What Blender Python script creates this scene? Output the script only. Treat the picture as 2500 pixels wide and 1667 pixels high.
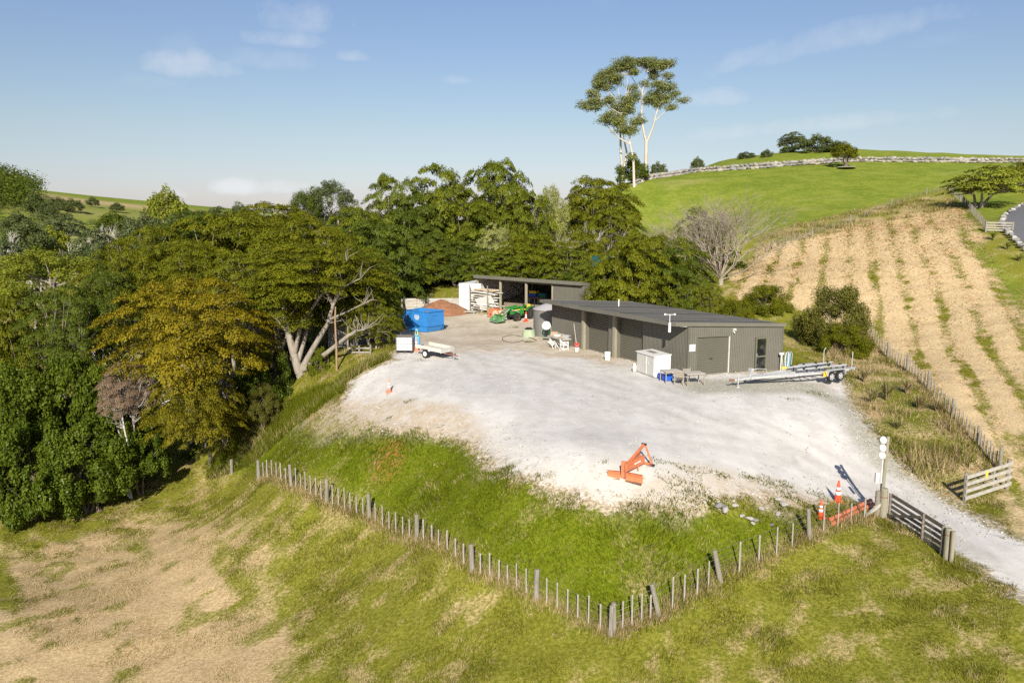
import bpy, math, random
import numpy as np
from mathutils import Vector, Matrix, Euler

for _o in list(bpy.data.objects):
    bpy.data.objects.remove(_o, do_unlink=True)
SC = bpy.context.scene
COL = SC.collection
random.seed(7)
RNG = np.random.default_rng(7)
R = math.radians

# ------------------------------------------------------------------ camera
CAM_H = 9.6
FPX = 1944.0                  # focal length in photo pixels (28 mm on 36 mm)
HORIZON = 545.0
PITCH = math.atan((833.5 - HORIZON) / FPX)
cam_d = bpy.data.cameras.new('camera')
cam_d.sensor_width = 36.0
cam_d.lens = FPX / 2500 * 36
cam_d.clip_start = 0.5
cam_d.clip_end = 20000
cam = bpy.data.objects.new('camera', cam_d)
cam.location = (0, 0, CAM_H)
cam.rotation_euler = (math.pi / 2 - PITCH, 0, 0)
COL.objects.link(cam)
SC.camera = cam

# ------------------------------------------------------------------ light
SUN_EL, SUN_AZ = R(29), R(180 + 2.7)      # azimuth clockwise from +Y: just behind the camera
sd_ = Vector((math.sin(SUN_AZ) * math.cos(SUN_EL), math.cos(SUN_AZ) * math.cos(SUN_EL), math.sin(SUN_EL)))
sun_d = bpy.data.lights.new('sun', 'SUN')
sun_d.energy = 5.0
sun_d.angle = R(0.53)
sun_d.color = (1.0, 0.93, 0.81)
sun = bpy.data.objects.new('sun', sun_d)
sun.rotation_euler = sd_.to_track_quat('Z', 'Y').to_euler()
sun.location = (0, -40, 60)
COL.objects.link(sun)

W = bpy.data.worlds.new('World')
SC.world = W
W.use_nodes = True
wn, wl = W.node_tree.nodes, W.node_tree.links
wn.clear()
w_out = wn.new('ShaderNodeOutputWorld')
w_bg = wn.new('ShaderNodeBackground')
w_sky = wn.new('ShaderNodeTexSky')
w_sky.sky_type = 'NISHITA'
w_sky.sun_disc = False
w_sky.sun_elevation = SUN_EL
w_sky.sun_rotation = SUN_AZ
w_sky.altitude = 0
w_sky.air_density = 1.0
w_sky.dust_density = 0.6
w_sky.ozone_density = 1.5
w_bg.inputs['Strength'].default_value = 0.066

def wmath(op, a, b=None, c=None, clamp=False):
    n = wn.new('ShaderNodeMath'); n.operation = op; n.use_clamp = clamp
    for i, v in enumerate((a, b, c)):
        if v is None: continue
        if isinstance(v, (int, float)): n.inputs[i].default_value = v
        else: wl.new(v, n.inputs[i])
    return n.outputs[0]
w_tc = wn.new('ShaderNodeTexCoord')
w_sep = wn.new('ShaderNodeSeparateXYZ')
wl.new(w_tc.outputs['Generated'], w_sep.inputs[0])
# clouds: noise on a high flat layer, sparse everywhere, plus the few banks seen on this side
w_up = wmath('MAXIMUM', w_sep.outputs['Z'], 0.02)
w_h = wmath('ADD', w_up, 0.12)
w_cu = wmath('DIVIDE', w_sep.outputs['X'], w_h)
w_cv = wmath('DIVIDE', w_sep.outputs['Y'], w_h)
w_cb = wn.new('ShaderNodeCombineXYZ')
wl.new(w_cu, w_cb.inputs[0]); wl.new(w_cv, w_cb.inputs[1])
w_n1 = wn.new('ShaderNodeTexNoise'); w_n1.inputs['Scale'].default_value = 1.1; w_n1.inputs['Detail'].default_value = 7; w_n1.inputs['Roughness'].default_value = 0.62
wl.new(w_cb.outputs[0], w_n1.inputs['Vector'])
w_n2 = wn.new('ShaderNodeTexNoise'); w_n2.inputs['Scale'].default_value = 26; w_n2.inputs['Detail'].default_value = 6; w_n2.inputs['Roughness'].default_value = 0.6
wl.new(w_tc.outputs['Generated'], w_n2.inputs['Vector'])
w_wisp = wmath('MULTIPLY', wmath('MULTIPLY', wmath('SUBTRACT', w_n1.outputs['Fac'], 0.60), 2.2, clamp=True), 0.35)

def cloud_dir(px, py):
    v = Vector(((px - 1250) / FPX, 1.0, -(py - 833.5) / FPX))
    c, s = math.cos(PITCH), math.sin(PITCH)
    v = Vector((v.x, c * 1.0 + s * v.z, -s * 1.0 + c * v.z))
    return v.normalized()
w_sum = w_wisp
for (px, py, rx, ry, amt, tilt) in [(470, 165, 105, 42, .62, 0), (730, 55, 105, 50, .50, 0), (700, 100, 100, 26, .5, 0), (860, 142, 48, 16, .5, 0),
                              (650, 152, 150, 30, .25, 0), (1750, 244, 75, 30, .50, 0), (2060, 96, 230, 40, .38, -.16), (1810, 150, 110, 28, .35, -.35),
                              (1110, 198, 40, 14, .35, 0), (580, 462, 80, 26, 1.25, 0), (690, 458, 70, 26, 1.2, 0), (2000, 308, 300, 26, .45, -.05),
                              (425, 478, 40, 16, .7, 0), (440, 110, 50, 40, .15, 0)]:
    d = cloud_dir(px, py)
    rt = Vector((d.y, -d.x, 0)).normalized(); up = rt.cross(d)
    rt, up = rt * math.cos(tilt) + up * -math.sin(tilt), up * math.cos(tilt) + rt * math.sin(tilt)
    def dotn(v):
        n = wn.new('ShaderNodeVectorMath'); n.operation = 'DOT_PRODUCT'
        wl.new(w_tc.outputs['Generated'], n.inputs[0]); n.inputs[1].default_value = v
        return n.outputs['Value']
    a = wmath('MULTIPLY', dotn(rt), FPX / rx)
    b = wmath('MULTIPLY', dotn(up), FPX / ry)
    b = wmath('MULTIPLY', b, wmath('ADD', 1.0, wmath('MULTIPLY', wmath('LESS_THAN', b, 0.0), 0.8)))
    r2 = wmath('ADD', wmath('MULTIPLY', a, a), wmath('MULTIPLY', b, b))
    f = wmath('SUBTRACT', 1.0, r2)
    f = wmath('ADD', f, wmath('MULTIPLY', wmath('SUBTRACT', w_n2.outputs['Fac'], 0.5), 3.4))
    f = wmath('MULTIPLY', f, 0.55, clamp=True)
    near = wmath('GREATER_THAN', dotn(d), 0.5)
    f = wmath('MULTIPLY', wmath('MULTIPLY', f, near), amt * .78)
    w_sum = wmath('MAXIMUM', w_sum, f)
w_mix = wn.new('ShaderNodeMix'); w_mix.data_type = 'RGBA'
wl.new(w_sum, w_mix.inputs['Factor'])
w_tint = wn.new('ShaderNodeMix'); w_tint.data_type = 'RGBA'; w_tint.blend_type = 'MULTIPLY'; w_tint.inputs['Factor'].default_value = 1.0
wl.new(w_sky.outputs[0], w_tint.inputs['A']); w_low = wn.new('ShaderNodeMix'); w_low.data_type = 'RGBA'
wl.new(wmath('MULTIPLY', wmath('SUBTRACT', 0.30, w_sep.outputs['Z']), 3.6, clamp=True), w_low.inputs['Factor'])      # hazier towards the horizon, all round
w_low.inputs['A'].default_value = (.98, .98, 1.10, 1); w_low.inputs['B'].default_value = (.95, .86, .80, 1)
w_low2 = wn.new('ShaderNodeMix'); w_low2.data_type = 'RGBA'
wl.new(wmath('MULTIPLY', wmath('SUBTRACT', 0.11, w_sep.outputs['Z']), 9.0, clamp=True), w_low2.inputs['Factor'])
wl.new(w_low.outputs['Result'], w_low2.inputs['A']); w_low2.inputs['B'].default_value = (.85, .81, 1.12, 1)
wl.new(w_low2.outputs['Result'], w_tint.inputs['B'])
wl.new(w_tint.outputs['Result'], w_mix.inputs['A'])
w_mix.inputs['B'].default_value = (8.0, 8.2, 8.5, 1)
wl.new(w_mix.outputs['Result'], w_bg.inputs['Color'])
wl.new(w_bg.outputs[0], w_out.inputs[0])

SC.view_settings.view_transform = 'Standard'
SC.view_settings.look = 'None'
SC.view_settings.exposure = 0.68
SC.view_settings.gamma = 1.0
SC.view_settings.use_curve_mapping = False
SC.cycles.use_denoising = False
SC.cycles.max_bounces = 6
SC.cycles.sample_clamp_indirect = 3.0
SC.cycles.transparent_max_bounces = 8

# ------------------------------------------------------------------ maths
_cp, _sp = math.cos(PITCH), math.sin(PITCH)
def ray(px, py):
    a, b = (px - 1250) / FPX, -(py - 833.5) / FPX
    return np.array([a, _cp + _sp * b, -_sp + _cp * b])
def at(px, py, Y):
    d = ray(px, py)
    return Vector(np.array([0, 0, CAM_H]) + d * (Y / d[1]))
def atz(px, py, z):
    d = ray(px, py)
    return Vector(np.array([0, 0, CAM_H]) + d * ((z - CAM_H) / d[2]))

def _hash(ix, iy, s):
    n = (ix * 374761393 + iy * 668265263 + s * 1442695041) & 0xffffffff
    n = ((n ^ (n >> 13)) * 1274126177) & 0xffffffff
    return ((n ^ (n >> 16)) & 0xffff) / 65535.0
def vnoise(x, y, s=0):
    x = np.asarray(x, float); y = np.asarray(y, float)
    ix = np.floor(x).astype(np.int64); iy = np.floor(y).astype(np.int64)
    fx = x - ix; fy = y - iy
    fx = fx * fx * (3 - 2 * fx); fy = fy * fy * (3 - 2 * fy)
    a = _hash(ix, iy, s); b = _hash(ix + 1, iy, s); c = _hash(ix, iy + 1, s); d = _hash(ix + 1, iy + 1, s)
    return (a * (1 - fx) + b * fx) * (1 - fy) + (c * (1 - fx) + d * fx) * fy
def fbm(x, y, s=0, o=4):
    v = 0; a = .5; t = 0
    for i in range(o):
        v = v + a * vnoise(x * 2 ** i + i * 17.3, y * 2 ** i - i * 9.1, s + i); t += a; a *= .5
    return v / t
def sstep(a, b, x):
    t = np.clip((x - a) / (b - a), 0, 1)
    return t * t * (3 - 2 * t)

# ------------------------------------------------------------------ terrain shape
# (photo x, photo y, metres ahead): measured from posts, doors and gates of known size
TP = [(1349, 833, 64.8), (1678, 919, 49.9), (1500, 870, 57.4), (1906, 905, 52.5), (1300, 960, 45.0), (1100, 900, 52.6), (1060, 960, 45.2),
      (1050, 830, 65.5), (1290, 781, 77.5), (1226, 768, 81), (1150, 762, 84), (1000, 830, 66), (1500, 960, 45.2), (1700, 1000, 41.6), (1400, 1060, 36.9),
      (1180, 1020, 39.9), (1600, 1100, 34.5), (1500, 1170, 31.4), (1300, 1150, 32.4), (1700, 1170, 31.8), (1850, 1180, 32.9), (1900, 1080, 38.2),
      (1980, 1000, 43.5), (2060, 925, 51), (2154, 1267, 32.4), (2020, 1141, 37.6), (2042, 1227, 33.6), (2310, 1367, 28.4), (2500, 1450, 26.0), (2500, 1320, 29.8),
      (2353, 1225, 34.2), (2200, 1120, 38.2), (2250, 1000, 45.5), (2440, 1135, 38.2), (2324, 1024, 44), (2167, 871, 60), (2125, 805, 68),
      (2100, 960, 48.5),
      (2500, 1000, 45.5), (2500, 800, 62), (2300, 700, 76), (2100, 650, 86), (1900, 700, 79), (1850, 600, 101), (2200, 550, 110), (2400, 600, 88.5),
      (2320, 485, 130), (2000, 540, 116), (1800, 640, 100), (2405, 565, 94), (2500, 535, 97), (2430, 500, 116), (2500, 690, 76),
      (1500, 520, 150), (1520, 450, 166), (1600, 437, 174), (2000, 402, 172), (2400, 398, 176), (1900, 470, 142), (2050, 366, 214), (1750, 398, 220), (2450, 388, 214),
      (1650, 560, 118), (1580, 640, 98), (1640, 740, 76),
      (850, 905, 54.5), (800, 1000, 49), (700, 1080, 49), (630, 1170, 50), (500, 1080, 60), (230, 1210, 51), (0, 1275, 47), (720, 910, 59),
      (1000, 1040, 41.2), (1000, 1150, 38.4), (1150, 1120, 35.8), (1300, 1250, 30.5), (1300, 1350, 29.5), (1310, 1455, 27.8), (1490, 1556, 25.2), (1490, 1400, 27.9), (1490, 1260, 29.3), (1500, 1200, 30.7), (1300, 1190, 31.7),
      (1760, 1300, 29.6), (1760, 1420, 27.6), (1000, 1310, 34.6), (0, 1500, 35.5), (0, 1667, 30), (600, 1500, 33), (600, 1667, 28), (1250, 1667, 23.9), (2000, 1667, 23),
      (2000, 1450, 27.2), (2500, 1667, 21.8), (300, 1380, 41.5),
      (1050, 700, 97), (950, 760, 86), (820, 830, 70),
      (0, 470, 350), (130, 480, 430), (300, 507, 400), (510, 511, 470)]
TW = [(-40, 70, -7.5), (-60, 60, -8.5), (-25, 75, -2.5), (-55, 95, -7), (-110, 200, -2), (-30, 95, -.5), (-40, 140, 2), (0, 130, 3.5), (-20, 180, 2), (10, 105, 3.2),
      (25, 100, 5.5), (30, 140, 9), (-5, 240, -5), (60, 320, 0), (150, 330, 5), (-270, 330, 34), (-330, 420, 38), (300, 300, 10), (180, 180, 22), (120, 100, 9), (100, 60, 0),
      (100, 20, -6), (-100, 20, -14), (-100, 60, -10), (0, 10, -9), (40, 8, -8), (-40, 8, -12), (-150, 120, -6), (-60, 240, -8), (-100, 300, 2), (0, 500, 0), (250, 600, 0),
      (-400, 200, 20), (-400, 800, 30), (0, 1000, 0), (500, 1000, 0), (500, 200, 0), (400, 0, -15), (-400, 0, -20), (0, -100, -12)]
_P = [tuple(at(*t)) for t in TP] + TW
_P = np.array(_P)
_C2 = 4.0 ** 2
def _k(d2): return -np.sqrt(d2 + _C2)
_d2 = ((_P[:, None, :2] - _P[None, :, :2]) ** 2).sum(-1)
_n = len(_P)
_A = np.zeros((_n + 1, _n + 1)); _A[:_n, :_n] = _k(_d2) + np.eye(_n) * 0.35; _A[:_n, _n] = 1; _A[_n, :_n] = 1
_w = np.linalg.solve(_A, np.append(_P[:, 2], 0))
def H(x, y):
    x = np.asarray(x, float); y = np.asarray(y, float)
    sh = np.broadcast(x, y).shape
    xf = np.broadcast_to(x, sh).ravel(); yf = np.broadcast_to(y, sh).ravel()
    out = np.empty(xf.size)
    for i in range(0, xf.size, 20000):
        d2 = (xf[i:i + 20000, None] - _P[None, :, 0]) ** 2 + (yf[i:i + 20000, None] - _P[None, :, 1]) ** 2
        out[i:i + 20000] = _k(d2) @ _w[:_n] + _w[_n]
    return out.reshape(sh)
def h1(x, y): return float(H(np.array([x]), np.array([y]))[0])
def hit(px, py, lo=15, hi=700):
    d = ray(px, py)
    Y = np.geomspace(lo, hi, 500)
    for _ in range(2):
        p = np.array([0, 0, CAM_H]) + d[None] * (Y / d[1])[:, None]
        below = p[:, 2] < H(p[:, 0], p[:, 1])
        k = int(np.argmax(below)) if below.any() else len(Y) - 1
        Y = np.linspace(Y[max(k - 1, 0)], Y[k], 40)
    p = np.array([0, 0, CAM_H]) + d * (Y[-1] / d[1])
    return Vector((p[0], p[1], h1(p[0], p[1])))
def g(x, y, dz=0): return Vector((x, y, h1(x, y) + dz))
D = 2500 / 2352.0      # helper: coordinates read off the 2352-pixel-wide view
def poly(pts, s=1.0): return np.array([tuple(hit(x * s, y * s))[:2] for x, y in pts])

def sdist(x, y, P):
    """signed distance, positive inside polygon P"""
    x = np.asarray(x, float).ravel(); y = np.asarray(y, float).ravel()
    best = np.full(x.size, 1e9); ins = np.zeros(x.size, bool)
    for i in range(len(P)):
        ax, ay = P[i]; bx, by = P[(i + 1) % len(P)]
        ex, ey = bx - ax, by - ay
        t = np.clip(((x - ax) * ex + (y - ay) * ey) / (ex * ex + ey * ey + 1e-9), 0, 1)
        best = np.minimum(best, (x - ax - t * ex) ** 2 + (y - ay - t * ey) ** 2)
        c = ((ay > y) != (by > y)) & (x < (bx - ax) * (y - ay) / (by - ay + 1e-12) + ax)
        ins ^= c
    d = np.sqrt(best)
    return np.where(ins, d, -d)

# ------------------------------------------------------------------ materials
MATS = {}
def NT(m):
    m.use_nodes = True
    return m.node_tree.nodes, m.node_tree.links
class G:
    """tiny node-graph helper"""
    def __init__(s, m):
        s.n, s.l = NT(m); s.n.clear()
        s.out = s.n.new('ShaderNodeOutputMaterial')
    def put(s, sock, v):
        if v is None: return
        if hasattr(v, 'is_linked'): s.l.new(v, sock)
        else:
            try: sock.default_value = v
            except Exception: sock.default_value = tuple(v) + (1,)
    def math(s, op, a, b=None, clamp=False):
        n = s.n.new('ShaderNodeMath'); n.operation = op; n.use_clamp = clamp
        s.put(n.inputs[0], a); s.put(n.inputs[1], b)
        return n.outputs[0]
    def mix(s, f, a, b, blend='MIX'):
        n = s.n.new('ShaderNodeMix'); n.data_type = 'RGBA'; n.blend_type = blend
        s.put(n.inputs['Factor'], f); s.put(n.inputs['A'], a); s.put(n.inputs['B'], b)
        return n.outputs['Result']
    def ramp(s, f, a, b):
        n = s.n.new('ShaderNodeMapRange'); n.interpolation_type = 'SMOOTHSTEP'
        s.put(n.inputs[0], f); n.inputs[1].default_value = a; n.inputs[2].default_value = b
        return n.outputs[0]
    def coord(s, kind='Object', scale=(1, 1, 1), rot=(0, 0, 0)):
        t = s.n.new('ShaderNodeTexCoord'); m = s.n.new('ShaderNodeMapping')
        s.l.new(t.outputs[kind], m.inputs[0]); m.inputs['Scale'].default_value = scale; m.inputs['Rotation'].default_value = rot
        return m.outputs[0]
    def noise(s, scale, detail=4, rough=.6, vec=None, dist=0):
        n = s.n.new('ShaderNodeTexNoise'); n.inputs['Scale'].default_value = scale; n.inputs['Detail'].default_value = detail
        n.inputs['Roughness'].default_value = rough; n.inputs['Distortion'].default_value = dist
        if vec is not None: s.l.new(vec, n.inputs['Vector'])
        return n.outputs['Fac']
    def attr(s, name, kind='GEOMETRY', out='Fac'):
        n = s.n.new('ShaderNodeAttribute'); n.attribute_name = name; n.attribute_type = kind
        return n.outputs[out]
    def bsdf(s, col, rough=.8, metal=0, spec=.3, normal=None):
        n = s.n.new('ShaderNodeBsdfPrincipled')
        s.put(n.inputs['Base Color'], col); s.put(n.inputs['Roughness'], rough); s.put(n.inputs['Metallic'], metal)
        n.inputs['Specular IOR Level'].default_value = spec
        if normal is not None: s.l.new(normal, n.inputs['Normal'])
        return n.outputs[0]
    def bump(s, h, strength=.3, dist=.02):
        n = s.n.new('ShaderNodeBump'); n.inputs['Strength'].default_value = strength; n.inputs['Distance'].default_value = dist
        s.l.new(h, n.inputs['Height']); return n.outputs[0]
    def done(s, sh): s.l.new(sh, s.out.inputs[0])

def mat(name, col, rough=.7, metal=0, var=.18, scale=3.0, col2=None, spec=.3, bump=0.0, stretch=(1, 1, 1), dirt=None, dirt_amt=.5):
    """painted / natural surface: base colour, broad and fine variation, optional second colour (wear) and bump"""
    if name in MATS: return MATS[name]
    m = bpy.data.materials.new(name); gr = G(m)
    v = gr.coord('Object', stretch)
    n1 = gr.noise(scale, 5, .65, v); n2 = gr.noise(scale * 9, 3, .6, v)
    c = tuple(col); lo = tuple(x * (1 - var) for x in c); hi = tuple(min(1, x * (1 + var)) for x in c)
    base = gr.mix(gr.ramp(gr.math('ADD', gr.math('MULTIPLY', n1, .6), gr.math('MULTIPLY', n2, .4)), .32, .68), lo + (1,), hi + (1,))
    if col2 is not None:
        base = gr.mix(gr.math('MULTIPLY', gr.ramp(gr.noise(scale * 2.3, 6, .7, v), .52, .66), dirt_amt), base, tuple(col2) + (1,))
    nrm = gr.bump(n2, bump, .02) if bump else None
    gr.done(gr.bsdf(base, rough, metal, spec, nrm))
    MATS[name] = m
    return m

# ------------------------------------------------------------------ mesh helpers
def mesh_from(name, verts, faces, smooth=False):
    me = bpy.data.meshes.new(name)
    me.from_pydata([tuple(v) for v in verts], [], faces)
    if smooth:
        me.polygons.foreach_set('use_smooth', [True] * len(me.polygons))
    me.update()
    return me
def fast_mesh(name, V, Fc):
    """V (n,3) float, Fc (m,k) int"""
    me = bpy.data.meshes.new(name)
    V = np.ascontiguousarray(V, np.float32); Fc = np.ascontiguousarray(Fc, np.int32)
    m, k = Fc.shape
    me.vertices.add(len(V)); me.vertices.foreach_set('co', V.ravel())
    me.loops.add(m * k); me.loops.foreach_set('vertex_index', Fc.ravel())
    me.polygons.add(m)
    me.polygons.foreach_set('loop_start', np.arange(0, m * k, k, dtype=np.int32))
    try: me.polygons.foreach_set('loop_total', np.full(m, k, np.int32))
    except Exception: pass
    me.update(calc_edges=True)
    return me
def link(name, me, m=None, parent=None, loc=None):
    o = bpy.data.objects.new(name, me)
    COL.objects.link(o)
    if m is not None and me is not None and len(me.materials) == 0: me.materials.append(m)
    if parent is not None: o.parent = parent
    if loc is not None: o.location = loc
    return o
def tag(o, label=None, cat=None, group=None, kind=None):
    if label: o['label'] = label
    if cat: o['category'] = cat
    if group: o['group'] = group
    if kind: o['kind'] = kind
    return o
def thing(name, label, cat, loc=(0, 0, 0), rz=0, group=None, rx=0, ry=0):
    o = bpy.data.objects.new(name, None); COL.objects.link(o)
    o.empty_display_size = .2
    o.location = loc; o.rotation_euler = (rx, ry, rz)
    return tag(o, label, cat, group)
def copy_tree(o, parent=None):
    c = o.copy(); COL.objects.link(c)
    if parent is not None: c.parent = parent
    for ch in o.children: copy_tree(ch, c)
    return c

class MB:
    def __init__(s): s.v, s.f = [], []
    def add(s, vs, fs):
        b = len(s.v); s.v += [tuple(v) for v in vs]; s.f += [tuple(i + b for i in f) for f in fs]; return s
    def box(s, c, size, rot=None, taper=1.0):
        hx, hy, hz = size[0] / 2, size[1] / 2, size[2] / 2
        vs = [Vector((sx * hx * (taper if sz > 0 else 1), sy * hy * (taper if sz > 0 else 1), sz * hz)) for sz in (-1, 1) for sy in (-1, 1) for sx in (-1, 1)]
        if rot is not None:
            M = rot if isinstance(rot, Matrix) else Euler(rot).to_matrix()
            vs = [M @ v for v in vs]
        c = Vector(c)
        return s.add([v + c for v in vs], [(0, 2, 3, 1), (4, 5, 7, 6), (0, 1, 5, 4), (2, 6, 7, 3), (0, 4, 6, 2), (1, 3, 7, 5)])
    def beam(s, a, b, w, h, up=(0, 0, 1)):
        a, b = Vector(a), Vector(b); d = (b - a); L = d.length; d.normalize()
        up = Vector(up)
        if abs(d.dot(up)) > .98: up = Vector((0, 1, 0))
        y = up.cross(d).normalized(); z = d.cross(y)
        M = Matrix((d, y, z)).transposed()
        return s.box((a + b) / 2, (L, w, h), M)
    def tube(s, pts, r, n=6, cap=True):
        pts = [Vector(p) for p in pts]; N = len(pts)
        rs = [r] * N if isinstance(r, (int, float)) else list(r)
        ref = Vector((0, 0, 1)); vs, fs = [], []
        for i, p in enumerate(pts):
            d = (pts[min(i + 1, N - 1)] - pts[max(i - 1, 0)]).normalized()
            if i == 0: ref = Vector((1, 0, 0)) if abs(d.z) > .8 else Vector((0, 0, 1))
            x = (ref - d * ref.dot(d)).normalized(); y = d.cross(x); ref = x
            for k in range(n):
                a = 2 * math.pi * k / n
                vs.append(p + (x * math.cos(a) + y * math.sin(a)) * rs[i])
        for i in range(N - 1):
            for k in range(n):
                k2 = (k + 1) % n
                fs.append((i * n + k, i * n + k2, (i + 1) * n + k2, (i + 1) * n + k))
        if cap: fs += [tuple(range(n - 1, -1, -1)), tuple(range((N - 1) * n, N * n))]
        return s.add(vs, fs)
    def lathe(s, prof, n=16, c=(0, 0, 0), M=None):
        vs, fs = [], []; c = Vector(c)
        for r, z in prof:
            for k in range(n):
                a = 2 * math.pi * k / n
                v = Vector((r * math.cos(a), r * math.sin(a), z))
                vs.append((M @ v if M else v) + c)
        for i in range(len(prof) - 1):
            for k in range(n):
                k2 = (k + 1) % n
                fs.append((i * n + k, i * n + k2, (i + 1) * n + k2, (i + 1) * n + k))
        fs += [tuple(range(n - 1, -1, -1)), tuple(range((len(prof) - 1) * n, len(prof) * n))]
        return s.add(vs, fs)
    def prism(s, pts, y0, y1, M=None):
        """outline pts (x,z) extruded along y"""
        n = len(pts)
        vs = [Vector((x, y0, z)) for x, z in pts] + [Vector((x, y1, z)) for x, z in pts]
        if M: vs = [M @ v for v in vs]
        return s.add(vs, [tuple(range(n)), tuple(range(2 * n - 1, n - 1, -1))] + [(i, n + i, n + (i + 1) % n, (i + 1) % n) for i in range(n)])
    def build(s, name, m=None, parent=None, smooth=False, bevel=0, loc=None):
        o = link(name, mesh_from(name, s.v, s.f, smooth), m, parent, loc)
        if bevel:
            b = o.modifiers.new('bevel', 'BEVEL'); b.width = bevel; b.segments = 2; b.limit_method = 'ANGLE'
        return o
def RZ(a): return Matrix.Rotation(a, 3, 'Z')

# ------------------------------------------------------------------ ground zones
YARD = poly([(795, 905), (802, 880), (850, 850), (905, 828), (900, 815), (925, 800), (915, 745), (935, 700), (1000, 690), (1055, 688), (1075, 716), (1110, 722), (1190, 712), (1260, 735), (1275, 775),
             (1420, 820), (1580, 862), (1800, 850), (1935, 868), (1955, 925), (1992, 975), (2040, 1040), (2110, 1105), (2200, 1165), (2352, 1245),
             (2480, 1310), (2480, 1440), (2352, 1372), (2270, 1320), (2190, 1270), (2040, 1185), (2005, 1165), (1950, 1150), (1880, 1150), (1800, 1140), (1700, 1135), (1560, 1165), (1480, 1155), (1380, 1158), (1285, 1128), (1240, 1108),
             (1190, 1090), (1130, 1072), (1108, 1030), (1050, 1002), (960, 982), (900, 985), (850, 975), (800, 955), (775, 935)], D)
WHITEHEAP = poly([(795, 905), (802, 880), (850, 852), (930, 822), (1100, 815), (1250, 850), (1200, 900), (1000, 915), (860, 912)], D)
GREYP = poly([(1880, 885), (1950, 925), (1995, 980), (2050, 1045), (2115, 1108), (2200, 1165), (2260, 1200), (2160, 1160), (2060, 1100), (1985, 1035), (1940, 970), (1905, 925), (1840, 905), (1600, 905), (1560, 880), (1700, 870), (1800, 860)], D)
DIRTP = poly([(690, 985), (680, 960), (740, 930), (860, 918), (960, 922), (1060, 935), (1110, 985), (1120, 1030), (1050, 1000), (980, 985), (890, 995), (740, 1005)], D)
DIRT2 = poly([(1480, 1160), (1450, 1120), (1550, 1085), (1700, 1095), (1880, 1125), (1950, 1150), (1850, 1170), (1700, 1160), (1560, 1175)], D)
DIRT3 = poly([(1040, 985), (1130, 1010), (1200, 1060), (1320, 1090), (1480, 1100), (1480, 1165), (1380, 1165), (1285, 1135), (1190, 1095), (1125, 1075), (1100, 1030)], D)
HAYR = poly([(1800, 668), (1850, 625), (2000, 575), (2180, 535), (2330, 505), (2385, 580), (2420, 640), (2500, 740), (2500, 1300), (2460, 1160), (2330, 1030), (2180, 880), (2125, 812), (2060, 800), (1990, 770), (1900, 745), (1790, 725)])
RANKR = poly([(1790, 670), (1850, 590), (2000, 532), (2180, 495), (2320, 462), (2345, 500), (2330, 515), (2180, 540), (2000, 580), (1850, 630)])
GREENR = poly([(2330, 560), (2420, 630), (2500, 700), (2500, 780), (2440, 680), (2370, 610)])
BANKR = poly([(1935, 868), (1960, 930), (2000, 985), (2045, 1045), (2110, 1110), (2190, 1160), (2300, 1085), (2200, 990), (2100, 880), (2010, 790), (1990, 760), (1890, 800)], D)
DRYL = poly([(-300, 1280), (150, 1215), (330, 1155), (520, 1175), (640, 1215), (680, 1330), (760, 1395), (800, 1480), (880, 1568), (900, 1667), (-300, 1667)], D)
BASIN = poly([(590, 1088), (760, 1140), (950, 1230), (1100, 1300), (1250, 1380), (1400, 1455), (1500, 1430), (1640, 1330), (1750, 1270), (1890, 1195), (1700, 1165), (1490, 1150), (1380, 1150), (1285, 1120), (1230, 1100),
              (1130, 1070), (1100, 1025), (1050, 995), (960, 978), (890, 985), (740, 995), (690, 990), (740, 920), (800, 895), (700, 930), (620, 970), (560, 1010), (480, 1060)], D)
_l = [tuple(hit(*p))[:2] for p in [(1480, 545), (1600, 575), (1800, 610), (1880, 560), (2100, 512), (2320, 455), (2345, 450)]]
LAWN = np.array(_l + [(140, 150), (330, 180), (330, 420), (10, 420), (12, 170)])
BEDR = poly([(2340, 450), (2500, 470), (2500, 510), (2430, 545), (2350, 500)])

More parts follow.
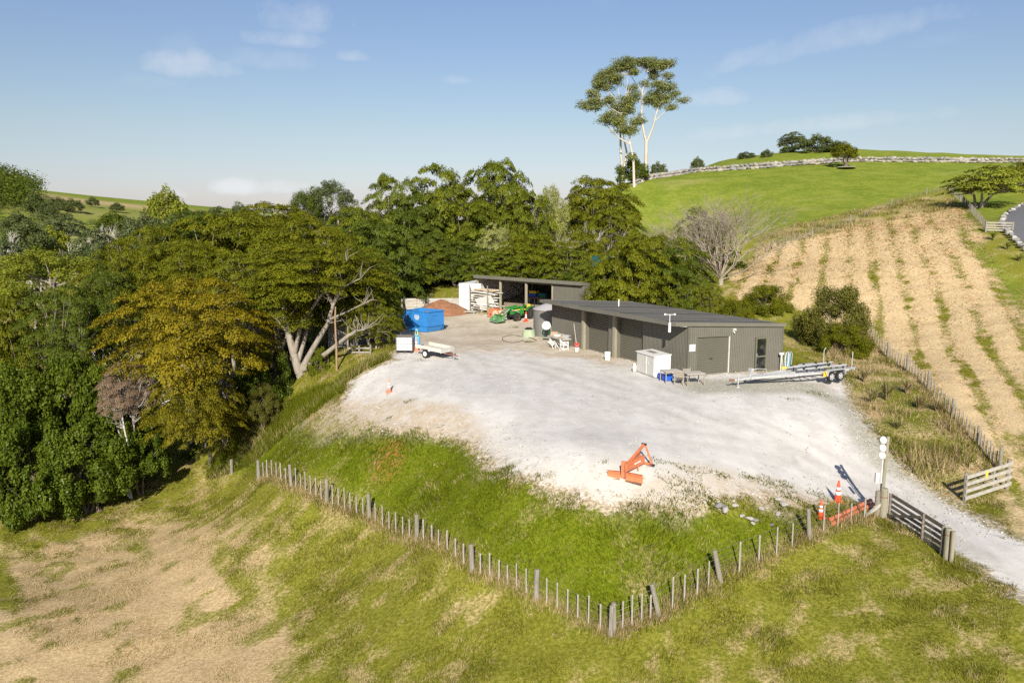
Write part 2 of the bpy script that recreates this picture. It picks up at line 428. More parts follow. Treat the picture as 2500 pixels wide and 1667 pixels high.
HAYDIR = (0.38, 0.92)
def zones(x, y):
    """what the ground is made of at (x, y)"""
    x = np.asarray(x, float).ravel(); y = np.asarray(y, float).ravel()
    near = (y < 100)
    z = {}
    z['gv'] = np.clip(sdist(x, y, YARD), -3, 3)
    wob = (fbm(x * .45, y * .45, 3) - .5) * 3
    z['wh'] = np.clip(np.maximum(sstep(66, 50, y + wob * 4 + (x - 0) * .28) , sstep(-.5, .8, sdist(x, y, WHITEHEAP))), 0, 1)
    z['dt'] = np.clip(np.maximum(sstep(-.8, .6, sdist(x, y, DIRTP) + wob * .5), .75 * sstep(-.6, .5, sdist(x, y, DIRT2) + wob * .8)), 0, 1)
    z['dt'] = np.maximum(z['dt'], .4 * sstep(-.8, .6, sdist(x, y, DIRT3) + wob * .7))
    z['gy'] = sstep(-.7, .6, sdist(x, y, GREYP) + wob * .5)
    basin = sstep(-.8, 1.0, sdist(x, y, BASIN) + wob * .3)
    lawn = sstep(-1.0, 1.5, sdist(x, y, LAWN) + wob)
    hay = sstep(-1.5, 1.0, sdist(x, y, HAYR) + wob * .8)
    dl = sstep(-1.2, 2.6, sdist(x, y, DRYL) + (fbm(x * .16, y * .16, 8) - .5) * 3 + (fbm(x * .9, y * .9, 9, 3) - .5) * 2.5)
    u = x * HAYDIR[1] - y * HAYDIR[0]; w = x * HAYDIR[0] + y * HAYDIR[1]
    stripe = .5 + .5 * np.sin(u * 2 * math.pi / 2.5 + (fbm(x * .05, y * .05, 21) - .5) * 5)
    patch = fbm(x * .22, y * .22, 30, 4)
    fine = fbm(u * 1.3, w * .22, 33, 4)
    dryR = np.clip(1.08 - .66 * sstep(.5, .95, stripe) * sstep(.26, .56, fine) - .75 * sstep(.48, .62, patch) * sstep(.25, .8, stripe) * sstep(.45, .62, fbm(x * 1.6, y * 1.1, 35, 3)), 0, 1)
    u2 = x * .80 + y * .6; w2 = -x * .6 + y * .80
    dryL = np.clip(.98 - .75 * sstep(.50, .72, fbm(u2 * .55, w2 * .13, 40, 4)) - .55 * sstep(.52, .70, fbm(x * .9, y * .9, 41, 5)), 0, 1)
    mid = np.clip(.13 + 1.0 * (fbm(x * .35, y * .35, 50, 5) - .46) + 1.9 * (fbm(x * 1.5, y * 1.5, 52, 4) - .5), 0, .52)   # rank paddock grass
    rank = sstep(-1, 1.5, sdist(x, y, RANKR))
    bank = sstep(-.6, .8, sdist(x, y, BANKR))
    dry = np.maximum(mid, dryL * dl)
    dry = dry * (1 - basin) + basin * np.clip(1.3 * (fbm(x * .4, y * .4, 60, 4) - .57) + .8 * (fbm(x * 1.4, y * 1.4, 66, 3) - .5), 0, .45)
    dry = np.where(hay > 0, dry * (1 - hay) + hay * dryR, dry)
    dry = dry * (1 - rank) + rank * np.clip(.55 + 1.2 * (fbm(x * .5, y * .5, 61) - .5), .1, 1)
    dry = dry * (1 - bank) + bank * np.clip(.5 + 2.0 * (fbm(x * .5, y * .5, 62) - .5), 0, 1)
    gr_ = sstep(-.8, .8, sdist(x, y, GREENR))
    dry = dry * (1 - gr_) + gr_ * .1
    bed = sstep(-1, 1, sdist(x, y, BEDR)); dry = dry * (1 - bed) + bed * .12
    dry = dry * (1 - lawn) + lawn * np.clip(1.6 * (fbm(x * .06, y * .18, 63, 5) - .50), 0, .9)
    far = sstep(110, 200, y) * sstep(20, -20, x)
    dry = dry * (1 - far) + far * np.clip(.35 + 1.6 * (fbm(x * .012, y * .012, 64) - .5), 0, 1)
    z['dry'] = dry; z['lush'] = np.clip(basin + .35 * bank, 0, 1); z['lawn'] = np.clip(lawn + far + gr_ + bed, 0, 1)
    z['hay'] = np.clip(hay + dl, 0, 1)
    z['basin'] = basin; z['bank'] = bank; z['rank'] = rank; z['hayr'] = hay
    z['tk'] = track(x, y)
    z['red'] = sstep(1.3, .2, np.hypot(x - _red.x, (y - _red.y) * .8) + wob * .5)
    return z
_red = hit(955, 1110)
TRACKS = [[hit(*q_) for q_ in t_] for t_ in ([(1180, 870), (1330, 900), (1500, 955), (1720, 1030), (1930, 1115), (2150, 1210), (2330, 1290), (2480, 1360)], [(1480, 905), (1620, 960), (1800, 1020), (1980, 1100), (2180, 1200)], [(1120, 860), (1220, 930), (1350, 1010), (1500, 1050), (1700, 1070), (1900, 1110)])]
def track(x, y):
    out = np.zeros(np.size(x))
    for t_ in TRACKS:
        d = np.full(np.size(x), 1e9)
        for a_, b_ in zip(t_, t_[1:]):
            ex, ey = b_.x - a_.x, b_.y - a_.y; s_ = np.clip(((x - a_.x) * ex + (y - a_.y) * ey) / (ex * ex + ey * ey), 0, 1)
            d = np.minimum(d, np.hypot(x - a_.x - s_ * ex, y - a_.y - s_ * ey))
        out = np.maximum(out, np.exp(-((d - .78) / .30) ** 2) * sstep(.32, .62, fbm(x * .35, y * .35, 77)))
    return out

def axis(lo, hi, step, grow, far_lo, far_hi):
    a = list(np.arange(lo, hi, step)); s = step; v = lo; L = []
    while v > far_lo:
        s *= grow; v -= s; L.append(v)
    s = step; v = a[-1]; Rr = []
    while v < far_hi:
        s *= grow; v += s; Rr.append(v)
    return np.array(L[::-1] + a + Rr)
gx = axis(-30, 32, .33, 1.045, -1500, 1500)
gy = axis(17, 68, .33, 1.028, -150, 2600)
GX, GY = np.meshgrid(gx, gy)
GZ = H(GX, GY)
zz = zones(GX, GY)
relief = (fbm(GX * .9, GY * .9, 70, 4) - .5) * .22 + (fbm(GX * .12, GY * .12, 72, 3) - .5) * .5
relief = relief.ravel() * (1 - sstep(-1.2, .4, zz['gv'])) + sstep(-.5, .5, zz['gv']) * ((fbm(GX * .7, GY * .7, 74, 4) - .5) * .07).ravel()
relief = relief + zz['hayr'] * (np.sin((GX * HAYDIR[1] - GY * HAYDIR[0]).ravel() * 2 * math.pi / 2.5 + ((fbm(GX * .05, GY * .05, 21) - .5) * 5).ravel()) * -.035)
TV = np.stack([GX.ravel(), GY.ravel(), GZ.ravel() + relief], 1)
nx_, ny_ = len(gx), len(gy)
ii, jj = np.meshgrid(np.arange(nx_ - 1), np.arange(ny_ - 1))
q = (jj * nx_ + ii).ravel()
TF = np.stack([q, q + 1, q + 1 + nx_, q + nx_], 1)
fc = TV[TF].mean(1)
fz = {k: v[TF].mean(1) for k, v in zz.items()}
cls = np.zeros(len(TF), int)
cls[(fz['hayr'] > .5)] = 2
cls[(fz['lawn'] > .5)] = 3
cls[(fc[:, 1] > 230) & (fz['lawn'] > .5) & (fc[:, 0] < -5)] = 4
cls[fz['gv'] > 0] = 1

gm = bpy.data.materials.new('ground_cover'); gr = G(gm)
vec = gr.coord('Object')
nF = gr.noise(7.0, 6, .72, vec); nM = gr.noise(1.4, 5, .65, vec); nB = gr.noise(.28, 4, .6, vec); nG = gr.noise(22, 3, .7, vec)
dry = gr.attr('dry'); lush = gr.attr('lush'); lawn = gr.attr('lawn')
c_mid = gr.mix(gr.ramp(nF, .36, .64), (.115, .125, .012, 1), (.235, .225, .036, 1))
c_lush = gr.mix(gr.ramp(nF, .36, .64), (.075, .105, .005, 1), (.145, .172, .011, 1))
c_lawn = gr.mix(gr.ramp(gr.math('ADD', gr.math('MULTIPLY', nM, .5), gr.math('MULTIPLY', nB, .5)), .38, .62), (.125, .17, .018, 1), (.205, .235, .036, 1))
c_g = gr.mix(lush, c_mid, c_lush); c_g = gr.mix(lawn, c_g, c_lawn)
c_straw = gr.mix(gr.attr('hayr'), gr.mix(gr.ramp(nF, .33, .66), (.33, .235, .12, 1), (.52, .395, .225, 1)), gr.mix(gr.ramp(nF, .33, .66), (.42, .31, .165, 1), (.62, .485, .29, 1)))
dmask = gr.ramp(gr.math('ADD', dry, gr.math('MULTIPLY', gr.math('SUBTRACT', nF, .5), 1.1)), .22, .86)
c = gr.mix(dmask, c_g, c_straw)
c = gr.mix(gr.math('MULTIPLY', gr.attr('red'), gr.ramp(nF, .48, .60)), c, (.42, .13, .07, 1))
# yard: white crushed limestone, tan dirt further back
stone = gr.n.new('ShaderNodeTexVoronoi'); stone.inputs['Scale'].default_value = 13; gr.l.new(vec, stone.inputs['Vector'])
stc = gr.n.new('ShaderNodeSeparateColor'); gr.l.new(stone.outputs['Color'], stc.inputs[0])
trk = gr.noise(.6, 4, .6, gr.coord('Object', (1.0, .28, 1), (0, 0, R(-38))))
c_wh = gr.mix(gr.ramp(gr.math('ADD', gr.math('MULTIPLY', nM, .5), gr.math('MULTIPLY', trk, .5)), .38, .62), (.475, .455, .425, 1), (.575, .555, .525, 1))
c_wh = gr.mix(gr.math('MULTIPLY', gr.ramp(stc.outputs[0], .84, 1.0), gr.ramp(nB, .46, .62)), c_wh, (.44, .41, .36, 1))
c_tan = gr.mix(gr.ramp(gr.math('ADD', gr.math('MULTIPLY', nM, .5), gr.math('MULTIPLY', nB, .5)), .36, .62), (.39, .325, .24, 1), (.52, .46, .37, 1))
c_yd = gr.mix(gr.ramp(gr.math('ADD', gr.attr('wh'), gr.math('MULTIPLY', gr.math('SUBTRACT', nM, .5), .8)), .25, .75), c_tan, c_wh)
c_dt = gr.mix(gr.ramp(nF, .35, .65), (.33, .26, .18, 1), (.47, .40, .31, 1))
c_gy = gr.mix(gr.ramp(gr.math('ADD', gr.math('MULTIPLY', nF, .6), gr.math('MULTIPLY', stc.outputs[0], .3)), .3, .75), (.25, .235, .18, 1), (.46, .44, .37, 1))
c_yd = gr.mix(gr.math('MULTIPLY', gr.attr('gy'), .85), c_yd, c_gy)
c_yd = gr.mix(gr.math('MULTIPLY', gr.attr('tk'), gr.ramp(nM, .3, .6)), c_yd, (.40, .38, .345, 1))
gsd = gr.attr('gv')
edge = gr.math('ADD', gsd, gr.math('ADD', gr.math('MULTIPLY', gr.math('SUBTRACT', nM, .5), 2.2), gr.math('MULTIPLY', gr.math('SUBTRACT', nF, .5), .9)))
c_rim = gr.mix(gr.ramp(nF, .4, .6), (.20, .16, .085, 1), (.46, .40, .29, 1))
c = gr.mix(gr.ramp(edge, -.55, -.2), c, c_rim)
c = gr.mix(gr.ramp(edge, -.1, .45), c, c_yd)
c = gr.mix(gr.math('MULTIPLY', gr.attr('dt'), gr.ramp(gr.math('ADD', nM, gr.math('MULTIPLY', nF, .5)), .50, .85)), c, c_dt)
weed = gr.math('MULTIPLY', gr.ramp(gr.math('ADD', gr.math('MULTIPLY', nM, .7), gr.math('MULTIPLY', nF, .3)), .60, .66), gr.ramp(edge, 1.6, .4))
c = gr.mix(gr.math('MULTIPLY', weed, gr.ramp(edge, 0, .3)), c, (.10, .15, .02, 1))
bmp = gr.bump(gr.math('MULTIPLY', gr.math('ADD', nF, gr.math('MULTIPLY', nG, .5)), gr.math('SUBTRACT', 1.0, gr.math('MULTIPLY', gr.ramp(edge, -.1, .8), .82))), .55, .09)
gr.done(gr.bsdf(c, .95, 0, .04, bmp))
MATS['ground'] = gm

def sub_ground(name, k, label):
    sel = TF[cls == k]; ids, inv = np.unique(sel, return_inverse=True)
    me = fast_mesh(name, TV[ids], inv.reshape(-1, 4))
    for a in ('gv', 'wh', 'dt', 'gy', 'tk', 'hayr', 'dry', 'lush', 'lawn', 'red'):
        at_ = me.attributes.new(a, 'FLOAT', 'POINT'); at_.data.foreach_set('value', zz[a][ids].astype(np.float32))
    me.polygons.foreach_set('use_smooth', np.ones(len(me.polygons), bool))
    return tag(link(name, me, gm), label, kind='structure')
sub_ground('ground', 0, 'rough grass paddock sloping down in the foreground')
sub_ground('gravel_yard', 1, 'white crushed gravel yard and track running out to the gate')
sub_ground('hay_field', 2, 'mown straw coloured hay field rising on the right')
sub_ground('lawn_hill', 3, 'smooth green mown hillside above the hay field')
if (cls == 4).any(): sub_ground('hills', 4, 'distant green and tan pasture hills on the left')
print('terrain faces', len(TF))

# ------------------------------------------------------------------ shared paints
M_shed = mat('shed_steel', (.118, .112, .092), .55, .0, .10, .6, spec=.35)
M_roof = mat('roof_steel', (.115, .108, .092), .6, .0, .12, .5, spec=.2)
M_rooflt = mat('roof_strip_steel', (.22, .22, .225), .35, .0, .10, .8, spec=.5)
M_trim = mat('trim_steel', (.135, .13, .105), .5, 0, .1, .8)
M_jamb = mat('timber_jamb', (.24, .22, .16), .8, 0, .2, 1.5, stretch=(3, 3, .4))
M_roller = mat('roller_steel', (.105, .099, .076), .5, 0, .08, .7, spec=.35)
M_white = mat('white_paint', (.62, .62, .60), .45, 0, .05, 2, spec=.4)
M_dwhite = mat('weathered_white', (.52, .51, .48), .6, 0, .1, 2, col2=(.28, .25, .21), dirt_amt=.45)
M_soffit = mat('white_soffit', (.7, .7, .68), .6, 0, .05, 2)
M_galv = mat('galvanised_steel', (.50, .51, .52), .45, .35, .15, 4, spec=.5)
M_black = mat('black_rubber', (.018, .018, .018), .8, 0, .3, 6)
M_dark = mat('dark_metal', (.03, .03, .032), .5, .3, .2, 5)
M_greypost = mat('weathered_post_timber', (.22, .20, .165), .92, 0, .32, 2.5, col2=(.11, .10, .08), bump=.5, stretch=(4, 4, .6))
M_batten = mat('weathered_batten_timber', (.29, .27, .235), .92, 0, .25, 3, col2=(.18, .165, .14), bump=.4, stretch=(5, 5, .6))
M_gatewood = mat('gate_timber', (.165, .145, .115), .9, 0, .3, 2.2, col2=(.08, .075, .065), bump=.4, stretch=(.7, 4, 4))
M_rail = mat('pale_rail_timber', (.36, .34, .30), .9, 0, .25, 2.0, col2=(.16, .15, .13), bump=.4, stretch=(.6, 4, 4))
M_ply = mat('plywood', (.46, .34, .22), .8, 0, .15, 2)
M_plank = mat('stacked_planks', (.55, .50, .43), .8, 0, .2, 1.5, col2=(.30, .24, .17))
M_conc = mat('concrete', (.40, .38, .34), .9, 0, .15, 2, bump=.3)
M_orange = mat('orange_paint', (.52, .16, .07), .6, 0, .2, 4, col2=(.26, .13, .08), dirt_amt=.8)
M_cone = mat('cone_plastic', (.80, .085, .035), .5, 0, .08, 4)
M_coneold = mat('faded_cone_plastic', (.72, .26, .16), .6, 0, .1, 4)
M_reflect = mat('cone_stripe', (.75, .75, .74), .4, 0, .05, 3)
M_wire = mat('fence_wire', (.25, .24, .22), .5, .6, .1, 5)
M_blue = mat('skip_blue', (.030, .19, .50), .42, 0, .12, 1.2, col2=(.07, .20, .38), dirt_amt=.4, spec=.45)
M_bluep = mat('blue_plastic', (.02, .10, .50), .4, 0, .1, 3)
M_ltblue = mat('pale_blue_plastic', (.12, .40, .66), .5, 0, .1, 3)
M_soil = mat('red_brown_soil', (.24, .115, .06), .98, 0, .3, 2.2, bump=.9)
M_green = mat('tractor_green', (.025, .17, .03), .38, 0, .1, 3, spec=.5)
M_yellow = mat('tractor_yellow', (.72, .50, .05), .4, 0, .1, 3, spec=.5)
M_table = mat('weathered_table', (.40, .37, .33), .8, 0, .12, 3)
M_chair = mat('taupe_chair', (.27, .24, .20), .7, 0, .15, 4)
M_glass = bpy.data.materials.new('window_glass'); _g = G(M_glass); _g.done(_g.bsdf(_g.mix(_g.ramp(_g.noise(2.2, 3, .5, _g.coord()), .45, .6), (.008, .010, .011, 1), (.045, .045, .04, 1)), .06, 0, .6)); MATS['glass'] = M_glass
M_lichen = mat('green_grey_concrete', (.30, .36, .24), .9, 0, .15, 2)
M_teal = mat('teal_steel', (.015, .14, .13), .5, 0, .12, 2)
M_oldgreen = mat('faded_green_paint', (.25, .42, .31), .6, 0, .15, 2, col2=(.25, .18, .1))
M_rust = mat('rust', (.20, .09, .05), .9, 0, .3, 4)
M_red = mat('red_plastic', (.70, .05, .03), .45, 0, .1, 3)

def corr(mb, P0, P1, b0, b1, t0, t1, n, pitch=.14, amp=.026, shape='sin'):
    """upright ribbed sheet between plan points P0 and P1 (bottom/top heights at both ends), ribs vertical"""
    P0, P1, n = Vector(P0), Vector(P1), Vector(n)
    L = (P1 - P0).to_2d().length; k = max(2, int(L / pitch)); N = k * 4
    vs = []
    for i in range(N + 1):
        f = i / N; o = (0, amp, amp, 0)[i % 4] if shape != 'sin' else amp * (1 - math.cos(2 * math.pi * i / 4)) * .5
        p = P0.lerp(P1, f) + n * o
        vs += [(p.x, p.y, b0 + (b1 - b0) * f), (p.x, p.y, t0 + (t1 - t0) * f)]
    mb.add(vs, [(2 * i, 2 * i + 2, 2 * i + 3, 2 * i + 1) for i in range(N)])
def hcorr(mb, P0, P1, z0, z1, n, pitch=.12, amp=.032, dz=0.0):
    """roller shutter: ribs horizontal"""
    P0, P1, n = Vector(P0), Vector(P1), Vector(n)
    k = int((z1 - z0) / pitch); N = k * 4; vs = []
    for i in range(N + 1):
        o = amp * (1 - math.cos(2 * math.pi * i / 4)) * .5; z = z0 + (z1 - z0) * i / N
        a, b = P0 + n * o, P1 + n * o
        vs += [(a.x, a.y, z), (b.x, b.y, z + dz)]
    mb.add(vs, [(2 * i, 2 * i + 1, 2 * i + 3, 2 * i + 2) for i in range(N)])

# ------------------------------------------------------------------ workshop shed
SA = atz(1678, 919, -.06); SB = atz(1349, 833, 0.0); SCc = atz(1906, 905, -.30)
org = Vector((SA.x, SA.y, 0))
A = Vector((0, 0, 0)); B = Vector((SB.x, SB.y, 0)) - org; C = Vector((SCc.x, SCc.y, 0)) - org; Dd = B + C
nF = Vector((B.y, -B.x, 0)).normalized(); nF = nF if nF.dot(Vector((-1, -.5, 0))) > 0 else -nF
nE = Vector((C.y, -C.x, 0)).normalized(); nE = nE if nE.y < 0 else -nE
HF, HB = 3.28, 2.82
shed = thing('workshop_shed', 'long dark olive corrugated steel shed with three roller doors', 'shed', org)
fl = lambda t: A.lerp(B, t); el = lambda t: A.lerp(C, t)
ZB = -.5
mb = MB()
for t0, t1 in [(0, .279), (.479, .525), (.726, 1.0)]:
    corr(mb, fl(t0), fl(t1), ZB, ZB, HF, HF, nF)
for t0, t1 in [(.279, .459), (.525, .702)]:
    corr(mb, fl(t0), fl(t1), 2.95, 2.95, HF, HF, nF)
mb.build('wall', M_shed, shed)
mb = MB(); hz = lambda t: HF + (HB - HF) * t
for t0, t1 in [(0, .085), (.425, .70), (.835, 1.0)]:
    corr(mb, el(t0), el(t1), ZB, ZB, hz(t0), hz(t1), nE)
corr(mb, el(.085), el(.425), 2.40, 2.34, hz(.085), hz(.425), nE)
corr(mb, el(.70), el(.835), 2.12, 2.10, hz(.70), hz(.835), nE)
mb.build('wall', M_shed, shed)
mb = MB(); corr(mb, C, Dd, ZB, ZB, HB, HB, -nF); mb.build('wall', M_shed, shed)
mb = MB(); corr(mb, B, Dd, ZB, ZB, HF, HB, -nE); mb.build('wall', M_shed, shed)
# inner lining keeps the shed dark behind the openings
# roof sheet: falls from the front eave to the back
OV, OE = 1.12, .10
uF = (B - A).normalized(); uE = (C - A).normalized()
slope = (HF - HB) / C.length
def roofp(s, w, dz=0):
    """s metres along the front from A, w metres back from the front wall line"""
    p = A + uF * s + uE * w
    return Vector((p.x, p.y, HF + .10 - slope * w + dz))
Lf, Lw = B.length, C.length
mb = MB(); ns = int((Lf + 2 * OE) / .09); vs = []
for i in range(ns + 1):
    s = -OE + (Lf + 2 * OE) * i / ns; dz = (0, .022, .022, 0)[i % 4] * (1 if i % 8 < 4 else 0)
    vs += [roofp(s, -OV, dz), roofp(s, Lw + .12, dz)]
mb.add(vs, [(2 * i, 2 * i + 1, 2 * i + 3, 2 * i + 2) for i in range(ns)])
rf = mb.build('roof', M_roof, shed)
for s in (1.2, 3.7, 6.3, 8.9, 11.5, 14.1, 16.2):
    mb = MB(); mb.add([roofp(s - .14, -OV - .0, .03), roofp(s + .14, -OV, .03), roofp(s + .14, Lw + .1, .03), roofp(s - .14, Lw + .1, .03)], [(0, 1, 2, 3)])
    mb.build('roof_strip', M_rooflt, rf)  # paler, smoother bands running down the fall of the roof
def fas(a, b, name='fascia', h=.24, th=.03, up=.035, m=M_trim):
    mb = MB(); mb.beam(a + Vector((0, 0, up - h / 2)), b + Vector((0, 0, up - h / 2)), th, h); return mb.build(name, m, shed, bevel=.005)
e = .02
fas(roofp(-OE - e, -OV - e), roofp(Lf + OE + e, -OV - e))
fas(roofp(-OE - e, -OV), roofp(-OE - e, Lw + .12))
fas(roofp(Lf + OE + e, -OV), roofp(Lf + OE + e, Lw + .12))
mb = MB(); mb.tube([roofp(-OE, Lw + .18, -.08), roofp(Lf + OE, Lw + .18, -.08)], .07, 8); mb.build('gutter', M_trim, shed)
mb = MB(); mb.add([roofp(-OE, -OV, -.06), roofp(Lf + OE, -OV, -.06), roofp(Lf + OE, .02, -.10), roofp(-OE, .02, -.10)], [(0, 1, 2, 3)]); mb.build('soffit', M_shed, shed)
mb = MB(); mb.beam(roofp(-OE + .02, -OV + .05, -.17), roofp(-OE + .02, -.2, -.2), .02, .1); mb.beam(roofp(0, -OV + .03, -.215), roofp(Lf * .8, -OV + .03, -.215), .02, .035); mb.build('soffit_trim', M_soffit, shed)
# corner and opening flashings
for p in (A, B, C):
    mb = MB(); mb.box((p.x, p.y, (HF if p is not C else HB) / 2 - .15), (.11, .11, (HF if p is not C else HB) - .02 + .3), RZ(math.atan2(uF.y, uF.x)))
    mb.build('corner_flashing', M_shed, shed)
for t0, t1 in [(.279, .459), (.525, .702)]:
    a, b = fl(t0), fl(t1)
    mb = MB(); hcorr(mb, a - nF * .28, b - nF * .28, -.12, 2.96, nF)
    d = mb.build('roller_door', M_roller, shed)
    mb = MB(); mb.beam(a - nF * .25 + Vector((0, 0, .02)), b - nF * .25 + Vector((0, 0, .02)), .05, .12); mb.build('bottom_rail', M_trim, d)
    mb = MB()
    for p, q_ in ((a, b), (b, a)):
        mb.beam(p + Vector((0, 0, -.3)) - nF * .15 + (q_ - p).normalized() * -.01, p + Vector((0, 0, 2.95)) - nF * .15 + (q_ - p).normalized() * -.01, .02, .32, up=nF)
    mb.beam(a - nF * .15 + Vector((0, 0, 2.94)), b - nF * .15 + Vector((0, 0, 2.94)), .32, .02)
    mb.build('door_reveal', M_shed, shed)
for t in (.469, .714):
    mb = MB(); p = fl(t) + nF * .10; mb.beam(p + Vector((0, 0, -.3)), p + Vector((0, 0, HF)), .32, .22, up=nF); mb.build('post', M_jamb, shed, bevel=.01)
a, b = el(.092), el(.425); za, zb_ = -.10, -.16
mb = MB(); hcorr(mb, a - nE * .10, b - nE * .10, za, 2.40, nE, dz=-.06); d = mb.build('roller_door', M_roller, shed)
mb = MB(); m_ = a.lerp(b, .45); mb.box((m_.x - nE.x * .05, m_.y - nE.y * .05, .95), (.2, .03, .06), RZ(math.atan2(uE.y, uE.x))); mb.build('door_handle', M_black, d)
mb = MB(); mb.beam(a - nE * .05 + Vector((0, 0, .0)), b - nE * .05 + Vector((0, 0, -.06)), .03, .1); mb.build('bottom_rail', M_trim, d)
mb = MB(); mb.beam(b + Vector((0, 0, -.4)) - nE * .03, b + Vector((0, 0, 2.34)) - nE * .03, .09, .07, up=nE); mb.build('door_jamb', M_dwhite, shed)
mb = MB(); mb.beam(a + Vector((0, 0, -.4)) - nE * .03 - uE * .04, a + Vector((0, 0, 2.40)) - nE * .03 - uE * .04, .09, .07, up=nE); mb.build('door_jamb', M_shed, shed)
# glazed side door
a, b = el(.705), el(.83); z0, z1 = -.20, 2.10
M_dframe = mat('door_frame_green', (.125, .125, .085), .5, 0, .08, 2)
dr = MB()
for p in (a + uE * .05, b - uE * .05): dr.beam(p + nE * .01 + Vector((0, 0, z0)), p + nE * .01 + Vector((0, 0, z1)), .10, .09, up=nE)
for z in (z0 + .05, .82, z1 - .05): dr.beam(a + uE * .101 + nE * .01 + Vector((0, 0, z)), b - uE * .101 + nE * .01 + Vector((0, 0, z)), .085, .10)
dr = dr.build('door', M_dframe, shed, bevel=.006)
for zA, zB in ((z0 + .1, .77), (.87, z1 - .1)):
    mb = MB(); p, q_ = a + uE * .10, b - uE * .10
    mb.add([(p.x, p.y, zA), (q_.x, q_.y, zA), (q_.x, q_.y, zB), (p.x, p.y, zB)], [(0, 1, 2, 3)]); mb.build('pane', M_glass, dr)
mb = MB(); p = a + uE * .07 + nE * .08; mb.box((p.x, p.y, .95), (.03, .06, .14)); mb.build('handle', M_galv, dr)
mb = MB(); mb.beam(a + nE * .06 + Vector((0, 0, z0 - .05)), b + nE * .06 + Vector((0, 0, z0 - .05)), .22, .06); mb.build('door_step', M_trim, shed)
mb = MB(); p = roofp(12.0, 3.0); mb.tube([p, p + Vector((0, 0, .55))], .05, 8); mb.build('vent_pipe', M_white, rf)
# things fixed to the shed
def on_end(t, z, off=.03): return org + el(t) + nE * off + Vector((0, 0, z))
sg = thing('wall_sign', 'small white rectangular notice beside the end roller door', 'sign', on_end(.035, 1.55, .035), math.atan2(uE.y, uE.x))
mb = MB(); mb.box((0, 0, .22), (.50, .02, .44)); mb.build('board', M_white, sg)
mb = MB()
for k, (w, z) in enumerate(((.34, .36), (.26, .29), (.36, .20), (.20, .13))): mb.box((-.02 * (k % 2), -.014, z), (w, .006, .022))
mb.build('lettering', mat('faded_print', (.55, .54, .52), .6), sg)
sl = thing('security_light', 'white twin security light high on the shed end wall', 'light', on_end(.46, 2.62, .05), math.atan2(uE.y, uE.x))
mb = MB(); mb.box((0, 0, .1), (.14, .06, .22)); mb.build('housing', M_white, sl, bevel=.01)
mb = MB(); mb.box((0, -.09, .15), (.16, .14, .10), (.4, 0, 0)); mb.build('lamp_head', M_white, sl, bevel=.01)
mb = MB(); mb.lathe([(.03, 0), (.045, -.05), (.03, -.09)], 10, (0, -.06, 0)); mb.build('sensor', M_white, sl)
am = thing('wind_meter', 'white wind meter on a short mast at the shed roof corner', 'wind meter', org + roofp(.35, -OV - .09, -.45))
mb = MB(); mb.tube([(0, 0, -.05), (0, 0, .95)], .022, 8); mb.build('mast', M_white, am)
mb = MB(); mb.lathe([(.06, -.2), (.085, -.18), (.085, .38), (.05, .42)], 12); mb.build('canister', M_white, am)
mb = MB(); mb.tube([(-.3, 0, .93), (.3, 0, .93)], .018, 6); mb.build('arm', M_white, am)
for x in (-.3, .3): mb = MB(); mb.lathe([(.03, .88), (.07, .90), (.07, .99), (.03, 1.0)], 8, (x, 0, 0)); mb.build('cup', M_white, am)

# ------------------------------------------------------------------ open pole shed behind
OA = at(1425, 690, 74.0); OB = at(1163, 672, 84.5)
OA.z = OB.z = 4.15
oo = Vector((OA.x, OA.y, 0)); b2 = Vector((OB.x - OA.x, OB.y - OA.y, 0)); Lo = b2.length; u2 = b2.normalized(); n2 = Vector((u2.y, -u2.x, 0))
n2 = n2 if n2.y < 0 else -n2
osd = thing('pole_shed', 'open fronted dark pole shed full of timber behind the workshop', 'shed', oo)
DEP = 7.0
def op(s, w, z): p = u2 * s - n2 * w; return Vector((p.x, p.y, z))
ZR0, ZR1 = 4.05, 3.3
mb = MB(); ns = int(Lo / .12); vs = []
for i in range(ns + 1):
    s = Lo * i / ns; dz = (0, .025, .025, 0)[i % 4]
    vs += [op(s, -.35, ZR0 + .06 + dz), op(s, DEP + .1, ZR1 + .06 + dz)]
mb.add(vs, [(2 * i, 2 * i + 1, 2 * i + 3, 2 * i + 2) for i in range(ns)]); mb.build('roof', M_roof, osd)
mb = MB(); mb.beam(op(-.05, -.37, ZR0), op(Lo + .05, -.37, ZR0), .04, .34); mb.build('fascia', M_trim, osd)
for s in (-.03, Lo + .03):
    mb = MB(); mb.beam(op(s, -.35, ZR0), op(s, DEP, ZR1), .04, .28); mb.build('fascia', M_trim, osd)
cw = Lo * .26
mb = MB(); corr(mb, op(0, 0, 0), op(cw, 0, 0), -.5, -.5, ZR0 - .1, ZR0 - .1, n2, .16, .022); mb.build('wall', M_shed, osd)
mb = MB(); corr(mb, op(0, 0, 0), op(0, DEP, 0), -.5, -.5, ZR0 - .1, ZR1 - .1, -u2, .16, .022); mb.build('wall', M_shed, osd)
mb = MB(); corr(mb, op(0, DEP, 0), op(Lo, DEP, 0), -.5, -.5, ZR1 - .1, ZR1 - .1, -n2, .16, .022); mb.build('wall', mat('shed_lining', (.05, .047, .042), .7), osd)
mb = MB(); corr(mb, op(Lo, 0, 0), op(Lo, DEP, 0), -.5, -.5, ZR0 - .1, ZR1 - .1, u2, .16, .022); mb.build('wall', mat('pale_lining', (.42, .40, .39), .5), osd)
for s in (cw + .1, Lo * .505, Lo * .755, Lo - .12):
    mb = MB(); mb.tube([op(s, .05, -.5), op(s, .05, ZR0 - .15)], .15 if s > cw + .2 else .1, 10); mb.build('post', M_jamb, osd)
